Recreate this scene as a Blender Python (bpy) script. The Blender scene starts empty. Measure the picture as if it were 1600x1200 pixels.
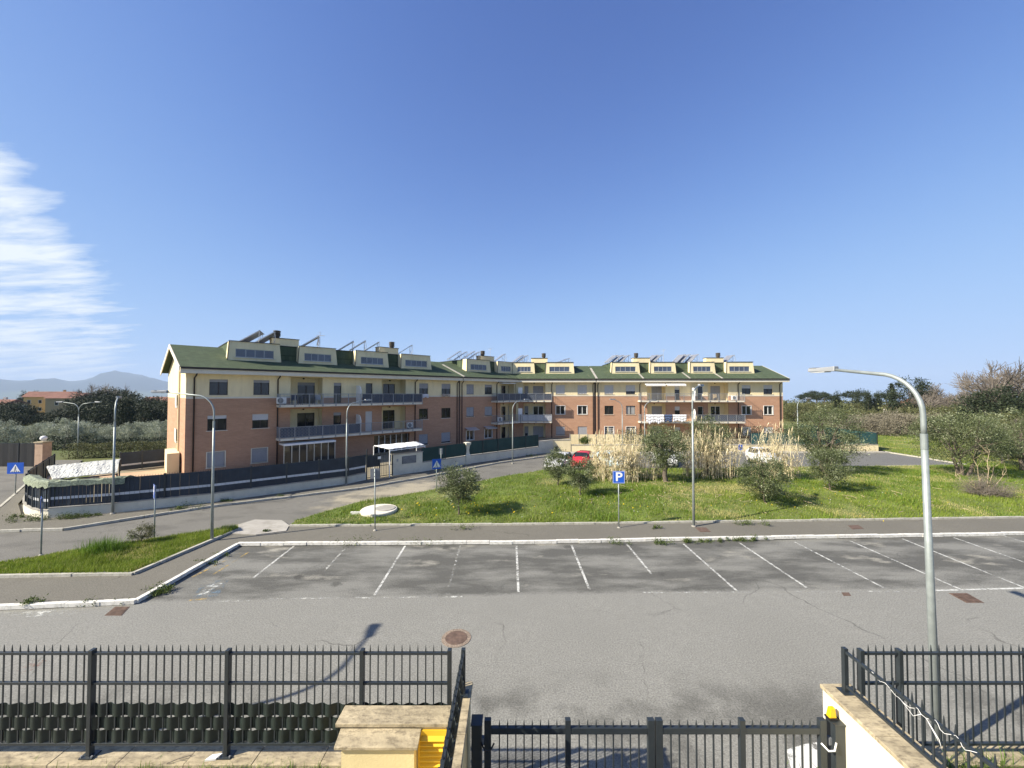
import bpy, bmesh, math, random
import numpy as np
from mathutils import Vector, Matrix

# ------------------------------------------------------------------ camera, world, sun, exposure
SC = bpy.context.scene
COL = SC.collection
R = math.radians
CAM_H, FPX, HORIZON = 6.7, 600.0, 614.0          # eye height (m), focal length and horizon of the 1600x1200 picture
PITCH = math.atan((HORIZON - 600.0) / FPX)

cam_data = bpy.data.cameras.new('camera')
cam = bpy.data.objects.new('camera', cam_data)
COL.objects.link(cam)
cam_data.sensor_width = 36.0
cam_data.lens = 36.0 * FPX / 1600.0
cam_data.clip_start = 0.1
cam_data.clip_end = 60000.0
cam.location = (0, 0, CAM_H)
cam.rotation_euler = (R(90) + PITCH, 0, 0)
SC.camera = cam

SUN_EL = R(35.5)
SUN_AZ = math.atan2(-0.932, -0.362)                # towards the sun: left and a little behind the camera
SUN_VEC = Vector((math.sin(SUN_AZ) * math.cos(SUN_EL), math.cos(SUN_AZ) * math.cos(SUN_EL), math.sin(SUN_EL)))

EXPOSURE = 1.15
world = bpy.data.worlds.new('World')
SC.world = world
world.use_nodes = True
def build_world():
    nt = world.node_tree; N = nt.nodes; L = nt.links
    N.clear()
    out = N.new('ShaderNodeOutputWorld'); bg = N.new('ShaderNodeBackground')
    sky = N.new('ShaderNodeTexSky'); sky.sky_type = 'NISHITA'
    sky.sun_disc = False; sky.sun_elevation = SUN_EL; sky.sun_rotation = SUN_AZ % (2 * math.pi)
    sky.altitude = 200; sky.air_density = 0.5; sky.dust_density = 0.3; sky.ozone_density = 6.0
    tc = N.new('ShaderNodeTexCoord')
    def m(op, a, b=None, c=None):
        n = N.new('ShaderNodeMath'); n.operation = op
        for i, v in enumerate((a, b, c)):
            if v is None: continue
            if isinstance(v, (int, float)): n.inputs[i].default_value = v
            else: L.new(v, n.inputs[i])
        return n.outputs[0]
    sep = N.new('ShaderNodeSeparateXYZ'); L.new(tc.outputs['Generated'], sep.inputs[0])
    x, y, z = sep.outputs
    az = m('MULTIPLY', m('ARCTAN2', x, y), 57.2958)           # degrees, 0 straight ahead, negative to the left
    el = m('MULTIPLY', m('ARCSINE', z), 57.2958)
    # the cloud bank lies on a plane high above the ground
    zz = m('ADD', m('MAXIMUM', z, 0.0), 0.10)
    comb = N.new('ShaderNodeCombineXYZ')
    L.new(m('DIVIDE', x, zz), comb.inputs[0]); L.new(m('DIVIDE', y, zz), comb.inputs[1])
    mp = N.new('ShaderNodeMapping'); mp.inputs['Rotation'].default_value = (0, 0, R(30)); mp.inputs['Scale'].default_value = (0.75, 2.3, 1)
    L.new(comb.outputs[0], mp.inputs[0])
    n1 = N.new('ShaderNodeTexNoise'); n1.inputs['Scale'].default_value = 2.3; n1.inputs['Detail'].default_value = 9; n1.inputs['Roughness'].default_value = 0.62
    n1.inputs['Distortion'].default_value = 0.25
    L.new(mp.outputs[0], n1.inputs['Vector'])
    n2 = N.new('ShaderNodeTexNoise'); n2.inputs['Scale'].default_value = 0.5; n2.inputs['Detail'].default_value = 3
    L.new(comb.outputs[0], n2.inputs['Vector'])
    # edge of the bank: it starts at 44 degrees left, farther left the higher it is
    edge = m('SUBTRACT', -43.0, m('MULTIPLY', m('MAXIMUM', m('SUBTRACT', el, 10.0), 0.0), 0.80))
    dist = m('SUBTRACT', edge, az)                              # degrees inside the bank
    dist = m('ADD', dist, m('MULTIPLY', m('SUBTRACT', n2.outputs[0], 0.5), 9.0))
    bank = m('MULTIPLY', m('ADD', dist, 3.5), 0.115)
    cl = N.new('ShaderNodeClamp'); L.new(bank, cl.inputs[0])
    dens = m('MULTIPLY', m('ADD', m('SUBTRACT', n1.outputs[0], 0.78), m('MULTIPLY', cl.outputs[0], 0.435)), 4.0)
    cd = N.new('ShaderNodeClamp'); L.new(dens, cd.inputs[0])
    front = m('MULTIPLY', cd.outputs[0], m('GREATER_THAN', z, 0.0))
    # fades out behind the viewer
    cb = N.new('ShaderNodeClamp'); L.new(m('MULTIPLY', m('ADD', az, 150.0), 0.03), cb.inputs[0])
    fac = m('MULTIPLY', m('MULTIPLY', front, cb.outputs[0]), 0.93)
    mix = N.new('ShaderNodeMix'); mix.data_type = 'RGBA'
    # the camera's tone curve for the clear sky: deep at the zenith, flat towards the horizon
    def vm(op, a, b):
        n = N.new('ShaderNodeVectorMath'); n.operation = op; L.new(a, n.inputs[0])
        if isinstance(b, tuple): n.inputs[1].default_value = b
        else: L.new(b, n.inputs[1])
        return n.outputs[0]
    K, KO = 0.2219, 0.1*2**EXPOSURE
    gm = N.new('ShaderNodeGamma'); gm.inputs['Gamma'].default_value = 1.9; L.new(vm('MULTIPLY', sky.outputs[0], (K, K, K)), gm.inputs['Color'])
    q = vm('DIVIDE', gm.outputs[0], vm('ADD', gm.outputs[0], (0.026, 0.062, 0.115)))
    sk = vm('MULTIPLY', q, (0.435/KO, 0.66/KO, 1.02/KO))
    L.new(fac, mix.inputs['Factor']); L.new(sk, mix.inputs['A'])
    mix.inputs['B'].default_value = (4.5, 4.75, 4.9, 1)
    L.new(mix.outputs['Result'], bg.inputs['Color'])
    bg.inputs['Strength'].default_value = 0.10
    L.new(bg.outputs[0], out.inputs['Surface'])
build_world()

sun_data = bpy.data.lights.new('sun', 'SUN')
sun_data.energy = 5.0; sun_data.angle = R(0.53); sun_data.color = (1.0, 0.92, 0.78)
sun = bpy.data.objects.new('sun', sun_data); COL.objects.link(sun)
sun.rotation_euler = (-SUN_VEC).to_track_quat('-Z', 'Y').to_euler()
sun.location = (-30, -10, 40)

SC.view_settings.view_transform = 'Standard'
SC.view_settings.look = 'None'
SC.view_settings.exposure = EXPOSURE
SC.view_settings.gamma = 1.0
SC.view_settings.use_curve_mapping = False
SC.render.engine = 'CYCLES'
SC.cycles.use_denoising = True
SC.cycles.max_bounces = 6
SC.cycles.volume_bounces = 2
SC.cycles.transparent_max_bounces = 12

# ------------------------------------------------------------------ helpers
rnd = random.Random(7)
RNG = np.random.default_rng(11)

def ray(px, py):
    r, u = (px - 800.0) / FPX, (600.0 - py) / FPX
    return Vector((r, math.cos(PITCH) - math.sin(PITCH) * u, math.sin(PITCH) + math.cos(PITCH) * u))
def G(px, py, z=0.0):
    """surveyed point at height z, read from the picture"""
    d = ray(px, py); s = (z - CAM_H) / d.z
    return Vector((d.x * s, d.y * s, z))
def G2(px, py, z=0.0):
    p = G(px, py, z); return (p.x, p.y)

def tag(o, label=None, cat=None, group=None, kind=None):
    if label: o['label'] = label
    if cat: o['category'] = cat
    if group: o['group'] = group
    if kind: o['kind'] = kind
    return o
def thing(name, label, cat, loc=(0, 0, 0), rz=0.0, group=None):
    o = bpy.data.objects.new(name, None); COL.objects.link(o)
    o.empty_display_size = 0.3
    o.location = loc; o.rotation_euler = (0, 0, rz)
    return tag(o, label, cat, group)
def put(name, mesh, mat=None, parent=None, loc=None, rz=None, rot=None, scale=None):
    o = bpy.data.objects.new(name, mesh); COL.objects.link(o)
    if mat is not None and len(mesh.materials) == 0: mesh.materials.append(mat)
    if parent is not None: o.parent = parent
    if loc is not None: o.location = loc
    if rz is not None: o.rotation_euler = (0, 0, rz)
    if rot is not None: o.rotation_euler = rot
    if scale is not None: o.scale = scale
    return o
def copy_tree(o, parent=None):
    c = o.copy(); COL.objects.link(c); c.parent = parent
    for ch in o.children: copy_tree(ch, c)
    return c

class MB:
    """collects faces for one mesh object"""
    def __init__(s): s.v = []; s.f = []
    def add(s, vs, fs):
        n = len(s.v); s.v += [tuple(v) for v in vs]; s.f += [tuple(i + n for i in f) for f in fs]; return s
    def box(s, x0, x1, y0, y1, z0, z1):
        return s.add([(x0,y0,z0),(x1,y0,z0),(x1,y1,z0),(x0,y1,z0),(x0,y0,z1),(x1,y0,z1),(x1,y1,z1),(x0,y1,z1)],
                     [(0,3,2,1),(4,5,6,7),(0,1,5,4),(1,2,6,5),(2,3,7,6),(3,0,4,7)])
    def quad(s, a, b, c, d): return s.add([a, b, c, d], [(0, 1, 2, 3)])
    def poly(s, pts): return s.add(pts, [tuple(range(len(pts)))])
    def prism(s, pts, z0, z1, caps=True):
        n = len(pts); a = sum(pts[i][0]*pts[(i+1)%n][1]-pts[(i+1)%n][0]*pts[i][1] for i in range(n))
        if a < 0: pts = pts[::-1]
        vs = [(p[0], p[1], z0) for p in pts] + [(p[0], p[1], z1) for p in pts]
        fs = [(i, (i+1) % n, n+(i+1) % n, n+i) for i in range(n)]
        if caps: fs += [tuple(range(n-1, -1, -1)), tuple(range(n, 2*n))]
        return s.add(vs, fs)
    def hexa(s, p):      # 8 points like box order
        return s.add(p, [(0,3,2,1),(4,5,6,7),(0,1,5,4),(1,2,6,5),(2,3,7,6),(3,0,4,7)])
    def bar(s, a, b, w, h=None, up=(0, 0, 1)):
        a, b = Vector(a), Vector(b); d = (b - a).normalized(); h = h or w
        u = Vector(up)
        if abs(d.dot(u)) > 0.99: u = Vector((0, 1, 0))
        x = d.cross(u).normalized() * (w / 2); y = x.cross(d).normalized() * (h / 2)
        ps = [a-x-y, a+x-y, b+x-y, b-x-y, a-x+y, a+x+y, b+x+y, b-x+y]
        return s.add(ps, [(0,1,2,3),(7,6,5,4),(0,4,5,1),(1,5,6,2),(2,6,7,3),(3,7,4,0)])
    def tube(s, pts, radii, n=8, cap=True):
        pts = [Vector(p) for p in pts]; rings = []
        if isinstance(radii, (int, float)): radii = [radii] * len(pts)
        ref = None
        for i, p in enumerate(pts):
            d = (pts[min(i+1, len(pts)-1)] - pts[max(i-1, 0)]).normalized()
            if ref is None:
                ref = Vector((1, 0, 0)) if abs(d.x) < 0.9 else Vector((0, 1, 0))
            u = (ref - d * ref.dot(d)).normalized(); w = d.cross(u); ref = u
            rings.append([p + (u*math.cos(2*math.pi*k/n) + w*math.sin(2*math.pi*k/n)) * radii[i] for k in range(n)])
        vs = [v for r in rings for v in r]; fs = []
        for i in range(len(rings)-1):
            for k in range(n):
                fs.append((i*n+k, i*n+(k+1) % n, (i+1)*n+(k+1) % n, (i+1)*n+k))
        if cap: fs += [tuple(range(n-1, -1, -1)), tuple((len(rings)-1)*n+k for k in range(n))]
        return s.add(vs, fs)
    def lathe(s, prof, c=(0, 0), n=16):
        vs = []; fs = []
        for r, z in prof:
            vs += [(c[0]+r*math.cos(2*math.pi*k/n), c[1]+r*math.sin(2*math.pi*k/n), z) for k in range(n)]
        for i in range(len(prof)-1):
            for k in range(n): fs.append((i*n+k, i*n+(k+1) % n, (i+1)*n+(k+1) % n, (i+1)*n+k))
        fs.append(tuple(range(n-1, -1, -1))); fs.append(tuple((len(prof)-1)*n+k for k in range(n)))
        return s.add(vs, fs)
    def mesh(s, name, smooth=False):
        me = bpy.data.meshes.new(name); me.from_pydata([tuple(v) for v in s.v], [], s.f)
        if smooth:
            me.polygons.foreach_set('use_smooth', [True] * len(me.polygons))
        me.update(); return me
    def build(s, name, mat, parent=None, loc=None, rz=None, smooth=False, bevel=0.0, rot=None):
        o = put(name, s.mesh(name, smooth), mat, parent, loc, rz, rot)
        if bevel:
            b = o.modifiers.new('bevel', 'BEVEL'); b.width = bevel; b.segments = 2; b.limit_method = 'ANGLE'
        return o

def np_mesh(name, V, F, tone=None):
    """V (n,3), F (m,k) numpy -> mesh, tone: one number per vertex"""
    me = bpy.data.meshes.new(name); k = F.shape[1]
    me.vertices.add(len(V)); me.vertices.foreach_set('co', V.astype(np.float32).ravel())
    me.loops.add(F.size); me.loops.foreach_set('vertex_index', F.astype(np.int32).ravel())
    me.polygons.add(len(F)); me.polygons.foreach_set('loop_start', np.arange(0, F.size, k, dtype=np.int32))
    me.update(calc_edges=True); me.validate()
    if tone is not None:
        a = me.attributes.new('tone', 'FLOAT', 'POINT'); a.data.foreach_set('value', tone.astype(np.float32))
    return me

# ------------------------------------------------------------------ materials
MATS = {}
def _nodes(name):
    m = bpy.data.materials.new(name); m.use_nodes = True
    nt = m.node_tree; b = nt.nodes['Principled BSDF']
    return m, nt, b
def _noise(nt, scale, detail=4, vec=None, rough=0.55, mapping=None):
    n = nt.nodes.new('ShaderNodeTexNoise'); n.inputs['Scale'].default_value = scale
    n.inputs['Detail'].default_value = detail; n.inputs['Roughness'].default_value = rough
    if vec is None: vec = nt.nodes.new('ShaderNodeNewGeometry').outputs['Position']
    if mapping:
        mp = nt.nodes.new('ShaderNodeMapping'); mp.inputs['Scale'].default_value = mapping
        nt.links.new(vec, mp.inputs[0]); vec = mp.outputs[0]
    nt.links.new(vec, n.inputs['Vector']); return n.outputs[0]
def _mixc(nt, fac, a, b, blend='MIX'):
    n = nt.nodes.new('ShaderNodeMix'); n.data_type = 'RGBA'; n.blend_type = blend
    for key, v in (('Factor', fac), ('A', a), ('B', b)):
        if isinstance(v, (int, float)): n.inputs[key].default_value = v
        elif isinstance(v, tuple): n.inputs[key].default_value = (*v[:3], 1)
        else: nt.links.new(v, n.inputs[key])
    return n.outputs['Result']
def _ramp(nt, fac, lo, hi):
    n = nt.nodes.new('ShaderNodeMapRange'); n.clamp = True
    nt.links.new(fac, n.inputs[0]); n.inputs[1].default_value = lo; n.inputs[2].default_value = hi
    return n.outputs[0]
def _math(nt, op, a, b=None):
    n = nt.nodes.new('ShaderNodeMath'); n.operation = op
    for i, v in enumerate((a, b)):
        if v is None: continue
        if isinstance(v, (int, float)): n.inputs[i].default_value = v
        else: nt.links.new(v, n.inputs[i])
    return n.outputs[0]
def _bump(nt, b, h, strength, dist=0.02):
    n = nt.nodes.new('ShaderNodeBump'); n.inputs['Strength'].default_value = strength; n.inputs['Distance'].default_value = dist
    nt.links.new(h, n.inputs['Height']); nt.links.new(n.outputs[0], b.inputs['Normal'])

def mat(name, col, rough=0.8, var=0.12, scale=2.0, metal=0.0, bump=0.0, bscale=30.0, grime=0.0, gcol=(0.08, 0.075, 0.06), mapping=None, spec=0.4):
    if name in MATS: return MATS[name]
    m, nt, b = _nodes(name)
    n = _noise(nt, scale, 5, mapping=mapping)
    c = _mixc(nt, _ramp(nt, n, 0.3, 0.7), tuple(x*(1-var) for x in col), tuple(min(1, x*(1+var)) for x in col))
    if grime:
        g = _noise(nt, scale*2.3+0.7, 8, rough=0.7, mapping=mapping)
        c = _mixc(nt, _math(nt, 'MULTIPLY', _ramp(nt, g, 0.48, 0.72), grime), c, gcol)
    nt.links.new(c, b.inputs['Base Color'])
    b.inputs['Roughness'].default_value = rough; b.inputs['Metallic'].default_value = metal
    b.inputs['Specular IOR Level'].default_value = spec
    if bump: _bump(nt, b, _noise(nt, bscale, 3), bump)
    MATS[name] = m; return m

def foliage(name, c1, c2, c3=None, trans=0.25):
    if name in MATS: return MATS[name]
    m, nt, b = _nodes(name)
    at = nt.nodes.new('ShaderNodeAttribute'); at.attribute_name = 'tone'
    big = _noise(nt, 0.9, 3)
    t = _math(nt, 'ADD', _math(nt, 'MULTIPLY', at.outputs['Fac'], 0.7), _math(nt, 'MULTIPLY', _ramp(nt, big, 0.3, 0.7), 0.3))
    c = _mixc(nt, t, c1, c2)
    if c3: c = _mixc(nt, _ramp(nt, at.outputs['Fac'], 0.86, 0.9), c, c3)
    nt.links.new(c, b.inputs['Base Color']); b.inputs['Roughness'].default_value = 0.65
    b.inputs['Specular IOR Level'].default_value = 0.3
    tr = nt.nodes.new('ShaderNodeBsdfTranslucent'); nt.links.new(c, tr.inputs[0])
    mx = nt.nodes.new('ShaderNodeMixShader'); mx.inputs[0].default_value = trans
    nt.links.new(b.outputs[0], mx.inputs[1]); nt.links.new(tr.outputs[0], mx.inputs[2])
    nt.links.new(mx.outputs[0], nt.nodes['Material Output'].inputs['Surface'])
    MATS[name] = m; return m

def mat_asphalt(name, base, stalls=None, dust=None):
    m, nt, b = _nodes(name)
    pos = nt.nodes.new('ShaderNodeNewGeometry').outputs['Position']
    fine = _noise(nt, 26, 3, pos, 0.8); mid = _noise(nt, 4.0, 6, pos, 0.65); big = _noise(nt, 0.35, 5, pos, 0.6)
    c = _mixc(nt, _ramp(nt, big, 0.3, 0.7), tuple(x*0.86 for x in base), tuple(x*1.12 for x in base))
    c = _mixc(nt, _ramp(nt, mid, 0.35, 0.75), tuple(x*0.9 for x in base), c)
    if stalls:   # the older, darker surface of the parking bays with oil and damp stains
        sep = nt.nodes.new('ShaderNodeSeparateXYZ'); nt.links.new(pos, sep.inputs[0])
        edge = _math(nt, 'SUBTRACT', sep.outputs[1], _math(nt, 'MULTIPLY', sep.outputs[0], 0.033))
        edge = _math(nt, 'ADD', edge, _math(nt, 'MULTIPLY', _math(nt, 'SUBTRACT', mid, 0.5), 0.5))
        bay = _math(nt, 'MULTIPLY', _ramp(nt, edge, stalls[0]-0.12, stalls[0]+0.12), _ramp(nt, sep.outputs[0], -12.5, -12.0))
        st = _noise(nt, 1.0, 6, pos, 0.62, (0.26, 0.75, 1)); st2 = _noise(nt, 0.8, 5, pos, 0.6, (0.45, 1.0, 1))
        dark = _mixc(nt, _ramp(nt, st, 0.44, 0.60), tuple(x*0.42 for x in base), tuple(x*0.84 for x in base))
        dark = _mixc(nt, _ramp(nt, st2, 0.60, 0.70), dark, tuple(x*1.2 for x in (base[0]*1.03, base[1], base[2]*0.94)))
        # oil drips under the parked cars
        vo_ = nt.nodes.new('ShaderNodeTexVoronoi'); vo_.inputs['Scale'].default_value = 0.55; nt.links.new(pos, vo_.inputs['Vector'])
        drip = _ramp(nt, _math(nt, 'ADD', vo_.outputs['Distance'], _math(nt, 'MULTIPLY', _math(nt, 'SUBTRACT', _noise(nt, 6, 5, pos), 0.5), 0.22)), 0.13, 0.06)
        dark = _mixc(nt, _math(nt, 'MULTIPLY', drip, 0.7), dark, tuple(x*0.25 for x in base))
        c = _mixc(nt, bay, c, dark)
        # darker patches close to the entrance
        dm = _noise(nt, 0.55, 5, pos, 0.6)
        near = _ramp(nt, sep.outputs[1], 9.6, 8.4)
        c = _mixc(nt, _math(nt, 'MULTIPLY', _math(nt, 'MULTIPLY', _ramp(nt, dm, 0.47, 0.60), near), 0.75), c, tuple(x*0.4 for x in base))
    if dust:     # pale dried silt washed over the road
        cx, cy, rx, ry, ang = dust
        mp = nt.nodes.new('ShaderNodeMapping'); mp.vector_type = 'TEXTURE'
        mp.inputs['Location'].default_value = (cx, cy, 0); mp.inputs['Rotation'].default_value = (0, 0, ang); mp.inputs['Scale'].default_value = (rx, ry, 1)
        nt.links.new(pos, mp.inputs[0])
        ln = nt.nodes.new('ShaderNodeVectorMath'); ln.operation = 'LENGTH'; nt.links.new(mp.outputs[0], ln.inputs[0])
        dd = _math(nt, 'ADD', ln.outputs['Value'], _math(nt, 'MULTIPLY', _math(nt, 'SUBTRACT', _noise(nt, 0.7, 6, pos, 0.6), 0.5), 2.2))
        c = _mixc(nt, _math(nt, 'MULTIPLY', _ramp(nt, dd, 1.05, 0.5), 0.8), c, (0.34, 0.30, 0.22))
        st = _noise(nt, 1.0, 5, pos, 0.6, (0.5, 0.9, 1))
        c = _mixc(nt, _math(nt, 'MULTIPLY', _ramp(nt, st, 0.5, 0.66), 0.5), c, tuple(x*0.5 for x in base))
    # thin cracks
    vo = nt.nodes.new('ShaderNodeTexVoronoi'); vo.feature = 'DISTANCE_TO_EDGE'; vo.inputs['Scale'].default_value = 0.22
    wv = nt.nodes.new('ShaderNodeVectorMath'); wv.operation = 'ADD'
    nn = nt.nodes.new('ShaderNodeTexNoise'); nn.inputs['Scale'].default_value = 0.8; nn.inputs['Detail'].default_value = 5; nt.links.new(pos, nn.inputs['Vector'])
    nt.links.new(pos, wv.inputs[0]); nt.links.new(nn.outputs['Color'], wv.inputs[1]); nt.links.new(wv.outputs[0], vo.inputs['Vector'])
    crack = _math(nt, 'MULTIPLY', _ramp(nt, vo.outputs['Distance'], 0.006, 0.001), _ramp(nt, big, 0.5, 0.6))
    c = _mixc(nt, _math(nt, 'MULTIPLY', crack, 0.6), c, tuple(x*0.35 for x in base))
    c = _mixc(nt, _ramp(nt, fine, 0.25, 0.75), _mixc(nt, 1.0, c, (0.45, 0.45, 0.45), 'MULTIPLY'), _mixc(nt, 1.0, c, (1.55, 1.55, 1.53), 'MULTIPLY'))
    nt.links.new(c, b.inputs['Base Color']); b.inputs['Roughness'].default_value = 0.9; b.inputs['Specular IOR Level'].default_value = 0.25
    _bump(nt, b, fine, 0.5, 0.01)
    MATS[name] = m; return m

def mat_paint(name, col, wear_lo=0.42, wear_hi=0.58, scale=5.0):
    """road paint, worn through to what lies under it"""
    m, nt, b = _nodes(name)
    n = _noise(nt, scale, 8, rough=0.75); n2 = _noise(nt, 0.8, 4)
    b.inputs['Base Color'].default_value = (*col, 1); b.inputs['Roughness'].default_value = 0.8
    t = nt.nodes.new('ShaderNodeBsdfTransparent'); mx = nt.nodes.new('ShaderNodeMixShader')
    f = _math(nt, 'ADD', _math(nt, 'MULTIPLY', n, 0.65), _math(nt, 'MULTIPLY', n2, 0.35))
    nt.links.new(_ramp(nt, f, wear_lo, wear_hi), mx.inputs[0])
    nt.links.new(t.outputs[0], mx.inputs[1]); nt.links.new(b.outputs[0], mx.inputs[2])
    nt.links.new(mx.outputs[0], nt.nodes['Material Output'].inputs['Surface'])
    MATS[name] = m; return m

def mat_brick(name, c1, c2, mortar):
    m, nt, b = _nodes(name)
    oc = nt.nodes.new('ShaderNodeTexCoord').outputs['Object']
    sep = nt.nodes.new('ShaderNodeSeparateXYZ'); nt.links.new(oc, sep.inputs[0])
    cb = nt.nodes.new('ShaderNodeCombineXYZ')
    nt.links.new(_math(nt, 'ADD', sep.outputs[0], sep.outputs[1]), cb.inputs[0]); nt.links.new(sep.outputs[2], cb.inputs[1])
    br = nt.nodes.new('ShaderNodeTexBrick'); nt.links.new(cb.outputs[0], br.inputs['Vector'])
    br.inputs['Color1'].default_value = (*c1, 1); br.inputs['Color2'].default_value = (*c2, 1); br.inputs['Mortar'].default_value = (*mortar, 1)
    br.inputs['Scale'].default_value = 1.0; br.inputs['Brick Width'].default_value = 0.26; br.inputs['Row Height'].default_value = 0.07
    br.inputs['Mortar Size'].default_value = 0.006; br.inputs['Bias'].default_value = 0.0
    n = _noise(nt, 1.0, 5, oc, 0.6, (0.5, 0.5, 2.6))
    c = _mixc(nt, _math(nt, 'MULTIPLY', _ramp(nt, n, 0.4, 0.7), 0.45), br.outputs['Color'], tuple(x*0.68 for x in c1))
    nt.links.new(c, b.inputs['Base Color']); b.inputs['Roughness'].default_value = 0.9
    b.inputs['Specular IOR Level'].default_value = 0.2
    _bump(nt, b, br.outputs['Fac'], -0.3, 0.01)
    MATS[name] = m; return m

def mat_roof(name, col):
    m, nt, b = _nodes(name)
    oc = nt.nodes.new('ShaderNodeTexCoord').outputs['Object']
    br = nt.nodes.new('ShaderNodeTexBrick'); nt.links.new(oc, br.inputs['Vector'])
    br.inputs['Color1'].default_value = (*[x*1.15 for x in col], 1); br.inputs['Color2'].default_value = (*[x*0.85 for x in col], 1)
    br.inputs['Mortar'].default_value = (*[x*0.6 for x in col], 1); br.inputs['Scale'].default_value = 1.0
    br.inputs['Brick Width'].default_value = 0.34; br.inputs['Row Height'].default_value = 0.16; br.inputs['Mortar Size'].default_value = 0.008
    n = _noise(nt, 0.7, 6, rough=0.65); n2 = _noise(nt, 1.0, 5, oc, 0.6, (1.5, 0.25, 1))
    c = _mixc(nt, _math(nt, 'MULTIPLY', _ramp(nt, n, 0.45, 0.75), 0.5), br.outputs['Color'], tuple(x*0.72 for x in col))
    c = _mixc(nt, _math(nt, 'MULTIPLY', _ramp(nt, n2, 0.55, 0.8), 0.35), c, (0.17, 0.17, 0.10))
    nt.links.new(c, b.inputs['Base Color']); b.inputs['Roughness'].default_value = 0.9; b.inputs['Specular IOR Level'].default_value = 0.2
    _bump(nt, b, br.outputs['Fac'], -0.4, 0.01)
    MATS[name] = m; return m

def mat_lattice(name, dark, light, sc=5.0):
    """printed trellis pattern on a balcony screen"""
    m, nt, b = _nodes(name)
    oc = nt.nodes.new('ShaderNodeTexCoord').outputs['Object']
    sep = nt.nodes.new('ShaderNodeSeparateXYZ'); nt.links.new(oc, sep.inputs[0])
    x = _math(nt, 'ADD', sep.outputs[0], sep.outputs[1]); z = sep.outputs[2]
    def stripes(op):
        f = _math(nt, 'FRACT', _math(nt, 'MULTIPLY', _math(nt, op, x, z), sc))
        return _ramp(nt, _math(nt, 'ABSOLUTE', _math(nt, 'SUBTRACT', f, 0.5)), 0.36, 0.42)
    k = _math(nt, 'MAXIMUM', stripes('ADD'), stripes('SUBTRACT'))
    nt.links.new(_mixc(nt, k, dark, light), b.inputs['Base Color']); b.inputs['Roughness'].default_value = 0.7
    MATS[name] = m; return m

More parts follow.
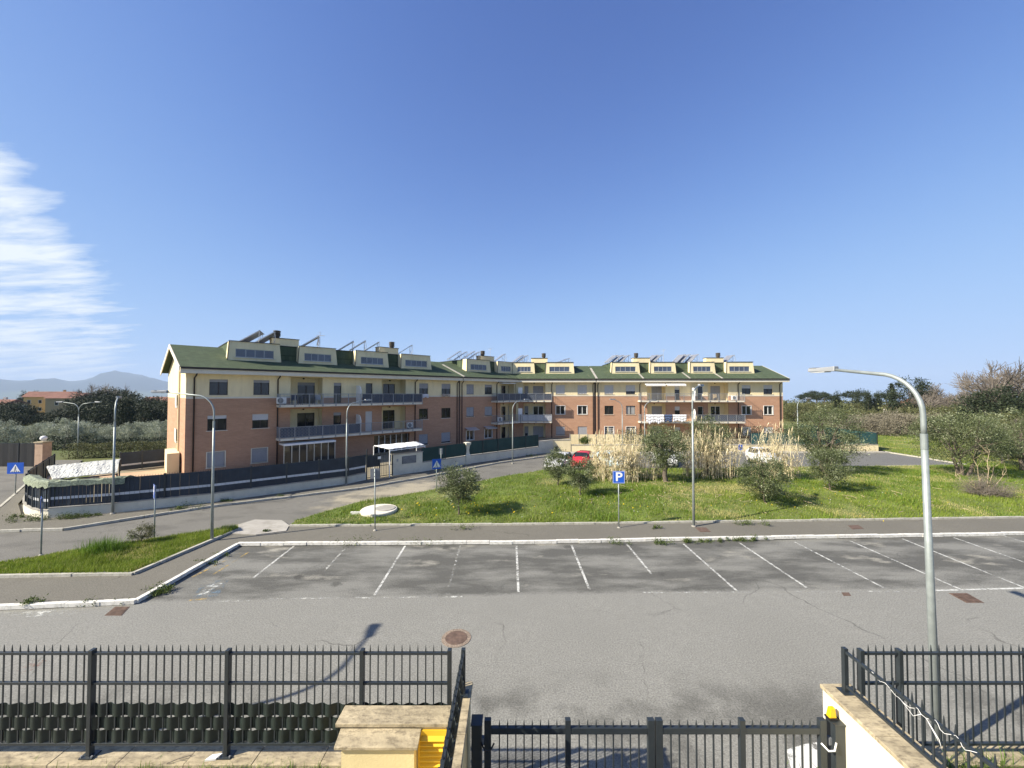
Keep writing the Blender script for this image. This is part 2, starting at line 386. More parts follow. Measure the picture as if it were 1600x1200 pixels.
M = dict(
  lot=mat_asphalt('lot_asphalt', (0.218, 0.214, 0.193), stalls=(12.95,)),
  road=mat_asphalt('road_asphalt', (0.160, 0.153, 0.135), dust=(G(610, 770).x, G(610, 770).y, 5.2, 2.2, R(48))),
  pavement=mat_asphalt('pavement_asphalt', (0.150, 0.140, 0.116)),
  court=mat_asphalt('court_asphalt', (0.150, 0.148, 0.140)),
  concrete=mat('concrete', (0.34, 0.32, 0.28), 0.9, 0.15, 1.2, grime=0.5, gcol=(0.16, 0.14, 0.10), bump=0.3),
  kerb=mat('kerb_white', (0.66, 0.64, 0.58), 0.85, 0.12, 3.0, grime=0.75, gcol=(0.22, 0.21, 0.17)),
  kerb_grey=mat('kerb_concrete', (0.42, 0.40, 0.34), 0.9, 0.15, 3.0, grime=0.7, gcol=(0.15, 0.15, 0.10)),
  stone=mat('travertine_coping', (0.36, 0.30, 0.195), 0.92, 0.3, 5.0, grime=1.0, gcol=(0.115, 0.092, 0.062), bump=0.4, bscale=18, mapping=(0.6, 1.6, 1)),
  cream=mat('cream_render', (0.76, 0.645, 0.40), 0.9, 0.07, 0.8, mapping=(1, 1, 0.25), grime=0.3, gcol=(0.42, 0.35, 0.22), bump=0.15, bscale=60),
  palecream=mat('pale_cream_render', (0.74, 0.68, 0.50), 0.9, 0.06, 1.0, grime=0.2, gcol=(0.5, 0.44, 0.30), bump=0.2, bscale=60),
  yellow=mat('yellow_render', (0.66, 0.55, 0.30), 0.9, 0.06, 1.5, grime=0.18, gcol=(0.42, 0.32, 0.14), bump=0.25, bscale=50),
  fascia=mat('fascia_paint', (0.66, 0.61, 0.50), 0.8, 0.06, 0.8, grime=0.2, gcol=(0.35, 0.30, 0.2)),
  gardenwall=mat('garden_wall_render', (0.62, 0.58, 0.47), 0.9, 0.08, 0.7, grime=0.35, gcol=(0.30, 0.28, 0.22)),
  brick=mat_brick('brick_cladding', (0.475, 0.265, 0.165), (0.40, 0.218, 0.134), (0.43, 0.33, 0.24)),
  roof=mat_roof('green_shingle', (0.068, 0.092, 0.053)),
  darkgreen=mat('green_cladding', (0.03, 0.06, 0.032), 0.9, 0.25, 1.5),
  gutter=mat('brown_gutter', (0.022, 0.016, 0.015), 0.5, 0.1),
  slot=mat('dark_joint', (0.06, 0.05, 0.045), 0.9, 0.1),
  glass=mat('window_glass', (0.018, 0.020, 0.022), 0.06, 0.3, 0.6, spec=0.6),
  skyglass=mat('attic_glass', (0.05, 0.065, 0.10), 0.08, 0.3, 0.5, spec=0.8),
  shutter=mat('grey_shutter', (0.30, 0.30, 0.31), 0.6, 0.06),
  shutter_lt=mat('pale_shutter', (0.55, 0.54, 0.52), 0.6, 0.05),
  framedark=mat('dark_frame', (0.035, 0.028, 0.025), 0.5, 0.1),
  framewhite=mat('white_frame', (0.75, 0.74, 0.70), 0.5, 0.05),
  white=mat('white_paint', (0.78, 0.77, 0.74), 0.6, 0.04),
  steel=mat('galvanised_steel', (0.29, 0.32, 0.31), 0.5, 0.14, 6.0, metal=0.35, grime=0.25, gcol=(0.25, 0.27, 0.27)),
  steel_grey=mat('grey_steel', (0.30, 0.31, 0.32), 0.5, 0.1, metal=0.3),
  darkmetal=mat('anthracite_paint', (0.023, 0.029, 0.033), 0.42, 0.12, 5.0, spec=0.5),
  strip=mat('green_plastic_strip', (0.014, 0.022, 0.019), 0.5, 0.2, 8.0),
  slat=mat('navy_plastic_slat', (0.020, 0.030, 0.044), 0.5, 0.25, 1.7),
  slat_white=mat('white_plastic_band', (0.52, 0.53, 0.54), 0.6, 0.08),
  greenmesh=mat('green_mesh_screen', (0.012, 0.045, 0.042), 0.7, 0.2, 1.0),
  greenpanel=mat('green_sheet', (0.03, 0.085, 0.08), 0.6, 0.12, 1.0),
  navy=mat('navy_screen', (0.020, 0.034, 0.066), 0.7, 0.15, 4.0),
  lattice=mat_lattice('navy_lattice', (0.018, 0.030, 0.058), (0.11, 0.135, 0.18), 3.6),
  lattice_w=mat_lattice('white_lattice', (0.55, 0.56, 0.58), (0.32, 0.34, 0.38)),
  blue=mat('sign_blue', (0.016, 0.10, 0.50), 0.4, 0.05),
  signgrey=mat('sign_back', (0.20, 0.21, 0.22), 0.5, 0.1, metal=0.3),
  black=mat('black_paint', (0.012, 0.012, 0.013), 0.5, 0.1),
  louvre=mat('yellow_enamel', (0.70, 0.44, 0.03), 0.4, 0.06),
  amber=mat('amber_plastic', (0.75, 0.42, 0.01), 0.25, 0.05),
  rust=mat('rusty_iron', (0.115, 0.075, 0.056), 0.85, 0.3, 8.0, grime=0.5, gcol=(0.07, 0.05, 0.04)),
  tarp=mat('white_tarpaulin', (0.70, 0.70, 0.68), 0.6, 0.1, 2.0, grime=0.3, gcol=(0.3, 0.28, 0.24)),
  net=mat('camouflage_net', (0.50, 0.50, 0.46), 0.95, 0.25, 14.0, bump=0.5, bscale=14.0, grime=0.5, gcol=(0.20, 0.21, 0.18)),
  terrace=mat('terracotta_terrace', (0.42, 0.29, 0.19), 0.85, 0.1, 1.0),
  soil=mat('garden_soil', (0.16, 0.13, 0.08), 0.95, 0.3, 3.0, grime=0.5, gcol=(0.06, 0.08, 0.03)),
  paving=mat('pale_paving', (0.22, 0.19, 0.13), 0.9, 0.12, 2.0, grime=0.4, gcol=(0.25, 0.22, 0.14)),
  bark=mat('olive_bark', (0.13, 0.105, 0.08), 0.95, 0.35, 6.0, bump=0.6, bscale=25),
  twig=mat('bare_twig', (0.150, 0.128, 0.105), 0.95, 0.3, 2.0),
  twig_pale=mat('pale_twig', (0.42, 0.33, 0.21), 0.95, 0.25, 2.0),
  lawn_soil=mat('lawn_ground', (0.115, 0.150, 0.035), 0.95, 0.35, 0.9, grime=0.6, gcol=(0.17, 0.155, 0.065)),
  tile=mat('terracotta_roof', (0.21, 0.10, 0.07), 0.9, 0.2, 0.6),
  cloth=mat('white_linen', (0.72, 0.72, 0.74), 0.9, 0.05, 3.0),
  clothblue=mat('blue_linen', (0.06, 0.09, 0.17), 0.9, 0.5, 6.0),
  panel=mat('collector_sky_glare', (0.20, 0.21, 0.23), 0.25, 0.1, spec=0.7),  # collector face: pale base colour has the sky's glare painted in
  alu=mat('aluminium', (0.55, 0.55, 0.55), 0.4, 0.08, metal=0.5),
  tyre=mat('tyre_rubber', (0.02, 0.02, 0.02), 0.9, 0.1),
  lens=mat('lamp_lens', (0.5, 0.5, 0.48), 0.2, 0.05),
)
paint_white = mat_paint('worn_white_paint', (0.52, 0.52, 0.48), 0.41, 0.56, 7.0)
paint_faint = mat_paint('faded_white_paint', (0.55, 0.55, 0.50), 0.50, 0.62)
paint_yellow = mat_paint('faded_yellow_paint', (0.50, 0.34, 0.10), 0.47, 0.62)
paint_blue = mat_paint('faded_blue_paint', (0.14, 0.20, 0.25), 0.50, 0.66)
paint_red = mat_paint('red_spray_marks', (0.26, 0.14, 0.11), 0.53, 0.66, 9.0)
F_OLIVE = foliage('olive_leaf', (0.042, 0.060, 0.020), (0.165, 0.190, 0.085), (0.34, 0.37, 0.23))
F_SILVER = foliage('silver_leaf', (0.15, 0.17, 0.11), (0.40, 0.43, 0.33), (0.55, 0.57, 0.48))
F_DARK = foliage('evergreen_leaf', (0.011, 0.019, 0.009), (0.040, 0.054, 0.024), trans=0.10)
F_BUSH = foliage('bush_leaf', (0.035, 0.060, 0.014), (0.12, 0.16, 0.035))
F_HEDGE = foliage('hedge_leaf', (0.055, 0.062, 0.020), (0.155, 0.160, 0.062), (0.24, 0.24, 0.12))
F_BLOSSOM = foliage('grey_scrub', (0.12, 0.105, 0.07), (0.30, 0.27, 0.20))
F_GRASS = foliage('grass_blade', (0.115, 0.170, 0.014), (0.265, 0.335, 0.046), (0.46, 0.41, 0.16), trans=0.35)
F_GRASS2 = foliage('lush_grass_blade', (0.070, 0.145, 0.014), (0.165, 0.265, 0.034), (0.30, 0.32, 0.08), trans=0.35)
F_REED = foliage('dry_reed', (0.54, 0.44, 0.25), (0.84, 0.75, 0.52), (0.32, 0.30, 0.14), trans=0.2)

# ------------------------------------------------------------------ terrain, roads, pavements
def smooth(a, b, x):
    t = np.clip((x - a) / (b - a), 0, 1); return t * t * (3 - 2 * t)
def terrain_h(x, y):
    x = np.asarray(x, float); y = np.asarray(y, float)
    r = np.hypot(x, y)
    left = smooth(38, 75, y) * smooth(-8, -34, x)
    h = -0.08 - 3.0 * left - 2.0 * smooth(80, 160, y) * smooth(0, -60, x)
    h = h - 190 * smooth(210, 3600, r)
    # far range of hills on the left
    az = np.degrees(np.arctan2(x, y))
    prof = 560 * smooth(-14, -32, az) * (0.80 + 0.10*np.sin(az*0.55+1.2) + 0.05*np.sin(az*1.7) + 0.02*np.sin(az*4.1)
           + 0.23*np.exp(-((az+45.6)/1.5)**2) + 0.07*np.exp(-((az+50.5)/1.3)**2))
    h = h + prof * smooth(7800, 10800, r) * (1 + 0.06*np.sin(az*11+r*0.004))
    return h
def th(x, y): return float(terrain_h(x, y))

def build_terrain():
    rad = np.concatenate([np.linspace(0, 120, 31), np.geomspace(126, 3000, 36), np.geomspace(3300, 7600, 10), np.linspace(7800, 11200, 22), np.linspace(11500, 13000, 4)])
    na = 360; ang = np.linspace(0, 2*np.pi, na, endpoint=False)
    X = (rad[:, None]*np.sin(ang)[None]); Y = (rad[:, None]*np.cos(ang)[None]); Z = terrain_h(X, Y)
    Z[:1] = -0.08
    V = np.stack([X, Y, Z], -1).reshape(-1, 3)
    i = np.arange(len(rad)-1)[:, None]; k = np.arange(na)[None]
    F = np.stack([i*na+k, (i+1)*na+k, (i+1)*na+(k+1) % na, i*na+(k+1) % na], -1).reshape(-1, 4)[:, ::-1]
    m, nt, b = _nodes('countryside')
    pos = nt.nodes.new('ShaderNodeNewGeometry').outputs['Position']
    n1 = _noise(nt, 0.05, 6, pos); n2 = _noise(nt, 0.004, 6, pos); n3 = _noise(nt, 1.2, 4, pos)
    c = _mixc(nt, _ramp(nt, n1, 0.35, 0.65), (0.085, 0.115, 0.03), (0.14, 0.13, 0.06))
    c = _mixc(nt, _ramp(nt, n2, 0.4, 0.6), c, (0.06, 0.075, 0.035))
    hs = nt.nodes.new('ShaderNodeSeparateXYZ'); nt.links.new(pos, hs.inputs[0])
    c = _mixc(nt, _math(nt, 'MULTIPLY', _ramp(nt, n3, 0.3, 0.8), 0.5), c, (0.12, 0.16, 0.04))
    c = _mixc(nt, _ramp(nt, hs.outputs[2], -150, -40), _mixc(nt, _ramp(nt, hs.outputs[2], -60, -20), (0.05, 0.06, 0.04), c), c)
    c = _mixc(nt, _ramp(nt, hs.outputs[2], 10, 60), c, (0.030, 0.040, 0.036))
    nt.links.new(c, b.inputs['Base Color']); b.inputs['Roughness'].default_value = 1.0; b.inputs['Specular IOR Level'].default_value = 0.1
    o = put('terrain', np_mesh('terrain', V, F), m); tag(o, 'rolling countryside with a far range of blue hills', 'ground', kind='structure')
    o.data.polygons.foreach_set('use_smooth', [True]*len(o.data.polygons))
build_terrain()

def sheet(name, pts, z, mat_, label=None, cat='road', kind='structure', parent=None):
    mb = MB(); n = len(pts); a = sum(pts[i][0]*pts[(i+1)%n][1]-pts[(i+1)%n][0]*pts[i][1] for i in range(n))
    if a < 0: pts = pts[::-1]
    mb.poly([(p[0], p[1], z) for p in pts]); o = mb.build(name, mat_, parent)
    bm = bmesh.new(); bm.from_mesh(o.data); bmesh.ops.triangulate(bm, faces=bm.faces[:]); bm.to_mesh(o.data); bm.free()
    if parent is None: tag(o, label, cat, kind=kind)
    return o

# surveyed lines
KERB = [(-40, 11.8), (-17, 11.95), G2(213, 943), G2(372, 853), G2(800, 850), G2(1240, 842), G2(1600, 836), (62, 20.2)]
GRASS_KERB = [(-21.0, 13.75), G2(208, 903), G2(372, 832)]
ROAD_NEAR = [(-21.2, 13.9), G2(0, 885), G2(185, 855), G2(372, 828)]
LAWN_ROAD = [G2(462, 817), G2(555, 789), G2(690, 766), G2(780, 748), G2(850, 737), G2(905, 733.5)]
LAWN_FAR = [(16, 33.6), (30, 34.6), (42, 35.4)]
LAWN_NEAR = [G2(452, 826), G2(800, 824), G2(1240, 818), G2(1600, 812.5), (62, 21.7)]
ROADFAR = [(-60, 16.5), G2(0, 832), G2(100, 829), G2(330, 793), G2(560, 765), G2(667, 746), G2(780, 724), G2(858, 713.5)]

lot = sheet('parking_lot', [(-62, -4), (64, -4), (64, 21.0)] + KERB[::-1][:-1] + [(-40, 11.8), (-62, 11.8)], 0.0, M['lot'], 'weathered grey asphalt of the near parking lot with stained bays', 'parking lot')
road = sheet('road', [(-62, 11.8), (-40, 11.8)] + [(-21.2, 12.0), (-21.2, 13.9)] + ROAD_NEAR[1:] + [G2(420, 838)] + LAWN_ROAD + LAWN_FAR[:1] + [(16, 42.6), (6, 42.6)] + [(-2, 42.4), (-14, 34), (-33, 18), (-62, 16.4)], 0.002, M['road'], 'patched asphalt side road climbing past the fenced gardens', 'road')
sheet('side_street', [(-62, 16.3), (-33.1, 17.9), (-27, 21), (-36, 31), (-43, 38.6), (-75, 38)], 0.001, M['road'], 'shaded asphalt side street ending at the black fence', 'road')
court = sheet('far_parking_lot', [(16, 33.6)] + LAWN_FAR[1:] + [(42.2, 43.6), (16, 42.6)], 0.004, M['court'], 'smooth dark asphalt parking court below the garden wall', 'parking lot')

def slab(name, pts, z0, z1, mat_, label, cat='pavement', parent=None, kind='structure'):
    o = MB().prism(pts, z0, z1).build(name, mat_, parent)
    bm = bmesh.new(); bm.from_mesh(o.data); bmesh.ops.triangulate(bm, faces=[f for f in bm.faces if len(f.verts) > 4]); bm.to_mesh(o.data); bm.free()
    if parent is None: tag(o, label, cat, kind=kind)
    return o

sidewalk = slab('sidewalk', KERB[1:] + LAWN_NEAR[::-1] + [G2(430, 822), G2(376, 829)] + GRASS_KERB[::-1] + [(-21.2, 13.6), (-21.2, 12.1)], -0.05, 0.115, M['pavement'], 'strip of worn asphalt pavement between the lawns and the parking bays')

KB = MB().box(-0.495, 0.495, -0.075, 0.075, -0.12, 0.0).mesh('kerbstone')
KB_G = MB().box(-0.495, 0.495, -0.06, 0.06, -0.12, 0.0).mesh('kerbstone')
def kerbstones(path, mesh, mat_, z, parent, seed=1, inset=0.0):
    r = random.Random(seed)
    if len(mesh.materials) == 0: mesh.materials.append(mat_)
    for a, b in zip(path[:-1], path[1:]):
        a, b = Vector((a[0], a[1])), Vector((b[0], b[1])); L = (b-a).length
        n = max(1, round(L)); ang = math.atan2(b.y-a.y, b.x-a.x); nrm = Vector((-math.sin(ang), math.cos(ang)))*inset
        for i in range(n):
            c = a.lerp(b, (i+0.5)/n) + nrm
            put('kerbstone', mesh, None, parent, (c.x + r.uniform(-0.008, 0.008), c.y + r.uniform(-0.014, 0.014), z + r.uniform(-0.012, 0.010)), rot=(r.uniform(-0.02, 0.02), r.uniform(-0.006, 0.006), ang + r.uniform(-0.012, 0.012)), scale=(L/n, 1, 1))
kerbstones(KERB[1:], KB, M['kerb'], 0.145, sidewalk, 1)
kerbstones(LAWN_NEAR, KB_G, M['kerb_grey'], 0.20, sidewalk, 2)
kerbstones(GRASS_KERB, KB_G, M['kerb_grey'], 0.21, sidewalk, 3)

far_walk_line = []
WALL_FRONT = [G2(75, 813), G2(175, 805), G2(330, 788), G2(545, 758), G2(572, 752)]
WALL_BACK = [G2(614, 745.5), G2(660, 739), G2(730, 727), G2(842, 710.5)]
far_walk = slab('roadside_pavement', ROADFAR[1:] + [(6.2, 43.2)] + WALL_BACK[::-1] + WALL_FRONT[::-1] + [G2(33, 806), G2(28, 790), G2(64, 752), (-33.5, 29.5), (-35, 28), G2(0, 793)], -0.05, 0.11, M['pavement'], 'narrow dark pavement along the foot of the garden fence')
kerbstones(ROADFAR[1:], KB_G, M['kerb'], 0.135, far_walk, 4)
kerbstones([G2(-60, 815), G2(0, 795), G2(42, 757), (-34.3, 28.6)], KB_G, M['kerb'], 0.135, far_walk, 5)
kerbstones(LAWN_ROAD, KB_G, M['kerb'], 0.10, road, 6)
kerbstones(ROAD_NEAR, KB_G, M['kerb'], 0.10, road, 7)
kerbstones([LAWN_ROAD[-1]] + LAWN_FAR + [(42.15, 43.5)], KB_G, M['kerb'], 0.13, court, 8)
apron = slab('concrete_apron', [G2(362, 838), G2(372, 824), G2(398, 816), G2(440, 817), G2(452, 825), G2(447, 834), G2(400, 840)], -0.05, 0.145, M['concrete'], 'pale broken concrete patch at the mouth of the pavement')
court_walk = slab('court_pavement', [(5.5, 42.0), (41.8, 42.7), (41.8, 43.6), (5.5, 43.4)], -0.05, 0.12, M['concrete'], 'pale concrete pavement below the long garden wall')

# the ground inside the gardens
slab('garden_ground', [(-24.8, 20.8), (-11.1, 29.9), (-3.5, 36.6), (3.6, 42.6), (41, 43.7), (44, 70), (-6, 70), (-40, 41), (-31.5, 27)], -0.7, 0.03, M['paving'], 'paved garden ground around the apartment buildings', 'ground')

# painted bay lines
def stripe(pxa, pya, pxb, pyb, w=0.085, z=0.005, m_=None):
    a, b = G(pxa, pya), G(pxb, pyb); d = (b-a).normalized(); n = Vector((-d.y, d.x, 0))*w/2
    L_ = (b-a).length; k = max(1, int(L_/1.5)); mb = MB()
    for i in range(k):
        p, q = a.lerp(b, i/k), a.lerp(b, (i+1)/k)
        mb.quad((p.x-n.x, p.y-n.y, z), (q.x-n.x, q.y-n.y, z), (q.x+n.x, q.y+n.y, z), (p.x+n.x, p.y+n.y, z))
    # wind upwards
    mb.f = [f[::-1] for f in mb.f] if (Vector((0,0,1)).dot((Vector(mb.v[1])-Vector(mb.v[0])).cross(Vector(mb.v[3])-Vector(mb.v[0]))) < 0) else mb.f
    return mb.build('painted_line', m_ or paint_white, lot)
for a in [(461, 852, 396, 903), (543, 853, 506, 893, paint_faint), (633, 853, 585, 930), (719, 853, 698, 928, paint_faint), (807, 853, 810, 925), (893, 852, 921, 921),
          (980, 851, 1018, 897), (1068, 850, 1152, 924), (1155, 848, 1260, 918), (1242, 847, 1382, 919), (1328, 845, 1501, 921),
          (1410, 842, 1630, 930), (1490, 840, 1720, 920), (1570, 838, 1800, 905)]:
    stripe(*a[:4], m_=a[4] if len(a) > 4 else paint_white)
stripe(1452, 923, 1720, 916); stripe(405, 936, 760, 932, m_=paint_faint); stripe(300, 941, 420, 938, m_=paint_faint); stripe(1000, 926, 1440, 924, m_=paint_faint)
stripe(388, 863, 330, 900, m_=paint_yellow); stripe(376, 864, 300, 902, m_=paint_yellow); stripe(296, 938, 322, 936, m_=paint_yellow)
stripe(-40, 962, 125, 957, w=0.32, m_=paint_faint); stripe(780, 764, 862, 722, w=0.1, z=0.008, m_=paint_faint)
# faded wheelchair bay mark
hb = MB(); p = [G(300, 934), G(318, 908), G(358, 906), G(340, 932)]
hb.poly([(q.x, q.y, 0.005) for q in p]); hb.build('painted_square', paint_blue, lot)
hb = MB(); p = [G(308, 930), G(322, 916), G(350, 909), G(344, 916), G(330, 922), G(326, 930)]
hb.poly([(q.x, q.y, 0.009) for q in p]); hb.build('painted_symbol', paint_faint, lot)
hb = MB(); p = [G(20, 1052), G(52, 1030), G(75, 1032), G(40, 1054)]
hb.poly([(q.x, q.y, 0.006) for q in p]); hb.build('spray_mark', paint_red, lot)
hb = MB(); p = [G(1228, 1172), G(1258, 1163), G(1292, 1158), G(1300, 1215), G(1240, 1215)]
hb.poly([(q.x, q.y, 0.006) for q in p]); hb.build('painted_patch', mat_paint('patchy_white_paint', (0.60, 0.60, 0.56), 0.44, 0.50, 3.0), lot)

# iron covers and gratings
def plate(name, pxs, label, cat, z=0.012, slots=0, group=None):
    p = [G(*q) for q in pxs]; t = thing(name, label, cat, (p[0].x, p[0].y, z-0.012 if z > 0.05 else 0), group=group)
    q = [(a.x-p[0].x, a.y-p[0].y) for a in p]
    h = 0.008
    MB().prism(q, -0.05, h).build('frame', M['rust'], t)
    c = (sum(a[0] for a in q)/4, sum(a[1] for a in q)/4); s = [(c[0]+(a[0]-c[0])*0.86, c[1]+(a[1]-c[1])*0.86) for a in q]
    if slots:
        mb = MB()
        for i in range(slots):
            f0, f1 = (i+0.15)/slots, (i+0.62)/slots
            l = lambda f: (s[0][0]+(s[3][0]-s[0][0])*f, s[0][1]+(s[3][1]-s[0][1])*f); r_ = lambda f: (s[1][0]+(s[2][0]-s[1][0])*f, s[1][1]+(s[2][1]-s[1][1])*f)
            mb.prism([l(f0), r_(f0), r_(f1), l(f1)], h, h+0.014)
        mb.build('grating', M['rust'], t)
    else: MB().prism(s, h, h+0.008).build('lid', M['rust'], t)
    return t
plate('drain_grating', [(163, 962), (190, 962), (203, 948), (180, 948)], 'iron drain grating in the road by the white kerb corner', 'drain', slots=6)
plate('drain_grating', [(1510, 942), (1538, 942), (1511, 927), (1482, 927)], 'large rusty drain grating at the end of the bay line', 'drain', slots=6)
plate('iron_cover', [(1094, 835), (1111, 835), (1103, 828), (1086, 828)], 'rusty square cover in the pavement beside a lamp post', 'manhole cover', z=0.127)
plate('iron_cover', [(1332, 831), (1350, 830), (1341, 824), (1325, 825)], 'rusty square cover in the pavement with no post beside it', 'manhole cover', z=0.127)
plate('iron_cover', [(1318, 931), (1330, 931), (1326, 926), (1315, 926)], 'small brown valve cover set in the parking lane', 'manhole cover')
M['cobble'] = mat('manhole_stones', (0.20, 0.15, 0.11), 0.9, 0.5, 22.0, grime=0.6, gcol=(0.40, 0.36, 0.30))
c = G(713, 997)
mh = thing('manhole', 'round brown manhole cover in a ring of stones before the fence corner', 'manhole', (c.x, c.y, 0))
MB().lathe([(0.40, -0.05), (0.40, 0.010), (0.30, 0.013)], n=28).build('ring', M['cobble'], mh)
MB().lathe([(0.30, -0.05), (0.30, 0.016), (0.28, 0.019)], n=28).build('lid', M['rust'], mh)
c = G(592, 803)
ck = thing('concrete_chamber', 'low round white concrete chamber lid lying in the lawn', 'manhole', (c.x, c.y, 0.05))
MB().lathe([(0.98, 0.0), (0.98, 0.20), (0.95, 0.23)], n=36).build('drum', M['fascia'], ck)
MB().lathe([(0.55, 0.23), (0.55, 0.26), (0.5, 0.27)], c=(0.32, 0.1), n=30).build('lid', M['concrete'], ck)
MB().box(-1.35, -0.75, -0.55, -0.43, 0.0, 0.22).build('block', M['kerb'], ck)

# ------------------------------------------------------------------ lawns and grass
def lawn_surface(name, pts, z, label, mound=0.0, center=(0, 0), rad=20.0, mat_=None):
    n = len(pts); a = sum(pts[i][0]*pts[(i+1)%n][1]-pts[(i+1)%n][0]*pts[i][1] for i in range(n))
    if a < 0: pts = pts[::-1]
    bm = bmesh.new(); bm.faces.new([bm.verts.new((p[0], p[1], 0)) for p in pts])
    bmesh.ops.triangulate(bm, faces=bm.faces[:])
    xs = [p[0] for p in pts]; ys = [p[1] for p in pts]
    for ax, lo, hi in ((0, min(xs), max(xs)), (1, min(ys), max(ys))):
        v = lo + 1.0
        while v < hi:
            co = (v, 0, 0) if ax == 0 else (0, v, 0); no = (1, 0, 0) if ax == 0 else (0, 1, 0)
            bmesh.ops.bisect_plane(bm, geom=bm.verts[:]+bm.edges[:]+bm.faces[:], plane_co=co, plane_no=no); v += 1.25
    P = np.array(pts); Q = np.roll(P, -1, 0)
    for v in bm.verts:
        d = 9.0; p = np.array([v.co.x, v.co.y])
        t = np.clip(((p-P)*(Q-P)).sum(1)/((Q-P)**2).sum(1), 0, 1); d = np.sqrt((((P+(Q-P)*t[:, None])-p)**2).sum(1)).min()
        k = min(1, d/3.0)
        v.co.z = z + k*(mound*max(0, 1-(np.hypot(*(p-np.array(center)))/rad)**2) + 0.05*math.sin(v.co.x*0.9)*math.cos(v.co.y*0.8))
    me = bpy.data.meshes.new(name); bmesh.ops.triangulate(bm, faces=bm.faces[:]); bm.normal_update(); bm.to_mesh(me); bm.free()
    o = put(name, me, mat_ or M['lawn_soil']); tag(o, label, 'lawn', kind='structure'); return o
def sample_mesh(me, n, rng, dens=None):
    me.calc_loop_triangles(); T = np.array([t.vertices[:] for t in me.loop_triangles]); V = np.array([v.co[:] for v in me.vertices])
    A, B, C = V[T[:, 0]], V[T[:, 1]], V[T[:, 2]]
    ar = np.linalg.norm(np.cross(B-A, C-A), axis=1)
    if dens is not None: ar = ar*dens((A+B+C)/3)
    i = rng.choice(len(T), n, p=ar/ar.sum()); u, v = rng.random(n), rng.random(n); s = u+v > 1; u[s], v[s] = 1-u[s], 1-v[s]
    return A[i]+(B[i]-A[i])*u[:, None]+(C[i]-A[i])*v[:, None]
def value_noise(P, sc, seed):
    r = np.random.default_rng(seed); g = r.random((128, 128)); q = P[:, :2]*sc+500; i = np.floor(q).astype(int); f = q-i; f = f*f*(3-2*f)
    a = g[i[:, 0] % 128, i[:, 1] % 128]; b = g[(i[:, 0]+1) % 128, i[:, 1] % 128]; c_ = g[i[:, 0] % 128, (i[:, 1]+1) % 128]; d = g[(i[:, 0]+1) % 128, (i[:, 1]+1) % 128]
    return (a*(1-f[:, 0])+b*f[:, 0])*(1-f[:, 1])+(c_*(1-f[:, 0])+d*f[:, 0])*f[:, 1]
def blades(name, P, h0, h1, w, mat_, label, rng, lean=0.5, dry=0.0, parent=None, cat='grass'):
    n = len(P); nz = value_noise(P, 0.45, 3); nz2 = value_noise(P, 1.7, 4)
    H = (h0+(h1-h0)*rng.random(n))*(0.55+0.9*nz2)
    a = rng.random(n)*2*np.pi; ln = rng.random(n)*lean
    H = H*(0.75+0.7*np.clip((value_noise(P, 0.6, 21)-0.4)*2.5, 0, 1))
    B = np.stack([np.cos(a), np.sin(a), np.zeros(n)], -1)*(w*(0.6+0.8*rng.random(n)))[:, None]
    D = np.stack([np.cos(a+1.3)*ln, np.sin(a+1.3)*ln, np.ones(n)], -1)*H[:, None]
    pz = value_noise(P, 0.28, 12)*0.6+value_noise(P, 1.1, 13)*0.4
    tone = np.clip(rng.random(n)*0.45+nz*0.5+(nz2-0.5)*0.3, 0, 0.85)
    d = rng.random(n) < dry*(0.10+2.2*np.clip((pz-0.5)*4, 0, 0.8)); tone[d] = 1.0; D[pz > 0.6] *= 0.6
    V = np.stack([P-B, P+B, P+D], 1).reshape(-1, 3); F = np.arange(3*n).reshape(-1, 3)
    o = put(name, np_mesh(name, V, F, np.repeat(tone, 3)), mat_, parent)
    if parent is None: tag(o, label, cat, kind='stuff')
    return o

def lawn_z(x, y): return 0.13+0.30*max(0, 1-(math.hypot(x-16, y-25)/22)**2)
def GL(px, py):
    z = 0.2
    for _ in range(4): p = G(px, py, z); z = lawn_z(p.x, p.y)
    return Vector((p.x, p.y, z))
LAWN_POLY = LAWN_NEAR + [(62, 62), (43, 62), (42.2, 43.6), (42.1, 35.4)] + LAWN_FAR[::-1][1:] + LAWN_ROAD[::-1]
lawn = lawn_surface('lawn', LAWN_POLY, 0.13, 'wide grassy island between the road and the parking bays', 0.30, (16, 25), 22)
tri = lawn_surface('lawn_wedge', [(-21.0, 13.85)] + GRASS_KERB[1:] + ROAD_NEAR[::-1], 0.14, 'wedge of long grass between the road and the pavement corner', 0.12, (-16, 15.5), 6)
near_w = lambda C: 1.0/np.maximum(8, C[:, 1]-8)
PL = sample_mesh(lawn.data, 330000, RNG, near_w)
blades('grass', PL, 0.05, 0.15, 0.011, F_GRASS, 'short spring grass covering the wide island', RNG, 0.9, dry=0.5)
sel = value_noise(PL, 0.22, 8) > 0.55
blades('lush_grass', PL[sel][::4]+RNG.normal(0, 0.05, PL[sel][::4].shape)*np.array([1, 1, 0]), 0.10, 0.24, 0.013, F_GRASS2, 'taller dark tufts growing in patches through the island', RNG, 0.8, dry=0.1)
PT = sample_mesh(tri.data, 42000, RNG)
blades('long_grass', PT, 0.06, 0.19, 0.010, F_GRASS, 'long bright grass on the wedge beside the road', RNG, 0.7, dry=0.35)
def tuft(px, py, r, h, n, z=0.14):
    c = G(px, py, z); P = np.stack([c.x+RNG.normal(0, r, n), c.y+RNG.normal(0, r*0.7, n), np.full(n, z)], -1)
    return P
blades('grass_clump', np.concatenate([tuft(162, 864, 0.34, 0.5, 1100)]), 0.16, 0.52, 0.012, F_GRASS2, 'tall tussock of grass on the wedge beside the road', RNG, 0.9)
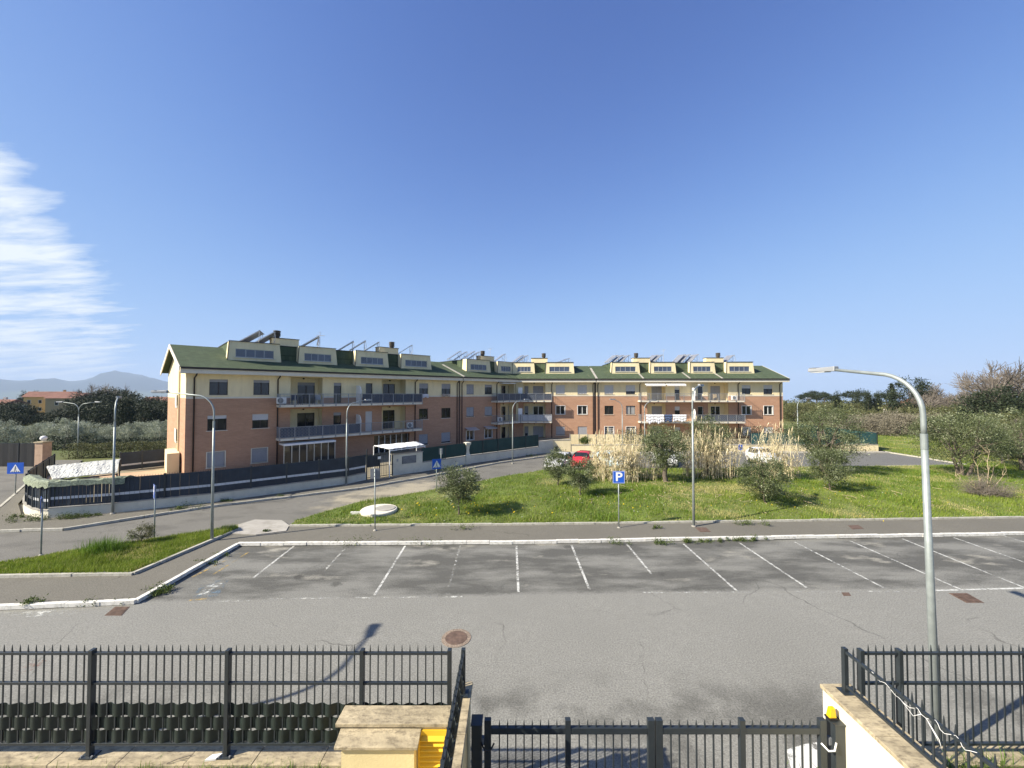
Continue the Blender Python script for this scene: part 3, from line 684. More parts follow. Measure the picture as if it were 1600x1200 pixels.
# flowers
def flowers(name, spots, size, col, label):
    m_ = mat(name+'_petal', col, 0.7, 0.1); mb = MB(); r = random.Random(5)
    for x, y, z in spots:
        s = size*r.uniform(0.6, 1.2); h = z+r.uniform(0.08, 0.2); a = r.uniform(0, 1.5)
        mb.poly([(x+s*math.cos(a+k*1.2566), y+s*math.sin(a+k*1.2566), h+(k % 2)*0.01) for k in range(5)])
        mb.poly([(x+s*math.cos(a+k*1.2566), y, h+s*math.sin(a+k*1.2566)) for k in range(5)])
    o = mb.build(name, m_); tag(o, label, 'flowers', kind='stuff')
fy = []
for (px, py, n, sx, sy) in ((1297, 772, 90, 2.2, 1.3), (735, 805, 40, 1.6, 0.8), (1000, 795, 14, 1.2, 0.6), (1240, 790, 30, 2.5, 1.5), (880, 790, 10, 1.5, 1)):
    c = G(px, py); fy += [(c.x+rnd.gauss(0, sx), c.y+rnd.gauss(0, sy), 0.25) for _ in range(n)]
flowers('yellow_flowers', fy, 0.035, (0.75, 0.55, 0.02), 'yellow flowers scattered in the island grass')
fw = [(p[0], p[1], p[2]-0.03) for p in PL[::1100]]
flowers('white_flowers', fw, 0.022, (0.75, 0.73, 0.62), 'tiny white daisies dotted over the island grass')
def litter():
    mb = MB(); r = random.Random(9)
    for px, py, n, sx in ((1100, 785, 60, 5.0), (1000, 770, 30, 3), (1300, 790, 20, 4)):
        c = G(px, py)
        for _ in range(n):
            x, y = c.x+r.gauss(0, sx), c.y+r.gauss(0, 1.8); a = r.uniform(0, 3.14); L_ = r.uniform(0.1, 0.55)
            z = lawn_z(x, y)+0.08; mb.bar((x, y, z), (x+L_*math.cos(a), y+L_*math.sin(a), z+r.uniform(0.0, 0.06)), 0.016)
    o = mb.build('reed_litter', M['twig_pale']); tag(o, 'broken pale reed stems littering the grass', 'reeds', kind='stuff')
litter()

# ------------------------------------------------------------------ apartment buildings
class Frame:
    """facade frame: x runs along the wall, y away from the viewer, z up"""
    def __init__(s, ox, oy, deg): s.o = (ox, oy); s.a = R(deg); s.u = (math.cos(s.a), math.sin(s.a)); s.w = (-s.u[1], s.u[0])
    def t(s, px, d=0.0):
        r = (px-800.0)/FPX; bx, by = s.o[0]+d*s.w[0], s.o[1]+d*s.w[1]
        return (r*by-bx)/(s.u[0]-r*s.u[1])
    def pt(s, t, d=0.0, z=0.0): return (s.o[0]+t*s.u[0]+d*s.w[0], s.o[1]+t*s.u[1]+d*s.w[1], z)
    def build(s, mb, name, mat_, root, smooth=False):
        o = mb.build(name, mat_, root, smooth=smooth)
        o.location = (s.o[0]-root.location.x, s.o[1]-root.location.y, -root.location.z); o.rotation_euler = (0, 0, s.a); return o
W1 = Frame(-26.5, 31.2, 44.0)
TN = 37.8
N_ = W1.pt(TN)
W2 = Frame(N_[0], N_[1], -1.5)
KM = math.tan(R(45.5/2))                       # mitre of the inner corner
TM = W1.t(718); SO = W2.t(930); SR = W2.t(1223)
FL = (-0.5, 2.55, 5.6); BAND = 6.28; WTOP = 8.30
WIN = ((0.42, 1.72), (3.52, 4.80), (6.52, 7.86))

def wall_grid(mb, t0, t1, z0, z1, holes, reveal=0.16):
    hs = [(max(a, t0), min(b, t1), max(c, z0), min(d, z1), c, d) for a, b, c, d in holes if b > t0 and a < t1 and d > z0 and c < z1]
    xs = sorted({t0, t1} | {h[0] for h in hs} | {h[1] for h in hs}); zs = sorted({z0, z1} | {h[2] for h in hs} | {h[3] for h in hs})
    for xa, xb in zip(xs[:-1], xs[1:]):
        run = None
        for za, zb in zip(zs[:-1], zs[1:]):
            cx, cz = (xa+xb)/2, (za+zb)/2
            if any(h[0] < cx < h[1] and h[2] < cz < h[3] for h in hs):
                if run: mb.quad((xa, 0, run[0]), (xb, 0, run[0]), (xb, 0, run[1]), (xa, 0, run[1])); run = None
            else: run = (run[0], zb) if run else (za, zb)
        if run: mb.quad((xa, 0, run[0]), (xb, 0, run[0]), (xb, 0, run[1]), (xa, 0, run[1]))
    for a, b, c, d, fc, fd in hs:
        mb.quad((a, 0, c), (a, 0, d), (a, reveal, d), (a, reveal, c)); mb.quad((b, 0, d), (b, 0, c), (b, reveal, c), (b, reveal, d))
        if abs(d-fd) < 1e-6: mb.quad((a, 0, d), (b, 0, d), (b, reveal, d), (a, reveal, d))
        if abs(c-fc) < 1e-6: mb.quad((b, 0, c), (a, 0, c), (a, reveal, c), (b, reveal, c))

def window(F, root, a, b, c, d, dep=0.10, fm='framedark', shut=0.0, sm='shutter', sill=True, lights=2, gm='glass', lattice=False, name='window'):
    fr = MB(); w = 0.055
    fr.box(a, a+w, dep, dep+0.06, c, d); fr.box(b-w, b, dep, dep+0.06, c, d); fr.box(a+w, b-w, dep, dep+0.06, c, c+w); fr.box(a+w, b-w, dep, dep+0.06, d-w, d)
    n = lights; cw = (b-a-2*w)/n
    for i in range(1, n): fr.box(a+w+cw*i-0.045, a+w+cw*i+0.045, dep, dep+0.055, c+w, d-w)
    if lattice:
        fr.box(a-0.07, a, -0.03, dep, c-0.05, d+0.05); fr.box(b, b+0.07, -0.03, dep, c-0.05, d+0.05); fr.box(a, b, -0.03, dep, d, d+0.05); fr.box(a, b, -0.03, dep, c-0.05, c)
        if lattice == 2:
            for i in range(1, 6): fr.box(a+(b-a)*i/6-0.014, a+(b-a)*i/6+0.014, dep-0.03, dep-0.002, c, d)
            for i in range(1, 4): fr.box(a, b, dep-0.026, dep-0.004, c+(d-c)*i/4-0.014, c+(d-c)*i/4+0.014)
    o = F.build(fr, name, M[fm], root)
    zt = d-w-(d-c-2*w)*shut
    for i in range(n):
        if zt-c > 0.1:
            p = MB(); p.box(a+w+cw*i+(0.045 if i else 0), a+w+cw*(i+1)-(0.045 if i < n-1 else 0), dep+0.03, dep+0.045, c+w, d-w); p.build('pane', M[gm], o)
    if shut > 0.02:
        s = MB(); k = max(2, int((d-zt)/0.09)); hh = (d-zt)/k
        for i in range(k):
            z1 = d-i*hh; s.hexa([(a, dep-0.045, z1-hh), (b, dep-0.045, z1-hh), (b, dep-0.02, z1-hh), (a, dep-0.02, z1-hh), (a, dep-0.035, z1-0.006), (b, dep-0.035, z1-0.006), (b, dep-0.02, z1-0.006), (a, dep-0.02, z1-0.006)])
        s.build('shutter', M[sm], o)
    if sill: MB().box(a-0.09, b+0.09, -0.06, dep-0.05, c-0.05, c-0.002).build('sill', M['fascia'], o)
    return o

def loggia(F, root, a, b, f, depth, doors, cm='cream', lower=None):
    """a recessed porch behind the wall: back wall, sides, ceiling; doors (a, b, height, shut, frame, lights)"""
    zt = f+2.62; mb = MB(); holes = [(x[0], x[1], f+0.02, f+x[2]) for x in doors]
    sub = MB(); wall_grid(sub, a, b, f, zt, holes, 0.14); mb.add([(v[0], v[1]+depth, v[2]) for v in sub.v], sub.f)
    mb.quad((a, 0.1, f), (a, depth, f), (a, depth, zt), (a, 0.1, zt)); mb.quad((b, depth, f), (b, 0.1, f), (b, 0.1, zt), (b, depth, zt))
    mb.quad((a, 0.1, zt), (a, depth, zt), (b, depth, zt), (b, 0.1, zt)); mb.quad((a, 0.1, f), (b, 0.1, f), (b, depth, f), (a, depth, f))
    o = F.build(mb, 'loggia', M[cm], root)
    for x in doors: window(F, root, x[0], x[1], f+0.02, f+x[2], depth+0.06, x[4], x[3], sill=False, lights=x[5], name='door')
    lm = MB(); c = (a+b)/2; lm.lathe([(0.05, zt-0.16), (0.09, zt-0.14), (0.09, zt-0.04), (0.03, zt)], (c, depth-0.25), 10); lm.build('wall_lamp', M['black'], o)
    return o

def balcony(F, root, a, b, f, depth=1.35, k0=0.0, k1=0.0, ends=(True, True), screens=(), slabmat='fascia'):
    """slab and railing; the ends follow t = a + k0*d, so two balconies can meet at a mitre"""
    A = lambda d: a+k0*d; B = lambda d: b+k1*d
    D = depth; mb = MB()
    mb.hexa([(A(D), -D, f-0.22), (B(D), -D, f-0.22), (B(0), 0.0, f-0.22), (A(0), 0.0, f-0.22), (A(D), -D, f), (B(D), -D, f), (B(0), 0.0, f), (A(0), 0.0, f)])
    sl = F.build(mb, 'balcony', M[slabmat], root)
    r = MB(); d = D-0.05; x0, x1 = A(d), B(d); y = -d-0.08
    zt, zb = f+1.0, f+0.08
    def run(p, q, first=True, last=True):
        p, q = Vector(p), Vector(q); L = (q-p).length; n = max(1, round(L/1.25)); dr = (q-p)/L
        r.bar((p.x, p.y, zt), (q.x, q.y, zt), 0.045, 0.045); r.bar((p.x, p.y, zb), (q.x, q.y, zb), 0.03, 0.03)
        for i in range(n+1):
            if (i == 0 and not first) or (i == n and not last): continue
            c = p.lerp(q, i/n); r.bar((c.x, c.y, f-0.16), (c.x, c.y, zt), 0.05, 0.05)
            if dr.x > 0.5: r.box(c.x-0.07, c.x+0.07, c.y+0.02, c.y+0.075, f-0.19, f-0.05)
        k = int(L/0.115)
        for i in range(1, k):
            c = p.lerp(q, i/k); r.bar((c.x, c.y, zb), (c.x, c.y, zt), 0.014, 0.014)
    run((x0, y, 0), (x1, y, 0))
    if ends[0]: run((x0, y, 0), (A(0)+0.03, -0.03, 0), False, False)
    if ends[1]: run((x1, y, 0), (B(0)-0.03, -0.03, 0), False, False)
    r.build('railing', M['steel_grey'], sl)
    for s0, s1, mm in screens:
        s = MB(); n = max(2, int((s1-s0)/0.30)); w = (s1-s0)/n
        for i in range(n):
            o_ = 0.012 if i % 2 else 0.0
            s.box(s0+w*i+0.004, s0+w*(i+1)-0.004, y+0.032+o_, y+0.044+o_, f+0.06, f+0.97)
        s.build('privacy_screen', M[mm], sl)
    return sl

def pipe(F, root, t, z0=-0.5, z1=8.3, d=-0.07, kick=True):
    mb = MB(); pts = [(t, d, z0), (t, d, z1-0.35)] + ([(t+0.12, d-0.15, z1-0.12), (t+0.16, d-0.42, z1+0.25)] if kick else [(t, d, z1+0.2)])
    mb.tube(pts, 0.055, 8); return F.build(mb, 'downpipe', M['gutter'], root, True)

RISE = 2.30/6.32; ZG = 8.80; OV = 0.82; DEEP = 11.0; RIDGE = 11.10; DECK = 11.40
def roof_z(d): return ZG+(d+OV)*RISE
def roof(F, root, t0, t1, k0=0.0, k1=0.0, ends=(False, False), back=True):
    """pitched roof with fascia and gutter; ends t = t0 + k0*d"""
    e0 = 0.45 if ends[0] else 0.0; e1 = 0.45 if ends[1] else 0.0
    A = lambda d: t0-e0+k0*d; B = lambda d: t1+e1+k1*d
    H = 5.5; th_ = 0.10; zr = roof_z(H)
    mb = MB()
    mb.hexa([(A(-OV), -OV, ZG-th_), (B(-OV), -OV, ZG-th_), (B(H), H, zr-th_), (A(H), H, zr-th_), (A(-OV), -OV, ZG), (B(-OV), -OV, ZG), (B(H), H, zr), (A(H), H, zr)])
    o = F.build(mb, 'roof', M['roof'], root)
    if back:
        E = DEEP+OV; b2 = MB()
        b2.hexa([(A(H), H, zr-th_), (B(H), H, zr-th_), (B(E), E, ZG-th_), (A(E), E, ZG-th_), (A(H), H, zr+0.003), (B(H), H, zr+0.003), (B(E), E, ZG), (A(E), E, ZG)])
        b2.build('roof_slope', M['roof'], o)
    g = MB()
    g.hexa([(A(-OV-0.10), -OV-0.10, 8.64), (B(-OV-0.10), -OV-0.10, 8.64), (B(-OV), -OV, 8.64), (A(-OV), -OV, 8.64), (A(-OV-0.10), -OV-0.10, 8.80), (B(-OV-0.10), -OV-0.10, 8.80), (B(-OV), -OV, 8.80), (A(-OV), -OV, 8.80)])
    g.build('gutter', M['gutter'], o)
    f = MB()
    f.hexa([(A(-OV), -OV, 8.28), (B(-OV), -OV, 8.28), (B(-OV+0.06), -OV+0.06, 8.28), (A(-OV+0.06), -OV+0.06, 8.28), (A(-OV), -OV, 8.69), (B(-OV), -OV, 8.69), (B(-OV+0.06), -OV+0.06, 8.69), (A(-OV+0.06), -OV+0.06, 8.69)])
    f.quad((A(-OV+0.06), -OV+0.06, 8.30), (A(0.3), 0.3, 8.30), (B(0.3), 0.3, 8.30), (B(-OV+0.06), -OV+0.06, 8.30))
    f.build('fascia', M['fascia'], o)
    for flag, Q, s in ((ends[0], A, -1), (ends[1], B, 1)):     # sloping barge boards at a gable
        if flag:
            v = MB()
            for d0, d1 in ((-OV, H), (H, DEEP+OV)):
                z0 = roof_z(d0) if d0 < H else roof_z(H); z1 = roof_z(d1) if d1 <= H else ZG
                x0, x1 = Q(d0)+0.03*s, Q(d1)+0.03*s
                v.hexa([(x0-0.06, d0, z0-0.34), (x0, d0, z0-0.34), (x1, d1, z1-0.34), (x1-0.06, d1, z1-0.34), (x0-0.06, d0, z0+0.02), (x0, d0, z0+0.02), (x1, d1, z1+0.02), (x1-0.06, d1, z1+0.02)])
            v.build('barge_board', M['fascia'], o)
    return o

def attic(F, root, rf, t0, t1, dormers, k0=0.0, k1=0.0):
    """flat-topped attic: green walls set back, cream dormers in front; dormers (a, b, wa, wb)"""
    d0, d1 = 2.55, 8.6
    A = lambda d: t0+k0*d; B = lambda d: t1+k1*d
    mb = MB(); zb = 9.2
    mb.hexa([(A(d0), d0-0.35, zb), (B(d0), d0-0.35, zb), (B(d1), d1, zb), (A(d1), d1, zb), (A(d0), d0, DECK-0.06), (B(d0), d0, DECK-0.06), (B(d1), d1, DECK-0.06), (A(d1), d1, DECK-0.06)])
    at = F.build(mb, 'attic', M['roof'], root)
    k = MB(); k.hexa([(A(d0)-0.05, d0-0.08, DECK-0.06), (B(d0)+0.05, d0-0.08, DECK-0.06), (B(d1)+0.05, d1+0.05, DECK-0.06), (A(d1)-0.05, d1+0.05, DECK-0.06),
                      (A(d0)-0.05, d0-0.08, DECK), (B(d0)+0.05, d0-0.08, DECK), (B(d1)+0.05, d1+0.05, DECK), (A(d1)-0.05, d1+0.05, DECK)])
    k.build('deck', M['gutter'], at)
    for a, b, wa, wb, *sk in dormers:
        ka, kb = (sk+[0, 0])[:2]
        f0, f1 = 1.55, 1.72; z0, z1 = 9.35, DECK+0.005; fl = 0.16
        a0 = a-(0 if ka else fl); b0 = b+(0 if kb else fl); wz = (9.98, 10.74)
        m_ = MB()
        # sloping front face with its opening, then the cheeks
        def P(x, z, ins=0.0):
            q = (z-z0)/(z1-z0); return (x, f0+(f1-f0)*q+ins, z)
        e = lambda z, s: (a0+(a-a0)*(z-z0)/(z1-z0)) if s == 0 else (b0+(b-b0)*(z-z0)/(z1-z0))
        m_.quad(P(e(z0, 0), z0), P(e(z0, 1), z0), P(e(wz[0], 1), wz[0]), P(e(wz[0], 0), wz[0]))
        m_.quad(P(e(wz[1], 0), wz[1]), P(e(wz[1], 1), wz[1]), P(e(z1, 1), z1), P(e(z1, 0), z1))
        m_.quad(P(e(wz[0], 0), wz[0]), P(wa, wz[0]), P(wa, wz[1]), P(e(wz[1], 0), wz[1]))
        m_.quad(P(wb, wz[0]), P(e(wz[0], 1), wz[0]), P(e(wz[1], 1), wz[1]), P(wb, wz[1]))
        for p, q in (((wa, wz[0]), (wa, wz[1])), ((wb, wz[1]), (wb, wz[0])), ((wa, wz[1]), (wb, wz[1])), ((wb, wz[0]), (wa, wz[0]))):
            m_.quad(P(*p), P(*q), P(*q, 0.25), P(*p, 0.25))
        m_.quad(P(a0, z0), P(a, z1), (a, d0+0.1, z1), (a0, d0+0.1, z0)); m_.quad(P(b, z1), P(b0, z0), (b0, d0+0.1, z0), (b, d0+0.1, z1))
        m_.quad(P(a, z1), P(b, z1), (b, d0+0.1, z1), (a, d0+0.1, z1))
        dm = F.build(m_, 'dormer', M['cream'], root)
        tr = MB(); tr.bar((a-0.03, f1-0.05, z1+0.03), (b+0.03, f1-0.05, z1+0.03), 0.10, 0.05); tr.bar((a0-0.02, f0-0.02, z0), (a-0.02, f1-0.02, z1), 0.05, 0.05)
        tr.build('metal_trim', M['gutter'], dm)
        w = window(F, root, wa, wb, wz[0], wz[1], f0+(f1-f0)*0.35+0.08, 'steel_grey', sill=False, lights=4 if wb-wa > 1.6 else 3, gm='skyglass', name='dormer_window')
        MB().box(wa-0.12, wb+0.12, f0-0.04, f0+0.1, wz[0]-0.07, wz[0]-0.004).build('sill', M['fascia'], w)
    return at

def chimney(F, root, t, d, length, pot=0.3):
    mb = MB(); mb.box(t, t+length, d, d+1.0, DECK, DECK+0.72)
    o = F.build(mb, 'chimney', M['cream'], root)
    c = MB(); c.box(t-0.06, t+length+0.06, d-0.06, d+1.06, DECK+0.72, DECK+0.78); c.build('capping', M['gutter'], o)
    x, y = t+length*pot, d+0.5; p = MB()
    p.lathe([(0.24, DECK+0.78), (0.24, DECK+0.95)], (x, y), 14)
    for i in range(4):
        z = DECK+1.0+i*0.15; p.lathe([(0.22, z-0.05), (0.34, z), (0.34, z+0.07), (0.22, z+0.10)], (x, y), 14)
    p.build('chimney_pot', M['darkpot'], o); return o
M['darkpot'] = mat('chimney_clay', (0.10, 0.085, 0.065), 0.8, 0.25, 6.0)

def facade(F, root, t0, t1, holes):
    bm_, cm = MB(), MB()
    wall_grid(bm_, t0, t1, -0.7, BAND, holes); wall_grid(cm, t0, t1, BAND, WTOP, holes)
    F.build(bm_, 'brick_wall', M['brick'], root); F.build(cm, 'rendered_wall', M['cream'], root)
    # white string course, broken at the openings
    cuts = sorted([(a, b) for a, b, c, d in holes if c < BAND < d]); x = t0
    for a, b in cuts+[(t1, t1)]:
        if a-x > 0.05: F.build(MB().box(x, a, -0.025, 0.0, BAND-0.06, BAND+0.09), 'string_course', M['fascia'], root)
        x = max(x, b)
def back_walls(F, root, t0, t1, k0=0.0, k1=0.0, left=True, right=True):
    mb = MB(); A = lambda d: t0+k0*d; B = lambda d: t1+k1*d; D = DEEP
    mb.quad((B(D), D, -0.7), (A(D), D, -0.7), (A(D), D, WTOP), (B(D), D, WTOP))
    F.build(mb, 'back_wall', M['cream'], root)
    for flag, Q, s in ((left, A, 0), (right, B, 1)):
        if not flag: continue
        lo, hi = MB(), MB()
        q = [(Q(0), 0, -0.7), (Q(D), D, -0.7), (Q(D), D, BAND), (Q(0), 0, BAND)]; lo.poly(q if s else q[::-1])
        q = [(Q(0), 0, BAND), (Q(D), D, BAND), (Q(D), D, WTOP+0.35), (Q(5.5), 5.5, roof_z(5.5)-0.12), (Q(0), 0, WTOP+0.35)]; hi.poly(q if s else q[::-1])
        F.build(lo, 'end_wall', M['brick'], root); F.build(hi, 'gable_wall', M['cream'], root)

def px_windows(F, cols, zz): return [(F.t(a), F.t(b), zz[0], zz[1]) for a, b in cols]
M['curtain'] = mat('net_curtain', (0.30, 0.30, 0.29), 0.5, 0.15, 8.0, mapping=(6, 6, 0.3))

# ---- first block: long wing on the left
B1 = thing('apartment_building', 'long shaded brick and cream apartment block with camouflage garden at its gable end', 'apartment building', W1.pt(0, 0, 0))
holes = []; items = []
for cols, fl in ((((327, 356), (396, 421)), 2), (((325, 355), (395, 420)), 1), (((325.5, 353), (395, 419)), 0)):
    for h in px_windows(W1, cols, WIN[fl]): holes.append(h); items.append((h, fl))
right_cols = ((655, 669), (690, 704))
for fl in (2, 1, 0):
    for h in px_windows(W1, right_cols, WIN[fl]): holes.append(h); items.append((h, fl+10))
lg = [(W1.t(454), W1.t(504)), (W1.t(597), W1.t(634))]
for f in FL[1:]:
    for a, b in lg: holes.append((a, b, f, f+2.62))
dr = [(W1.t(521.5), W1.t(533.5)), (W1.t(571.5), W1.t(582))]
for f in FL[1:]:
    for a, b in dr: holes.append((a, b, f+0.02, f+2.15))
# ground floor: two wide garden openings under the balcony
gnd = [(W1.t(448), W1.t(520)), (W1.t(585), W1.t(640))]
for a, b in gnd: holes.append((a, b, FL[0]+0.02, FL[0]+2.5))
facade(W1, B1, 0.0, TM-0.14, holes)
back_walls(W1, B1, 0.0, TM-0.14, k0=-0.06)
sh = {(0, 2): 0.16, (1, 2): 0.18}
for i, (h, k) in enumerate(items):
    fl = k % 10
    if k == 2: window(W1, B1, *h, shut=0.14, sm='shutter')
    elif k == 1: window(W1, B1, *h, shut=0.2 if i % 2 == 0 else 0.42, sm='shutter_lt')
    elif k == 0: window(W1, B1, *h, fm='fascia', shut=1.0, lattice=1)
    elif k == 12: window(W1, B1, *h, shut=0.45, sm='shutter')
    elif k == 11: window(W1, B1, *h, shut=0.0)
    else: window(W1, B1, *h, shut=0.92, sm='shutter')
for f, sm_ in ((FL[2], 0.12), (FL[1], 0.0)):
    loggia(W1, B1, lg[0][0], lg[0][1], f, 1.3, [(W1.t(465, 1.3), W1.t(492, 1.3), 2.15, sm_, 'framedark', 2)])
    loggia(W1, B1, lg[1][0], lg[1][1], f, 1.3, [(W1.t(598.5, 1.3), W1.t(617, 1.3), 2.15, 0.0, 'framedark', 2)])
    window(W1, B1, *dr[0], f+0.02, f+2.15, 0.10, 'framedark', 0.12, sill=False, lights=1, name='door')
    window(W1, B1, *dr[1], f+0.02, f+2.15, 0.10, 'framedark' if f > 4 else 'framewhite', 0.0 if f > 4 else 1.0, 'shutter_lt', sill=False, lights=1, name='door')
for a, b in gnd: window(W1, B1, a, b, FL[0]+0.02, FL[0]+2.5, 0.4, 'framewhite', 0.0, sill=False, lights=6, name='garden_door')
a1, b1 = W1.t(438, -1.35), W1.t(660, -1.35); mid = W1.t(556, -1.35)
balcony(W1, B1, a1, b1, FL[2], screens=[(W1.t(567, -1.35), b1-0.05, 'navy')])
balcony(W1, B1, a1, b1, FL[1], screens=[(a1+0.05, W1.t(564, -1.35), 'lattice')])
for f in FL[1:]:
    s = MB(); t_ = W1.t(560, -0.5)
    s.prism([(-1.25, f), (-1.25, f+1.3), (-1.1, f+1.65), (-0.8, f+1.85), (0.0, f+1.9), (0.0, f)][::1], t_-0.03, t_+0.03)
    s.v = [(v[2], v[0], v[1]) for v in s.v]; W1.build(s, 'divider_screen', M['white'], B1)
for px in (303.5, 434, 648.5, 714): pipe(W1, B1, W1.t(px))
rf = roof(W1, B1, 0.0, TM-0.05, k0=-0.06, ends=(True, False))
attic(W1, B1, rf, W1.t(356, 2.0), W1.t(672, 2.0), [(W1.t(357, 1.7), W1.t(436, 1.7), W1.t(367, 1.65), W1.t(427, 1.65)), (W1.t(467, 1.7), W1.t(524, 1.7), W1.t(475, 1.65), W1.t(517, 1.65)),
   (W1.t(556, 1.7), W1.t(605, 1.7), W1.t(563.5, 1.65), W1.t(598.5, 1.65)), (W1.t(627, 1.7), W1.t(672, 1.7), W1.t(633, 1.65), W1.t(667, 1.65))])
chimney(W1, B1, W1.t(424, 2.6), 2.6, W1.t(466, 2.6)-W1.t(424, 2.6), 0.22)
chimney(W1, B1, W1.t(592, 2.6), 2.6, W1.t(622, 2.6)-W1.t(592, 2.6), 0.75)
# recessed balconies in the sunny gable end
ge = MB()
for f in FL[1:]:
    ge.box(-0.38, -0.02, 3.3, 5.2, f-0.2, f)
    ge.box(-0.40, -0.36, 3.3, 5.2, f, f+1.0)
W1.build(ge, 'gable_balcony', M['shutter_lt'], B1)
gs = MB(); gs.box(-0.30, 0.0, 2.95, 3.25, -0.6, 8.6); gs.box(-0.30, 0.0, 5.3, 5.5, -0.6, 8.6); W1.build(gs, 'gable_pilaster', M['cream'], B1)
ga = MB(); ga.box(-1.0, -0.22, 1.6, 5.5, -0.5, 1.7); W1.build(ga, 'garden_room', M['cream'], B1)
vt = MB(); va, vb = W1.t(444, -1.6), W1.t(525, -1.6)
vt.box(va, vb, -1.75, -0.01, FL[0]+2.42, FL[0]+2.58); vr = W1.build(vt, 'veranda_roof', M['white'], B1)
vp = MB()
for i in range(8):
    x = va+0.05+(vb-va-0.1)*i/7; vp.box(x-0.03, x+0.03, -1.65, -1.59, FL[0], FL[0]+2.42)
vp.box(va, vb, -1.66, -1.58, FL[0]+0.0, FL[0]+0.5); vp.build('veranda_frame', M['fascia'], vr)
for i in range(7):
    x0 = va+0.05+(vb-va-0.1)*i/7; x1 = va+0.05+(vb-va-0.1)*(i+1)/7; MB().box(x0+0.03, x1-0.03, -1.63, -1.61, FL[0]+0.5, FL[0]+2.42).build('veranda_pane', M['glass'], vr)

# ---- second block: both sides of the inner corner
B2 = thing('apartment_building', 'apartment block folded around the inner corner, balconies meeting in the angle', 'apartment building', (N_[0], N_[1], 0))
cB = ((729, 740.5), (757.5, 769)); cC = ((868.5, 882.5), (902.5, 917))
hB = []; itB = []; hC = []; itC = []
for fl in (2, 1, 0):
    for h in px_windows(W1, cB, WIN[fl]): hB.append(h); itB.append((h, fl))
    for h in px_windows(W2, cC, WIN[fl]): hC.append(h); itC.append((h, fl))
lb = (W1.t(782), W1.t(803)); lc = (W2.t(818), W2.t(852))
for f in FL:
    hB.append((lb[0], lb[1], f, f+2.62)); hC.append((lc[0], lc[1], f, f+2.62))
facade(W1, B2, TM+0.14, TN, hB); facade(W2, B2, 0.0, SO-0.14, hC)
back_walls(W1, B2, TM+0.14, TN, 0, KM, True, False); back_walls(W2, B2, 0.0, SO-0.14, -KM, 0, False, True)
for i, (h, fl) in enumerate(itB):
    w = window(W1, B2, *h, shut=(1.0 if i == 0 else 0.25) if fl == 2 else (0.97 if fl == 1 else 0.0), fm='framedark' if fl else 'framewhite', lattice=1 if fl == 0 else 0)
    if fl == 0:
        a, b, c, d = h; aw = MB()
        aw.hexa([(a-0.25, -0.95, d+0.05), (b+0.25, -0.95, d+0.05), (b+0.25, -0.02, d+0.35), (a-0.25, -0.02, d+0.35), (a-0.25, -0.95, d+0.09), (b+0.25, -0.95, d+0.09), (b+0.25, -0.02, d+0.39), (a-0.25, -0.02, d+0.39)])
        W1.build(aw, 'awning', M['alu'], B2)
for i, (h, fl) in enumerate(itC):
    if fl == 1: window(W2, B2, *h, fm='framewhite', lattice=1)
    else: window(W2, B2, *h, shut=0.98, sm='shutter_lt' if fl == 2 else 'shutter')
for f in FL:
    loggia(W1, B2, lb[0], lb[1], f, 1.1, [(W1.t(783.5, 1.1), W1.t(790, 1.1), 2.15, 0.0, 'framedark', 1), (W1.t(794, 1.1), W1.t(801.5, 1.1), 2.15, 0.0 if f > 4 else 0.9, 'framedark', 1)])
    loggia(W2, B2, lc[0], lc[1], f, 1.1, [(W2.t(819.5, 1.1), W2.t(825.5, 1.1), 2.15, 0.5, 'framewhite', 1), (W2.t(833, 1.1), W2.t(849, 1.1), 2.15, 0.0 if f == FL[1] else 1.0, 'framewhite' if f == FL[1] else 'framedark', 2)])
bA, bB = W1.t(777, -1.3), W2.t(862, -1.3)
balcony(W1, B2, bA, TN, FL[2], k1=-KM, ends=(True, False), screens=[(bA+0.05, TN-KM*1.42, 'lattice')])
balcony(W2, B2, 0, bB, FL[2], k0=KM, ends=(False, True), screens=[(KM*1.42, bB-0.05, 'lattice')])
balcony(W1, B2, bA, TN, FL[1], k1=-KM, ends=(True, False))
balcony(W2, B2, 0, bB, FL[1], k0=KM, ends=(False, True), screens=[(KM*1.42+0.3, bB-0.05, 'lattice_w')])
for f in FL[1:]:
    s = MB(); s.box(0.25, 0.85, -1.1, -1.04, f, f+1.9); W2.build(s, 'divider_screen', M['white'], B2)
    s = MB(); s.box(-0.1, 0.25, -0.35, -0.02, f, f+2.62); W2.build(s, 'corner_pillar', M['cream'], B2)
aw = MB(); aw.box(W1.t(786, -0.9), W1.t(806, -0.9), -0.95, -0.05, 8.05, 8.14); W1.build(aw, 'awning', M['white'], B2)
for px in (721.5, 776): pipe(W1, B2, W1.t(px))
for px in (862, 926.5): pipe(W2, B2, W2.t(px))
rf = roof(W1, B2, TM+0.05, TN, 0, KM); roof(W2, B2, 0, SO-0.05, -KM, 0)
attic(W1, B2, rf, W1.t(728, 2.0), TN, [(W1.t(729.5, 1.7), W1.t(765, 1.7), W1.t(735, 1.65), W1.t(760, 1.65)), (W1.t(778, 1.7), TN+KM*1.6, W1.t(783, 1.65), W1.t(798, 1.65), 0, 1)], 0, KM)
attic(W2, B2, rf, 0, W2.t(897, 2.0), [(-KM*1.6, W2.t(834.5, 1.7), W2.t(808.5, 1.65), W2.t(829.5, 1.65), 1, 0), (W2.t(853, 1.7), W2.t(896, 1.7), W2.t(858.5, 1.65), W2.t(890, 1.65))], -KM, 0)
chimney(W1, B2, W1.t(751, 2.6), 2.6, W1.t(772, 2.6)-W1.t(751, 2.6), 0.3)
chimney(W2, B2, W2.t(830.5, 2.6), 2.6, W2.t(855.5, 2.6)-W2.t(830.5, 2.6), 0.78)

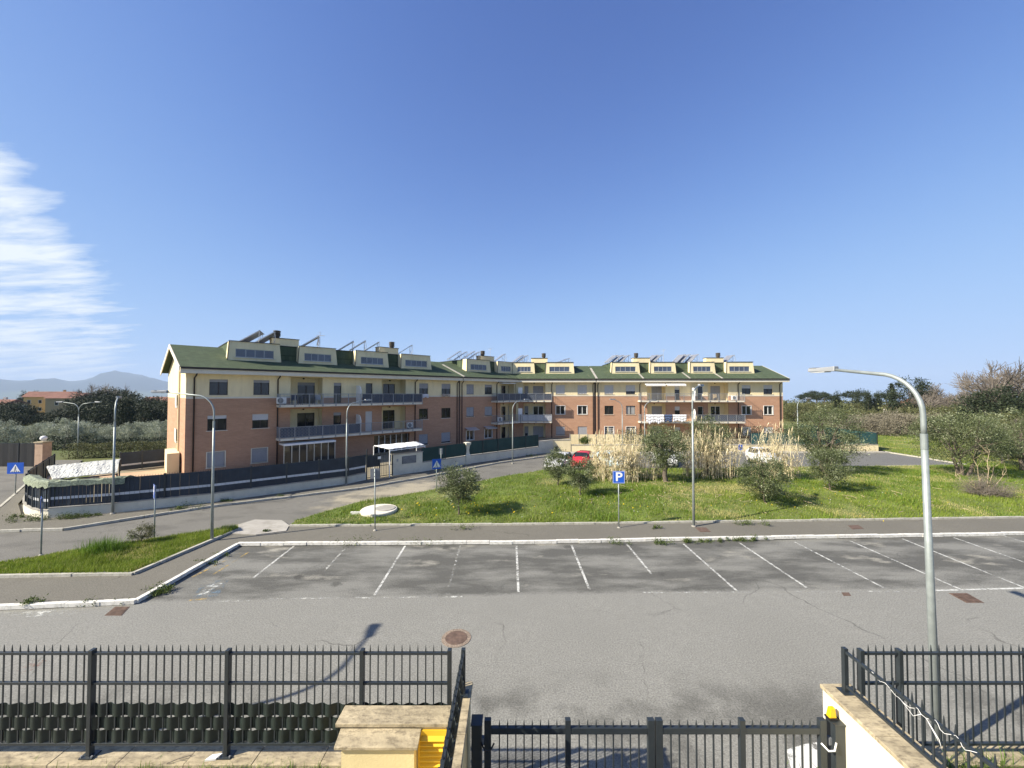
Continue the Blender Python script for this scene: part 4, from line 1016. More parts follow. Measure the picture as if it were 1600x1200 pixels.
# ---- third block: sunlit wing on the right
c3 = W2.pt(SO)
B3 = thing('apartment_building', 'sunlit apartment block with laundry on its balcony, standing behind the reeds', 'apartment building', (c3[0], c3[1], 0))
cD = ((944.5, 958.5), (978, 992.5)); cE = ((1159, 1173), (1193, 1207))
hD = []; itD = []
for fl in (2, 1, 0):
    for i, h in enumerate(px_windows(W2, cD+cE, WIN[fl])): hD.append(h); itD.append((h, fl, i))
lg = [(W2.t(1011), W2.t(1040)), (W2.t(1106), W2.t(1138))]
for f in FL:
    for a, b in lg: hD.append((a, b, f, f+2.62))
dr = [(W2.t(1054), W2.t(1062)), (W2.t(1090), W2.t(1098.5))]
for f in FL:
    for a, b in dr: hD.append((a, b, f+0.02, f+2.15))
facade(W2, B3, SO+0.14, SR, hD); back_walls(W2, B3, SO+0.14, SR)
for h, fl, i in itD:
    if fl == 2: window(W2, B3, *h, shut=(0.98, 0.68, 0.35, 0.4)[i], sm='shutter_lt')
    elif fl == 1: window(W2, B3, *h, fm='framewhite' if i > 1 else 'framedark', shut=0.0, lattice=1 if i > 1 else 0, gm='glass' if i != 1 else 'curtain')
    elif i < 2: window(W2, B3, *h, fm='framewhite', lattice=2)
    else: window(W2, B3, *h, shut=0.98, sm='shutter_lt')
for f in FL:
    loggia(W2, B3, lg[0][0], lg[0][1], f, 1.2, [(W2.t(1018, 1.2), W2.t(1034, 1.2), 2.15, 0.98 if f > 4 else 0.6, 'framedark', 2)])
    loggia(W2, B3, lg[1][0], lg[1][1], f, 1.2, [(W2.t(1110, 1.2), W2.t(1125, 1.2), 2.15, 0.98 if f > 4 else 0.0, 'framedark' if f > 4 else 'framewhite', 2)])
    window(W2, B3, *dr[0], f+0.02, f+2.15, 0.10, 'framedark', 0.25, 'shutter_lt', sill=False, lights=1, name='door')
    window(W2, B3, *dr[1], f+0.02, f+2.15, 0.10, 'framewhite', 0.0, sill=False, lights=1, name='door')
bD, bE = W2.t(1001, -1.35), W2.t(1163.5, -1.35)
balcony(W2, B3, bD, bE, FL[2]); balcony(W2, B3, bD, bE, FL[1], screens=[(W2.t(1098, -1.35), bE-0.05, 'lattice')])
for f in FL[1:]:
    s = MB(); t_ = W2.t(1083, -0.5); s.prism([(-1.2, f), (-1.2, f+1.3), (-1.0, f+1.7), (-0.7, f+1.85), (0.0, f+1.9), (0.0, f)], t_-0.03, t_+0.03)
    s.v = [(v[2], v[0], v[1]) for v in s.v]; W2.build(s, 'divider_screen', M['white'], B3)
for p0, p1 in ((1009, 1040), (1042, 1072)):
    aw = MB(); x0, x1 = W2.t(p0, -1), W2.t(p1, -1)
    aw.hexa([(x0, -1.1, 7.86), (x1, -1.1, 7.86), (x1, -0.03, 8.10), (x0, -0.03, 8.10), (x0, -1.1, 7.95), (x1, -1.1, 7.95), (x1, -0.03, 8.2), (x0, -0.03, 8.2)])
    n = 18
    for i in range(n): aw.box(x0+(x1-x0)*(i+0.08)/n, x0+(x1-x0)*(i+0.92)/n, -1.12, -1.105, 7.70, 7.92)
    W2.build(aw, 'awning', M['white'], B3)
for px in (934, 999.5, 1153, 1218): pipe(W2, B3, W2.t(px))
rf = roof(W2, B3, SO+0.05, SR, ends=(False, True))
attic(W2, B3, rf, W2.t(955, 2.0), W2.t(1178, 2.0), [(W2.t(956.5, 1.7), W2.t(998.5, 1.7), W2.t(961.5, 1.65), W2.t(993.5, 1.65)), (W2.t(1017, 1.7), W2.t(1055, 1.7), W2.t(1022, 1.65), W2.t(1050, 1.65)),
   (W2.t(1079, 1.7), W2.t(1116.5, 1.7), W2.t(1083.5, 1.65), W2.t(1111, 1.65)), (W2.t(1136, 1.7), W2.t(1177, 1.7), W2.t(1140, 1.65), W2.t(1171.5, 1.65))])
chimney(W2, B3, W2.t(990, 2.6), 2.6, W2.t(1016, 2.6)-W2.t(990, 2.6), 0.22)
chimney(W2, B3, W2.t(1104, 2.6), 2.6, W2.t(1131, 2.6)-W2.t(1104, 2.6), 0.78)
# pale lead flashings running down the slope at the joints and valleys
for F_, B_, px in ((W1, B2, 720), (W2, B3, 931), (W2, B3, 1075), (W2, B3, 1003), (W2, B3, 1125)):
    mb = MB(); t_ = F_.t(px)
    mb.bar((t_, -OV+0.02, ZG+0.03), (t_, 1.9 if px > 935 else 4.2, roof_z(1.9 if px > 935 else 4.2)+0.03), 0.22 if px > 935 else 0.3, 0.05); F_.build(mb, 'roof_flashing', M['concrete'], B_)
# dark filled movement joints between the blocks
for F_, B_, t_ in ((W1, B2, TM), (W2, B3, SO)):
    mb = MB(); mb.box(t_-0.13, t_+0.13, 0.12, 0.3, -0.7, 8.6); F_.build(mb, 'movement_joint', M['slot'], B_)

# ---- things on the roofs
def solar(F, t, d, n, label, group, z=DECK, ang=35, w=1.15, L=2.0, yaw=None):
    p = F.pt(t, d, z); t_ = thing('solar_panel', label, 'solar panel', p, R(25) if yaw is None else yaw, group)
    a = R(ang); c, s = math.cos(a)*L, math.sin(a)*L
    m_ = MB(); m_.hexa([(0, 0, 0.12), (0, w*n, 0.12), (c, w*n, 0.12+s), (c, 0, 0.12+s), (-0.05, 0, 0.20), (-0.05, w*n, 0.20), (c-0.05, w*n, 0.20+s), (c-0.05, 0, 0.20+s)]); m_.f = [f[::-1] for f in m_.f]
    m_.build('collector', M['alu'], t_)
    g = MB(); g.quad((-0.052, w*n-0.06, 0.205), (-0.052, 0.06, 0.205), (c-0.06, 0.06, 0.205+s), (c-0.06, w*n-0.06, 0.205+s)); g.build('glass', M['panel'], t_)
    f = MB()
    for y in (0.1, w*n-0.1): f.bar((c-0.06, y, 0.0), (c-0.06, y, 0.12+s), 0.04); f.bar((0, y, 0.02), (c-0.06, y, 0.02), 0.04); f.bar((0.05, y, 0.0), (0.05, y, 0.14), 0.04)
    f.bar((c-0.06, 0.1, 0.3), (c-0.06, w*n-0.1, s*0.7), 0.03); f.build('stand', M['alu'], t_)
    h = MB(); h.tube([(c+0.02, -0.15, 0.16+s), (c+0.02, w*n+0.15, 0.16+s)], 0.05, 8); h.tube([(c+0.02, -0.1, 0.16+s), (c+0.1, -0.2, s*0.5), (c-0.1, -0.1, 0.02)], 0.025, 6); h.build('pipework', M['steel_grey'], t_)
for px, d, n in ((372, 3.2, 2), (397, 3.0, 2), (469, 3.2, 1)): solar(W1, W1.t(px, d), d, n, 'tilted solar water panel on the long shaded block, near its gable half', 'solar panels on the first half of the long block')
for px, d, n in ((527, 4.5, 1), (546, 3.2, 1), (568, 3.2, 1), (622, 3.2, 1)): solar(W1, W1.t(px, d), d, n, 'tilted solar water panel on the long shaded block, near the movement joint', 'solar panels on the second half of the long block')
for px, d, n in ((702, 4.5, 1), (712, 4.5, 1), (724, 3.4, 1), (732, 3.4, 1), (774, 3.0, 1)): solar(W1, W1.t(px, d), d, n, 'tilted solar water panel on the folded block, left of its corner', 'solar panels on the folded block')
for px, d, n in ((803, 3.2, 1), (810, 3.2, 1), (874, 3.6, 1)): solar(W2, W2.t(px, d), d, n, 'tilted solar water panel on the folded block, past its corner', 'solar panels on the folded block', ang=20 if px == 874 else 35)
for px, d, n in ((952, 3.2, 1), (961, 3.2, 1), (971, 3.2, 1), (1015, 3.2, 1), (1023, 3.0, 1)): solar(W2, W2.t(px, d), d, n, 'tilted solar water panel on the sunlit block, in its half beside the joint', 'solar panels on the sunlit block')
for px, d, n in ((1059, 3.4, 1), (1067, 3.4, 1), (1080, 3.2, 1), (1136, 3.2, 1)): solar(W2, W2.t(px, d), d, n, 'tilted solar water panel on the sunlit block, in its far half', 'solar panels on the sunlit block', ang=38 if px < 1100 else 33)
p = W1.pt(W1.t(499, 3.0), 3.0, DECK)
ds = thing('satellite_dish', 'round satellite dish with aerial above it on the long roof', 'satellite dish', p)
MB().tube([(0, 0, 0), (0, 0, 1.9)], 0.025, 8).build('mast', M['alu'], ds)
d_ = MB(); d_.lathe([(0.02, 0.0), (0.2, 0.02), (0.36, 0.075), (0.44, 0.13)], n=20); d_.build('dish', M['shutter_lt'], ds, (-0.12, -0.02, 0.75), rot=(R(78), 0, R(-62)), smooth=True)
a_ = MB(); a_.bar((-0.35, 0, 1.45), (0.55, -0.1, 1.45), 0.03)
for i in range(7): a_.bar((-0.3+i*0.13, -0.28, 1.45), (-0.3+i*0.13, 0.28, 1.45), 0.015)
a_.bar((0, -0.3, 1.75), (0, 0.3, 1.75), 0.02); a_.build('aerial', M['alu'], ds)
for F_, px, lab in ((W1, 766, 'thin television aerial on the folded block'), (W2, 1037, 'thin television aerial on the sunlit block')):
    p = F_.pt(F_.t(px, 3.4), 3.4, DECK); an = thing('roof_aerial', lab, 'aerial', p)
    MB().tube([(0, 0, 0), (0, 0, 2.2)], 0.02, 6).build('mast', M['alu'], an)
    a_ = MB(); a_.bar((-0.4, 0, 2.1), (0.4, 0.1, 2.1), 0.025); a_.bar((-0.3, 0.2, 1.9), (0.2, -0.2, 1.9), 0.025); a_.bar((0.3, -0.3, 2.1), (0.3, 0.4, 2.1), 0.02); a_.build('elements', M['alu'], an)
# laundry on the sunlit balcony and bedding on the sills
def sheet_cloth(name, F, px0, px1, z, drop, m_, label, d=-1.46, back=0.35):
    d -= 0.05
    t0, t1 = F.t(px0, d), F.t(px1, d); mb = MB(); n = 26; r = random.Random(int(px0)); prof = []
    base = F.pt(t0, d, z)
    for i in range(n+1):
        x = (t1-t0)*i/n; w = 0.035*math.sin(i*1.1+r.random()*0.6); e = drop*(1+0.12*math.sin(i*0.35+px0))
        prof.append([(x, back*0.3, -back), (x, 0.04, 0.01), (x, -0.04, 0.012), (x, -0.06-w*0.4, -e*0.35), (x, -0.06-w, -e*0.7), (x, -0.06-w*1.4, -e)])
    for i in range(n):
        for j in range(5): mb.quad(prof[i][j], prof[i][j+1], prof[i+1][j+1], prof[i+1][j])
    o = mb.build(name, m_, None, base, F.a, smooth=True); tag(o, label, 'laundry')
    s = o.modifiers.new('thick', 'SOLIDIFY'); s.thickness = 0.012
    return o
sheet_cloth('bed_sheet', W2, 1009, 1021, FL[1]+1.03, 1.25, M['cloth'], 'white bed sheet hung over the rail nearest the balcony end')
sheet_cloth('bed_sheet', W2, 1021.5, 1037, FL[1]+1.03, 1.20, M['cloth'], 'grey white bed sheet hung beside the blue cloth')
sheet_cloth('patterned_sheet', W2, 1038, 1050, FL[1]+1.03, 1.0, M['clothblue'], 'dark blue patterned sheet hung between white ones')
sheet_cloth('draped_towel', W2, 1051, 1072, FL[1]+1.03, 0.95, M['cloth'], 'white scalloped cloth hung past the blue sheet')
sheet_cloth('white_duvet', W1, 660, 669.5, WIN[2][0]+0.04, 0.42, M['cloth'], 'white duvet airing on a cream storey window sill', d=-0.12, back=0.1)
sheet_cloth('beige_blanket', W1, 691, 703, WIN[2][0]+0.04, 0.30, mat('beige_blanket', (0.42, 0.36, 0.30), 0.9, 0.2, 6), 'beige blanket airing on the sill next to the joint', d=-0.12, back=0.1)
# balcony furniture
def bal_chair(F, px, f, label, m_):
    p = F.pt(F.t(px, -0.8), -0.8, f); c = thing('garden_chair', label, 'chair', p, F.a)
    MB().box(-0.26, 0.26, -0.25, 0.25, 0.40, 0.45).build('seat', m_, c); MB().box(-0.26, 0.26, 0.22, 0.27, 0.46, 0.92).build('backrest', m_, c)
    for x in (-0.23, 0.23):
        for y in (-0.22, 0.22): MB().box(x-0.025, x+0.025, y-0.025, y+0.025, 0, 0.40).build('leg', m_, c)
bal_chair(W1, 461, FL[2], 'dark garden chair on the top balcony by the end railing', M['navy'])
bal_chair(W1, 498, FL[2], 'grey garden chair on the top balcony beside the doorless wall', M['steel_grey'])
bal_chair(W2, 1118, FL[2], 'pale cane chair on the sunlit top balcony', M['twig_pale'])
p = W1.pt(W1.t(481, -0.8), -0.8, FL[2]); tb = thing('garden_table', 'dark table between two chairs on the top balcony', 'table', p, W1.a)
MB().box(-0.6, 0.6, -0.35, 0.35, 0.70, 0.74).build('tabletop', M['navy'], tb)
for x in (-0.55, 0.55):
    for y in (-0.3, 0.3): MB().box(x-0.03, x+0.03, y-0.03, y+0.03, 0, 0.70).build('leg', M['navy'], tb)
def ac_unit(F, px, f, label, d=-0.28):
    p = F.pt(F.t(px, d), d, f+0.12); a = thing('air_conditioner', label, 'air conditioner', p, F.a)
    MB().box(-0.38, 0.38, -0.15, 0.15, 0, 0.58).build('casing', M['white'], a, bevel=0.02)
    g = MB(); g.lathe([(0.24, 0), (0.24, 0.02), (0.04, 0.03)], n=18); g.build('fan_grille', M['signgrey'], a, (-0.1, -0.152, 0.29), rot=(R(90), 0, 0))
    MB().box(-0.3, -0.22, -0.15, 0.15, -0.12, 0).build('foot', M['signgrey'], a); MB().box(0.22, 0.3, -0.15, 0.15, -0.12, 0).build('foot', M['signgrey'], a)
ac_unit(W1, 440, FL[2], 'air conditioner at the end of the shaded top balcony', -0.9)
ac_unit(W1, 641, FL[1], 'air conditioner on the shaded lower balcony')
ac_unit(W1, 781, FL[1], 'air conditioner on the corner balcony, lower storey', -0.4)
ac_unit(W2, 1147, FL[2], 'air conditioner at the end of the sunlit top balcony', -0.6)

# ------------------------------------------------------------------ garden walls and fences by the road
def along(a, b, s): return (a[0]+(b[0]-a[0])*s, a[1]+(b[1]-a[1])*s)
def wall_run(root, path, z0, h, th_=0.22, m_='gardenwall', coping=True, hs=None):
    """masonry in straight lengths, each with its coping"""
    ox, oy, _ = root.location
    for i, (a, b) in enumerate(zip(path[:-1], path[1:])):
        a = Vector(a); b = Vector(b); L = (b-a).length; ang = math.atan2(b.y-a.y, b.x-a.x)
        MB().box(0, L, 0, th_, z0, h).build('wall', M[m_], root, (a.x-ox, a.y-oy, 0), ang)
        if coping:
            n = max(1, round(L/1.1))
            for k in range(n):
                MB().box(L*k/n+0.004, L*(k+1)/n-0.004, -0.035, th_+0.035, h+0.001, h+0.045).build('coping_stone', M['concrete'], root, (a.x-ox, a.y-oy, 0), ang)
def slat_fence(root, path, z, h, pitch=0.2, band=True, thin=False):
    ox, oy, _ = root.location; rr = random.Random(3)
    for a, b in zip(path[:-1], path[1:]):
        a = Vector(a); b = Vector(b); L = (b-a).length; ang = math.atan2(b.y-a.y, b.x-a.x); nb = max(1, round(L/2.0))
        for k in range(nb):
            s0, s1 = L*k/nb, L*(k+1)/nb; loc = (a.x-ox, a.y-oy, z)
            MB().box(s0-0.045, s0+0.045, 0.04, 0.14, 0, h+0.06).build('post', M['darkmetal'], root, loc, ang)
            MB().box(s0+0.03, s1-0.03, 0.10, 0.13, 0.04, 0.09).box(s0+0.03, s1-0.03, 0.10, 0.13, h-0.05, h-0.01).build('rail', M['darkmetal'], root, loc, ang)
            n = max(1, int((s1-s0)/pitch)); w = (s1-s0-0.06)/n; mb = MB(); wb = MB()
            for i in range(n):
                x = s0+0.03+w*i; o_ = rr.uniform(-0.008, 0.008); g = w*(0.95 if thin else 1.04); o_ += 0.012*(i % 2)
                zt = h-0.03+rr.uniform(-0.02, 0.015)
                mb.hexa([(x+0.01, 0.075+o_, 0.02), (x+g, 0.06+o_, 0.02), (x+g, 0.085+o_, 0.02), (x+0.01, 0.095+o_, 0.02), (x+0.01, 0.075+o_, zt), (x+g, 0.06+o_, zt), (x+g, 0.085+o_, zt), (x+0.01, 0.095+o_, zt)])
                if band: wb.hexa([(x+0.015, 0.069+o_, 0.40), (x+g, 0.054+o_, 0.40), (x+g, 0.06+o_, 0.40), (x+0.015, 0.074+o_, 0.40), (x+0.015, 0.069+o_, 0.54), (x+g, 0.054+o_, 0.54), (x+g, 0.06+o_, 0.54), (x+0.015, 0.074+o_, 0.54)])
            tag(mb.build('slats', M['slat'], root, loc, ang), kind='stuff')
            if band: tag(wb.build('white_band', M['slat_white'], root, loc, ang), kind='stuff')
            for i in range(0): pass
            sp = MB()
            for i in range(int((s1-s0)/0.12)): sp.box(s0+0.06+i*0.12, s0+0.072+i*0.12, 0.11, 0.122, h-0.03, h+0.07)
            tag(sp.build('spikes', M['darkmetal'], root, loc, ang), kind='stuff')
# curved corner of the long garden wall
arc = []
c0, c1, c2 = Vector(G2(75, 813)), Vector(G2(22, 812)), Vector(G2(40, 785))
for i in range(7):
    s = i/6; arc.append(tuple(c2*(1-s)**2 + c1*2*s*(1-s) + c0*s*s))
SIDE = [(-35.5, 29.8), arc[0]]
gw = thing('garden_fence', 'low white wall with navy slat fence and white stripe curving round the corner garden', 'fence', (arc[3][0], arc[3][1], 0))
wall_run(gw, SIDE, -0.3, 0.55); wall_run(gw, arc, -0.1, 0.50, coping=True); wall_run(gw, WALL_FRONT, -0.1, 0.62)
slat_fence(gw, SIDE, 0.58, 1.35, band=False); slat_fence(gw, arc, 0.54, 1.35, 0.12, thin=True); slat_fence(gw, WALL_FRONT[:2], 0.65, 1.35, 0.16, thin=True); slat_fence(gw, WALL_FRONT[1:], 0.655, 1.35)

# pedestrian gate with tall posts, meter wall, green screened walls
ga_ = Vector(WALL_FRONT[-1]); gb_ = Vector(WALL_BACK[0]); ang = math.atan2(gb_.y-ga_.y, gb_.x-ga_.x); L = (gb_-ga_).length
pg = thing('pedestrian_gate', 'dark barred pedestrian gate with a letter plate between white garden walls', 'gate', (ga_.x, ga_.y, 0.11), ang)
for x in (0.06, L*0.5, L-0.06): MB().box(x-0.04, x+0.04, 0.02, 0.10, 0, 2.3 if x < 0.1 else 1.95).build('post', M['darkmetal'], pg)
for s0, s1 in ((0.1, L*0.5-0.04), (L*0.5+0.04, L-0.1)):
    MB().box(s0, s1, 0.04, 0.08, 0.08, 0.13).box(s0, s1, 0.04, 0.08, 1.75, 1.80).box(s0, s1, 0.04, 0.08, 0.9, 0.94).build('rail', M['darkmetal'], pg)
    n = int((s1-s0)/0.13)
    for i in range(1, n): MB().box(s0+(s1-s0)*i/n-0.01, s0+(s1-s0)*i/n+0.01, 0.05, 0.07, 0.13, 1.92).build('bar', M['darkmetal'], pg)
MB().box(0.9, 1.15, 0.0, 0.02, 1.45, 1.65).build('number_plate', M['white'], pg)
MB().box(0.1, L*0.5-0.04, 0.075, 0.08, 0.94, 1.74).build('backing_sheet', M['slat'], pg)
ma, mb_ = Vector(WALL_BACK[0]), Vector(WALL_BACK[1]); ang = math.atan2(mb_.y-ma.y, mb_.x-ma.x); L = (mb_-ma).length
mw = thing('meter_wall', 'tall white rendered wall with a dark louvred letterbox panel beside the pedestrian gate', 'wall', (ma.x, ma.y, 0), ang)
MB().box(0, L, 0, 0.4, -0.2, 1.75).build('wall', M['gardenwall'], mw)
MB().box(-0.05, L+0.05, -0.05, 0.45, 1.751, 1.81).build('coping_stone', M['concrete'], mw)
MB().box(0.75, 1.95, -0.03, 0.02, 0.95, 1.55).build('letterbox_panel', M['navy'], mw)
for i in range(6): MB().box(0.78, 1.92, -0.045, -0.031, 0.98+i*0.095, 1.03+i*0.095).build('louvre', M['steel_grey'], mw)
MB().box(0.3, 0.42, -0.03, 0.0, 1.2, 1.4).build('intercom', M['steel_grey'], mw)

def mesh_fence(root, a, b, z, h, m_='greenmesh', off=0.1):
    ox, oy, _ = root.location; a = Vector(a); b = Vector(b); L = (b-a).length; ang = math.atan2(b.y-a.y, b.x-a.x); n = max(1, round(L/2.0)); loc = (a.x-ox, a.y-oy, z)
    for k in range(n+1): MB().box(L*k/n-0.03, L*k/n+0.03, off-0.03, off+0.03, 0, h+0.04).build('post', M['darkmetal'], root, loc, ang)
    for k in range(n):
        mb = MB(); s0, s1 = L*k/n+0.03, L*(k+1)/n-0.03; q = 8
        for i in range(q):
            x0, x1 = s0+(s1-s0)*i/q, s0+(s1-s0)*(i+1)/q; y0, y1 = off+0.012*math.sin(i*1.7+k), off+0.012*math.sin((i+1)*1.7+k)
            mb.hexa([(x0, y0, 0.04), (x1, y1, 0.04), (x1, y1+0.006, 0.04), (x0, y0+0.006, 0.04), (x0, y0, h), (x1, y1, h), (x1, y1+0.006, h), (x0, y0+0.006, h)])
        mb.build('mesh_panel', M[m_], root, loc, ang)
        MB().box(s0, s1, off-0.015, off+0.03, h+0.005, h+0.03).build('rail', M['darkmetal'], root, loc, ang)
gw2 = thing('garden_fence', 'white garden wall with dark green mesh screens and a sculpted pier along the upper road', 'fence', (WALL_BACK[2][0], WALL_BACK[2][1], 0))
wall_run(gw2, WALL_BACK[1:], -0.2, 0.85)
mesh_fence(gw2, WALL_BACK[1], WALL_BACK[2], 0.89, 1.15); mesh_fence(gw2, WALL_BACK[2], WALL_BACK[3], 0.89, 1.25)
pr = MB(); pr.lathe([(0.32, -0.1), (0.32, 0.95), (0.22, 1.05), (0.17, 1.4), (0.24, 1.8), (0.36, 1.95), (0.36, 2.1), (0.1, 2.14)], n=4); pr.build('pier', M['gardenwall'], gw2, (0, 0.1, 0), R(45+35))
# long wall of the court with its pale fence, hedge and green fence
cw = thing('court_wall', 'long sunlit cream wall round the front gardens of the sunlit blocks', 'wall', (4, 43.4, 0))
wall_run(cw, [WALL_BACK[3], (4.6, 43.2)], -0.2, 1.40, 0.25, 'gardenwall'); wall_run(cw, [(4.6, 43.2), (6.6, 43.35)], -0.2, 1.40, 0.25, 'cream')
wall_run(cw, [(6.62, 43.4), (41.6, 43.75)], -0.2, 0.82, 0.25, 'cream'); wall_run(cw, [(41.6, 44.05), (42.2, 57)], -0.2, 0.82, 0.25, 'cream')
MB().box(0.35, 0.8, -0.03, 0.01, 0.35, 1.15).build('meter_box', M['shutter'], cw, (3.6-4, 42.85-43.4, 0), R(36))
pf = thing('panel_fence', 'pale corrugated panel fence standing behind the sunlit garden wall', 'fence', (6.8, 45.2, 0.0))
for i in range(9):
    mb = MB()
    for k in range(8): mb.hexa([(k*0.125, 0, 0.0), (k*0.125+0.0625, 0.03, 0.0), (k*0.125+0.0625, 0.05, 0.0), (k*0.125, 0.02, 0.0), (k*0.125, 0, 1.8), (k*0.125+0.0625, 0.03, 1.8), (k*0.125+0.0625, 0.05, 1.8), (k*0.125, 0.02, 1.8)]).hexa([(k*0.125+0.0625, 0.03, 0), (k*0.125+0.12, 0, 0), (k*0.125+0.12, 0.02, 0), (k*0.125+0.0625, 0.05, 0), (k*0.125+0.0625, 0.03, 1.8), (k*0.125+0.12, 0, 1.8), (k*0.125+0.12, 0.02, 1.8), (k*0.125+0.0625, 0.05, 1.8)])
    mb.build('panel', M['cream'], pf, (i*1.02, 0, 0.03))
    MB().box(-0.02, 0.02, -0.02, 0.06, 0, 1.9).build('post', M['steel_grey'], pf, (i*1.02, 0, 0.03))
gf = thing('green_fence', 'teal sheet fence on the far end of the sunlit garden wall', 'fence', (33, 43.9, 0))
mesh_fence(gf, (27.0, 43.62), (41.6, 43.8), 0.866, 1.25, 'greenpanel'); mesh_fence(gf, (41.72, 44.1), (42.3, 57), 0.866, 1.25, 'greenpanel', -0.1)
# pergola with white covers and camouflage canopy
def canopy(name, label, cat, corners, z_f, z_b, m_, legs, sag=0.1, bump=0.05, seed=2, ragged=False):
    A, B, C, D = [Vector(c) for c in corners]; t = thing(name, label, cat, (A.x, A.y, 0)); nx, ny = 40, 16; V = []; r = random.Random(seed)
    for j in range(ny+1):
        for i in range(nx+1):
            s, u = i/nx, j/ny; p = A*(1-s)*(1-u)+B*s*(1-u)+C*s*u+D*(1-s)*u
            z = z_f+(z_b-z_f)*u-sag*math.sin(s*math.pi*3)**2*math.sin(u*math.pi)+r.uniform(-bump, bump)
            ex = r.uniform(-0.1, 0.1) if ragged and j in (0, ny) else 0
            V.append((p.x-A.x, p.y-A.y+ex, z))
    mb = MB(); mb.add(V, [(j*(nx+1)+i, j*(nx+1)+i+1, (j+1)*(nx+1)+i+1, (j+1)*(nx+1)+i) for j in range(ny) for i in range(nx)])
    o = mb.build('cover', m_, t, smooth=not ragged); s = o.modifiers.new('thick', 'SOLIDIFY'); s.thickness = 0.03
    for c, z in ((A, z_f), (B, z_f), (C, z_b), (D, z_b)):
        MB().tube([(c.x-A.x, c.y-A.y, 0.0), (c.x-A.x, c.y-A.y, z-0.06)], 0.04, 8).build('post', M[legs], t)
    for p, q, z in ((A, B, z_f), (D, C, z_b)): MB().bar((p.x-A.x, p.y-A.y, z-0.12), (q.x-A.x, q.y-A.y, z-0.12), 0.06).build('beam', M[legs], t)
    return t
canopy('netted_pergola', 'garden pergola roofed with pale grey camouflage netting', 'pergola', [G2(82, 748, 1.7), G2(183, 738, 1.7), G2(187, 717, 2.1), G2(72, 728, 2.1)], 1.7, 2.1, M['net'], 'darkmetal', 0.05, 0.02, ragged=True)
canopy('covered_pergola', 'pergola with bulging white tarpaulin covers in the garden by the gate', 'pergola', [G2(609, 702, 2.3), G2(664, 695, 2.3), G2(651, 690, 2.36), G2(584, 696, 2.36)], 2.3, 2.36, M['tarp'], 'white', -0.16, 0.02)
# netting draped over the corner of the slat fence
nd = MB(); r_ = random.Random(4); pth = [Vector(p) for p in arc[2:]]+[Vector(along(WALL_FRONT[0], WALL_FRONT[1], s)) for s in (0.35, 0.7, 1.0)]+[Vector(along(WALL_FRONT[1], WALL_FRONT[2], 0.12))]
rows = []
for i in range(len(pth)*4-3):
    k, f = divmod(i, 4); p = pth[k].lerp(pth[min(k+1, len(pth)-1)], f/4); rows.append([(p.x+0.3+r_.uniform(-.05, .05), p.y+0.45, 1.95+r_.uniform(-.04, .04)), (p.x+0.1, p.y+0.15, 2.06+r_.uniform(-.05, .05)), (p.x-0.01, p.y-0.02, 1.98+r_.uniform(-.05, .05)), (p.x-0.02, p.y-0.05, 1.78-r_.uniform(0, 0.14))])
for a, b in zip(rows[:-1], rows[1:]):
    for j in range(3): nd.quad(a[j], a[j+1], b[j+1], b[j])
o = nd.build('draped_netting', mat('green_camouflage_net', (0.24, 0.27, 0.19), 0.95, 0.5, 12.0, bump=0.9, bscale=14, grime=0.9, gcol=(0.06, 0.08, 0.045))); tag(o, 'ragged green camouflage netting draped over the curved slat fence', 'netting')
o.modifiers.new('thick', 'SOLIDIFY').thickness = 0.03
slab('terrace', [G2(186, 752), G2(250, 746), (-29.3, 34.2), (-33.5, 31.0)], -0.1, 0.06, M['terrace'], 'tan terrace floor at the gable end of the long block', 'terrace')
tf = thing('terrace_fence', 'dark slat fence with a white stripe behind the tan terrace', 'fence', (*G2(225, 733), 0))
slat_fence(tf, [G2(188, 737), G2(222, 733), G2(259, 729)], 0.05, 1.55)
pl = G(67, 726, 0.2)
gp = thing('gate_pillar', 'pale brick gate pillar with a round finial beside the black fence', 'pillar', (pl.x, pl.y, 0))
MB().box(-0.35, 0.35, -0.35, 0.35, -1, 2.2).build('shaft', mat('pale_brick', (0.42, 0.29, 0.20), 0.9, 0.15, 3), gp); MB().box(-0.42, 0.42, -0.42, 0.42, 2.2, 2.3).build('cap', M['stone'], gp)
sp = MB(); sp.lathe([(0.05, 2.3), (0.08, 2.36), (0.2, 2.46), (0.24, 2.58), (0.2, 2.72), (0.08, 2.8)], n=14); sp.build('finial', M['white'], gp, smooth=True)
bf = thing('black_fence', 'tall black screened fence across the end of the side street', 'fence', (-60, 38, 0))
mesh_fence(bf, (-75, 35.5), (pl.x-0.4, pl.y+0.1), -0.1, 2.2, 'black', 0.0)

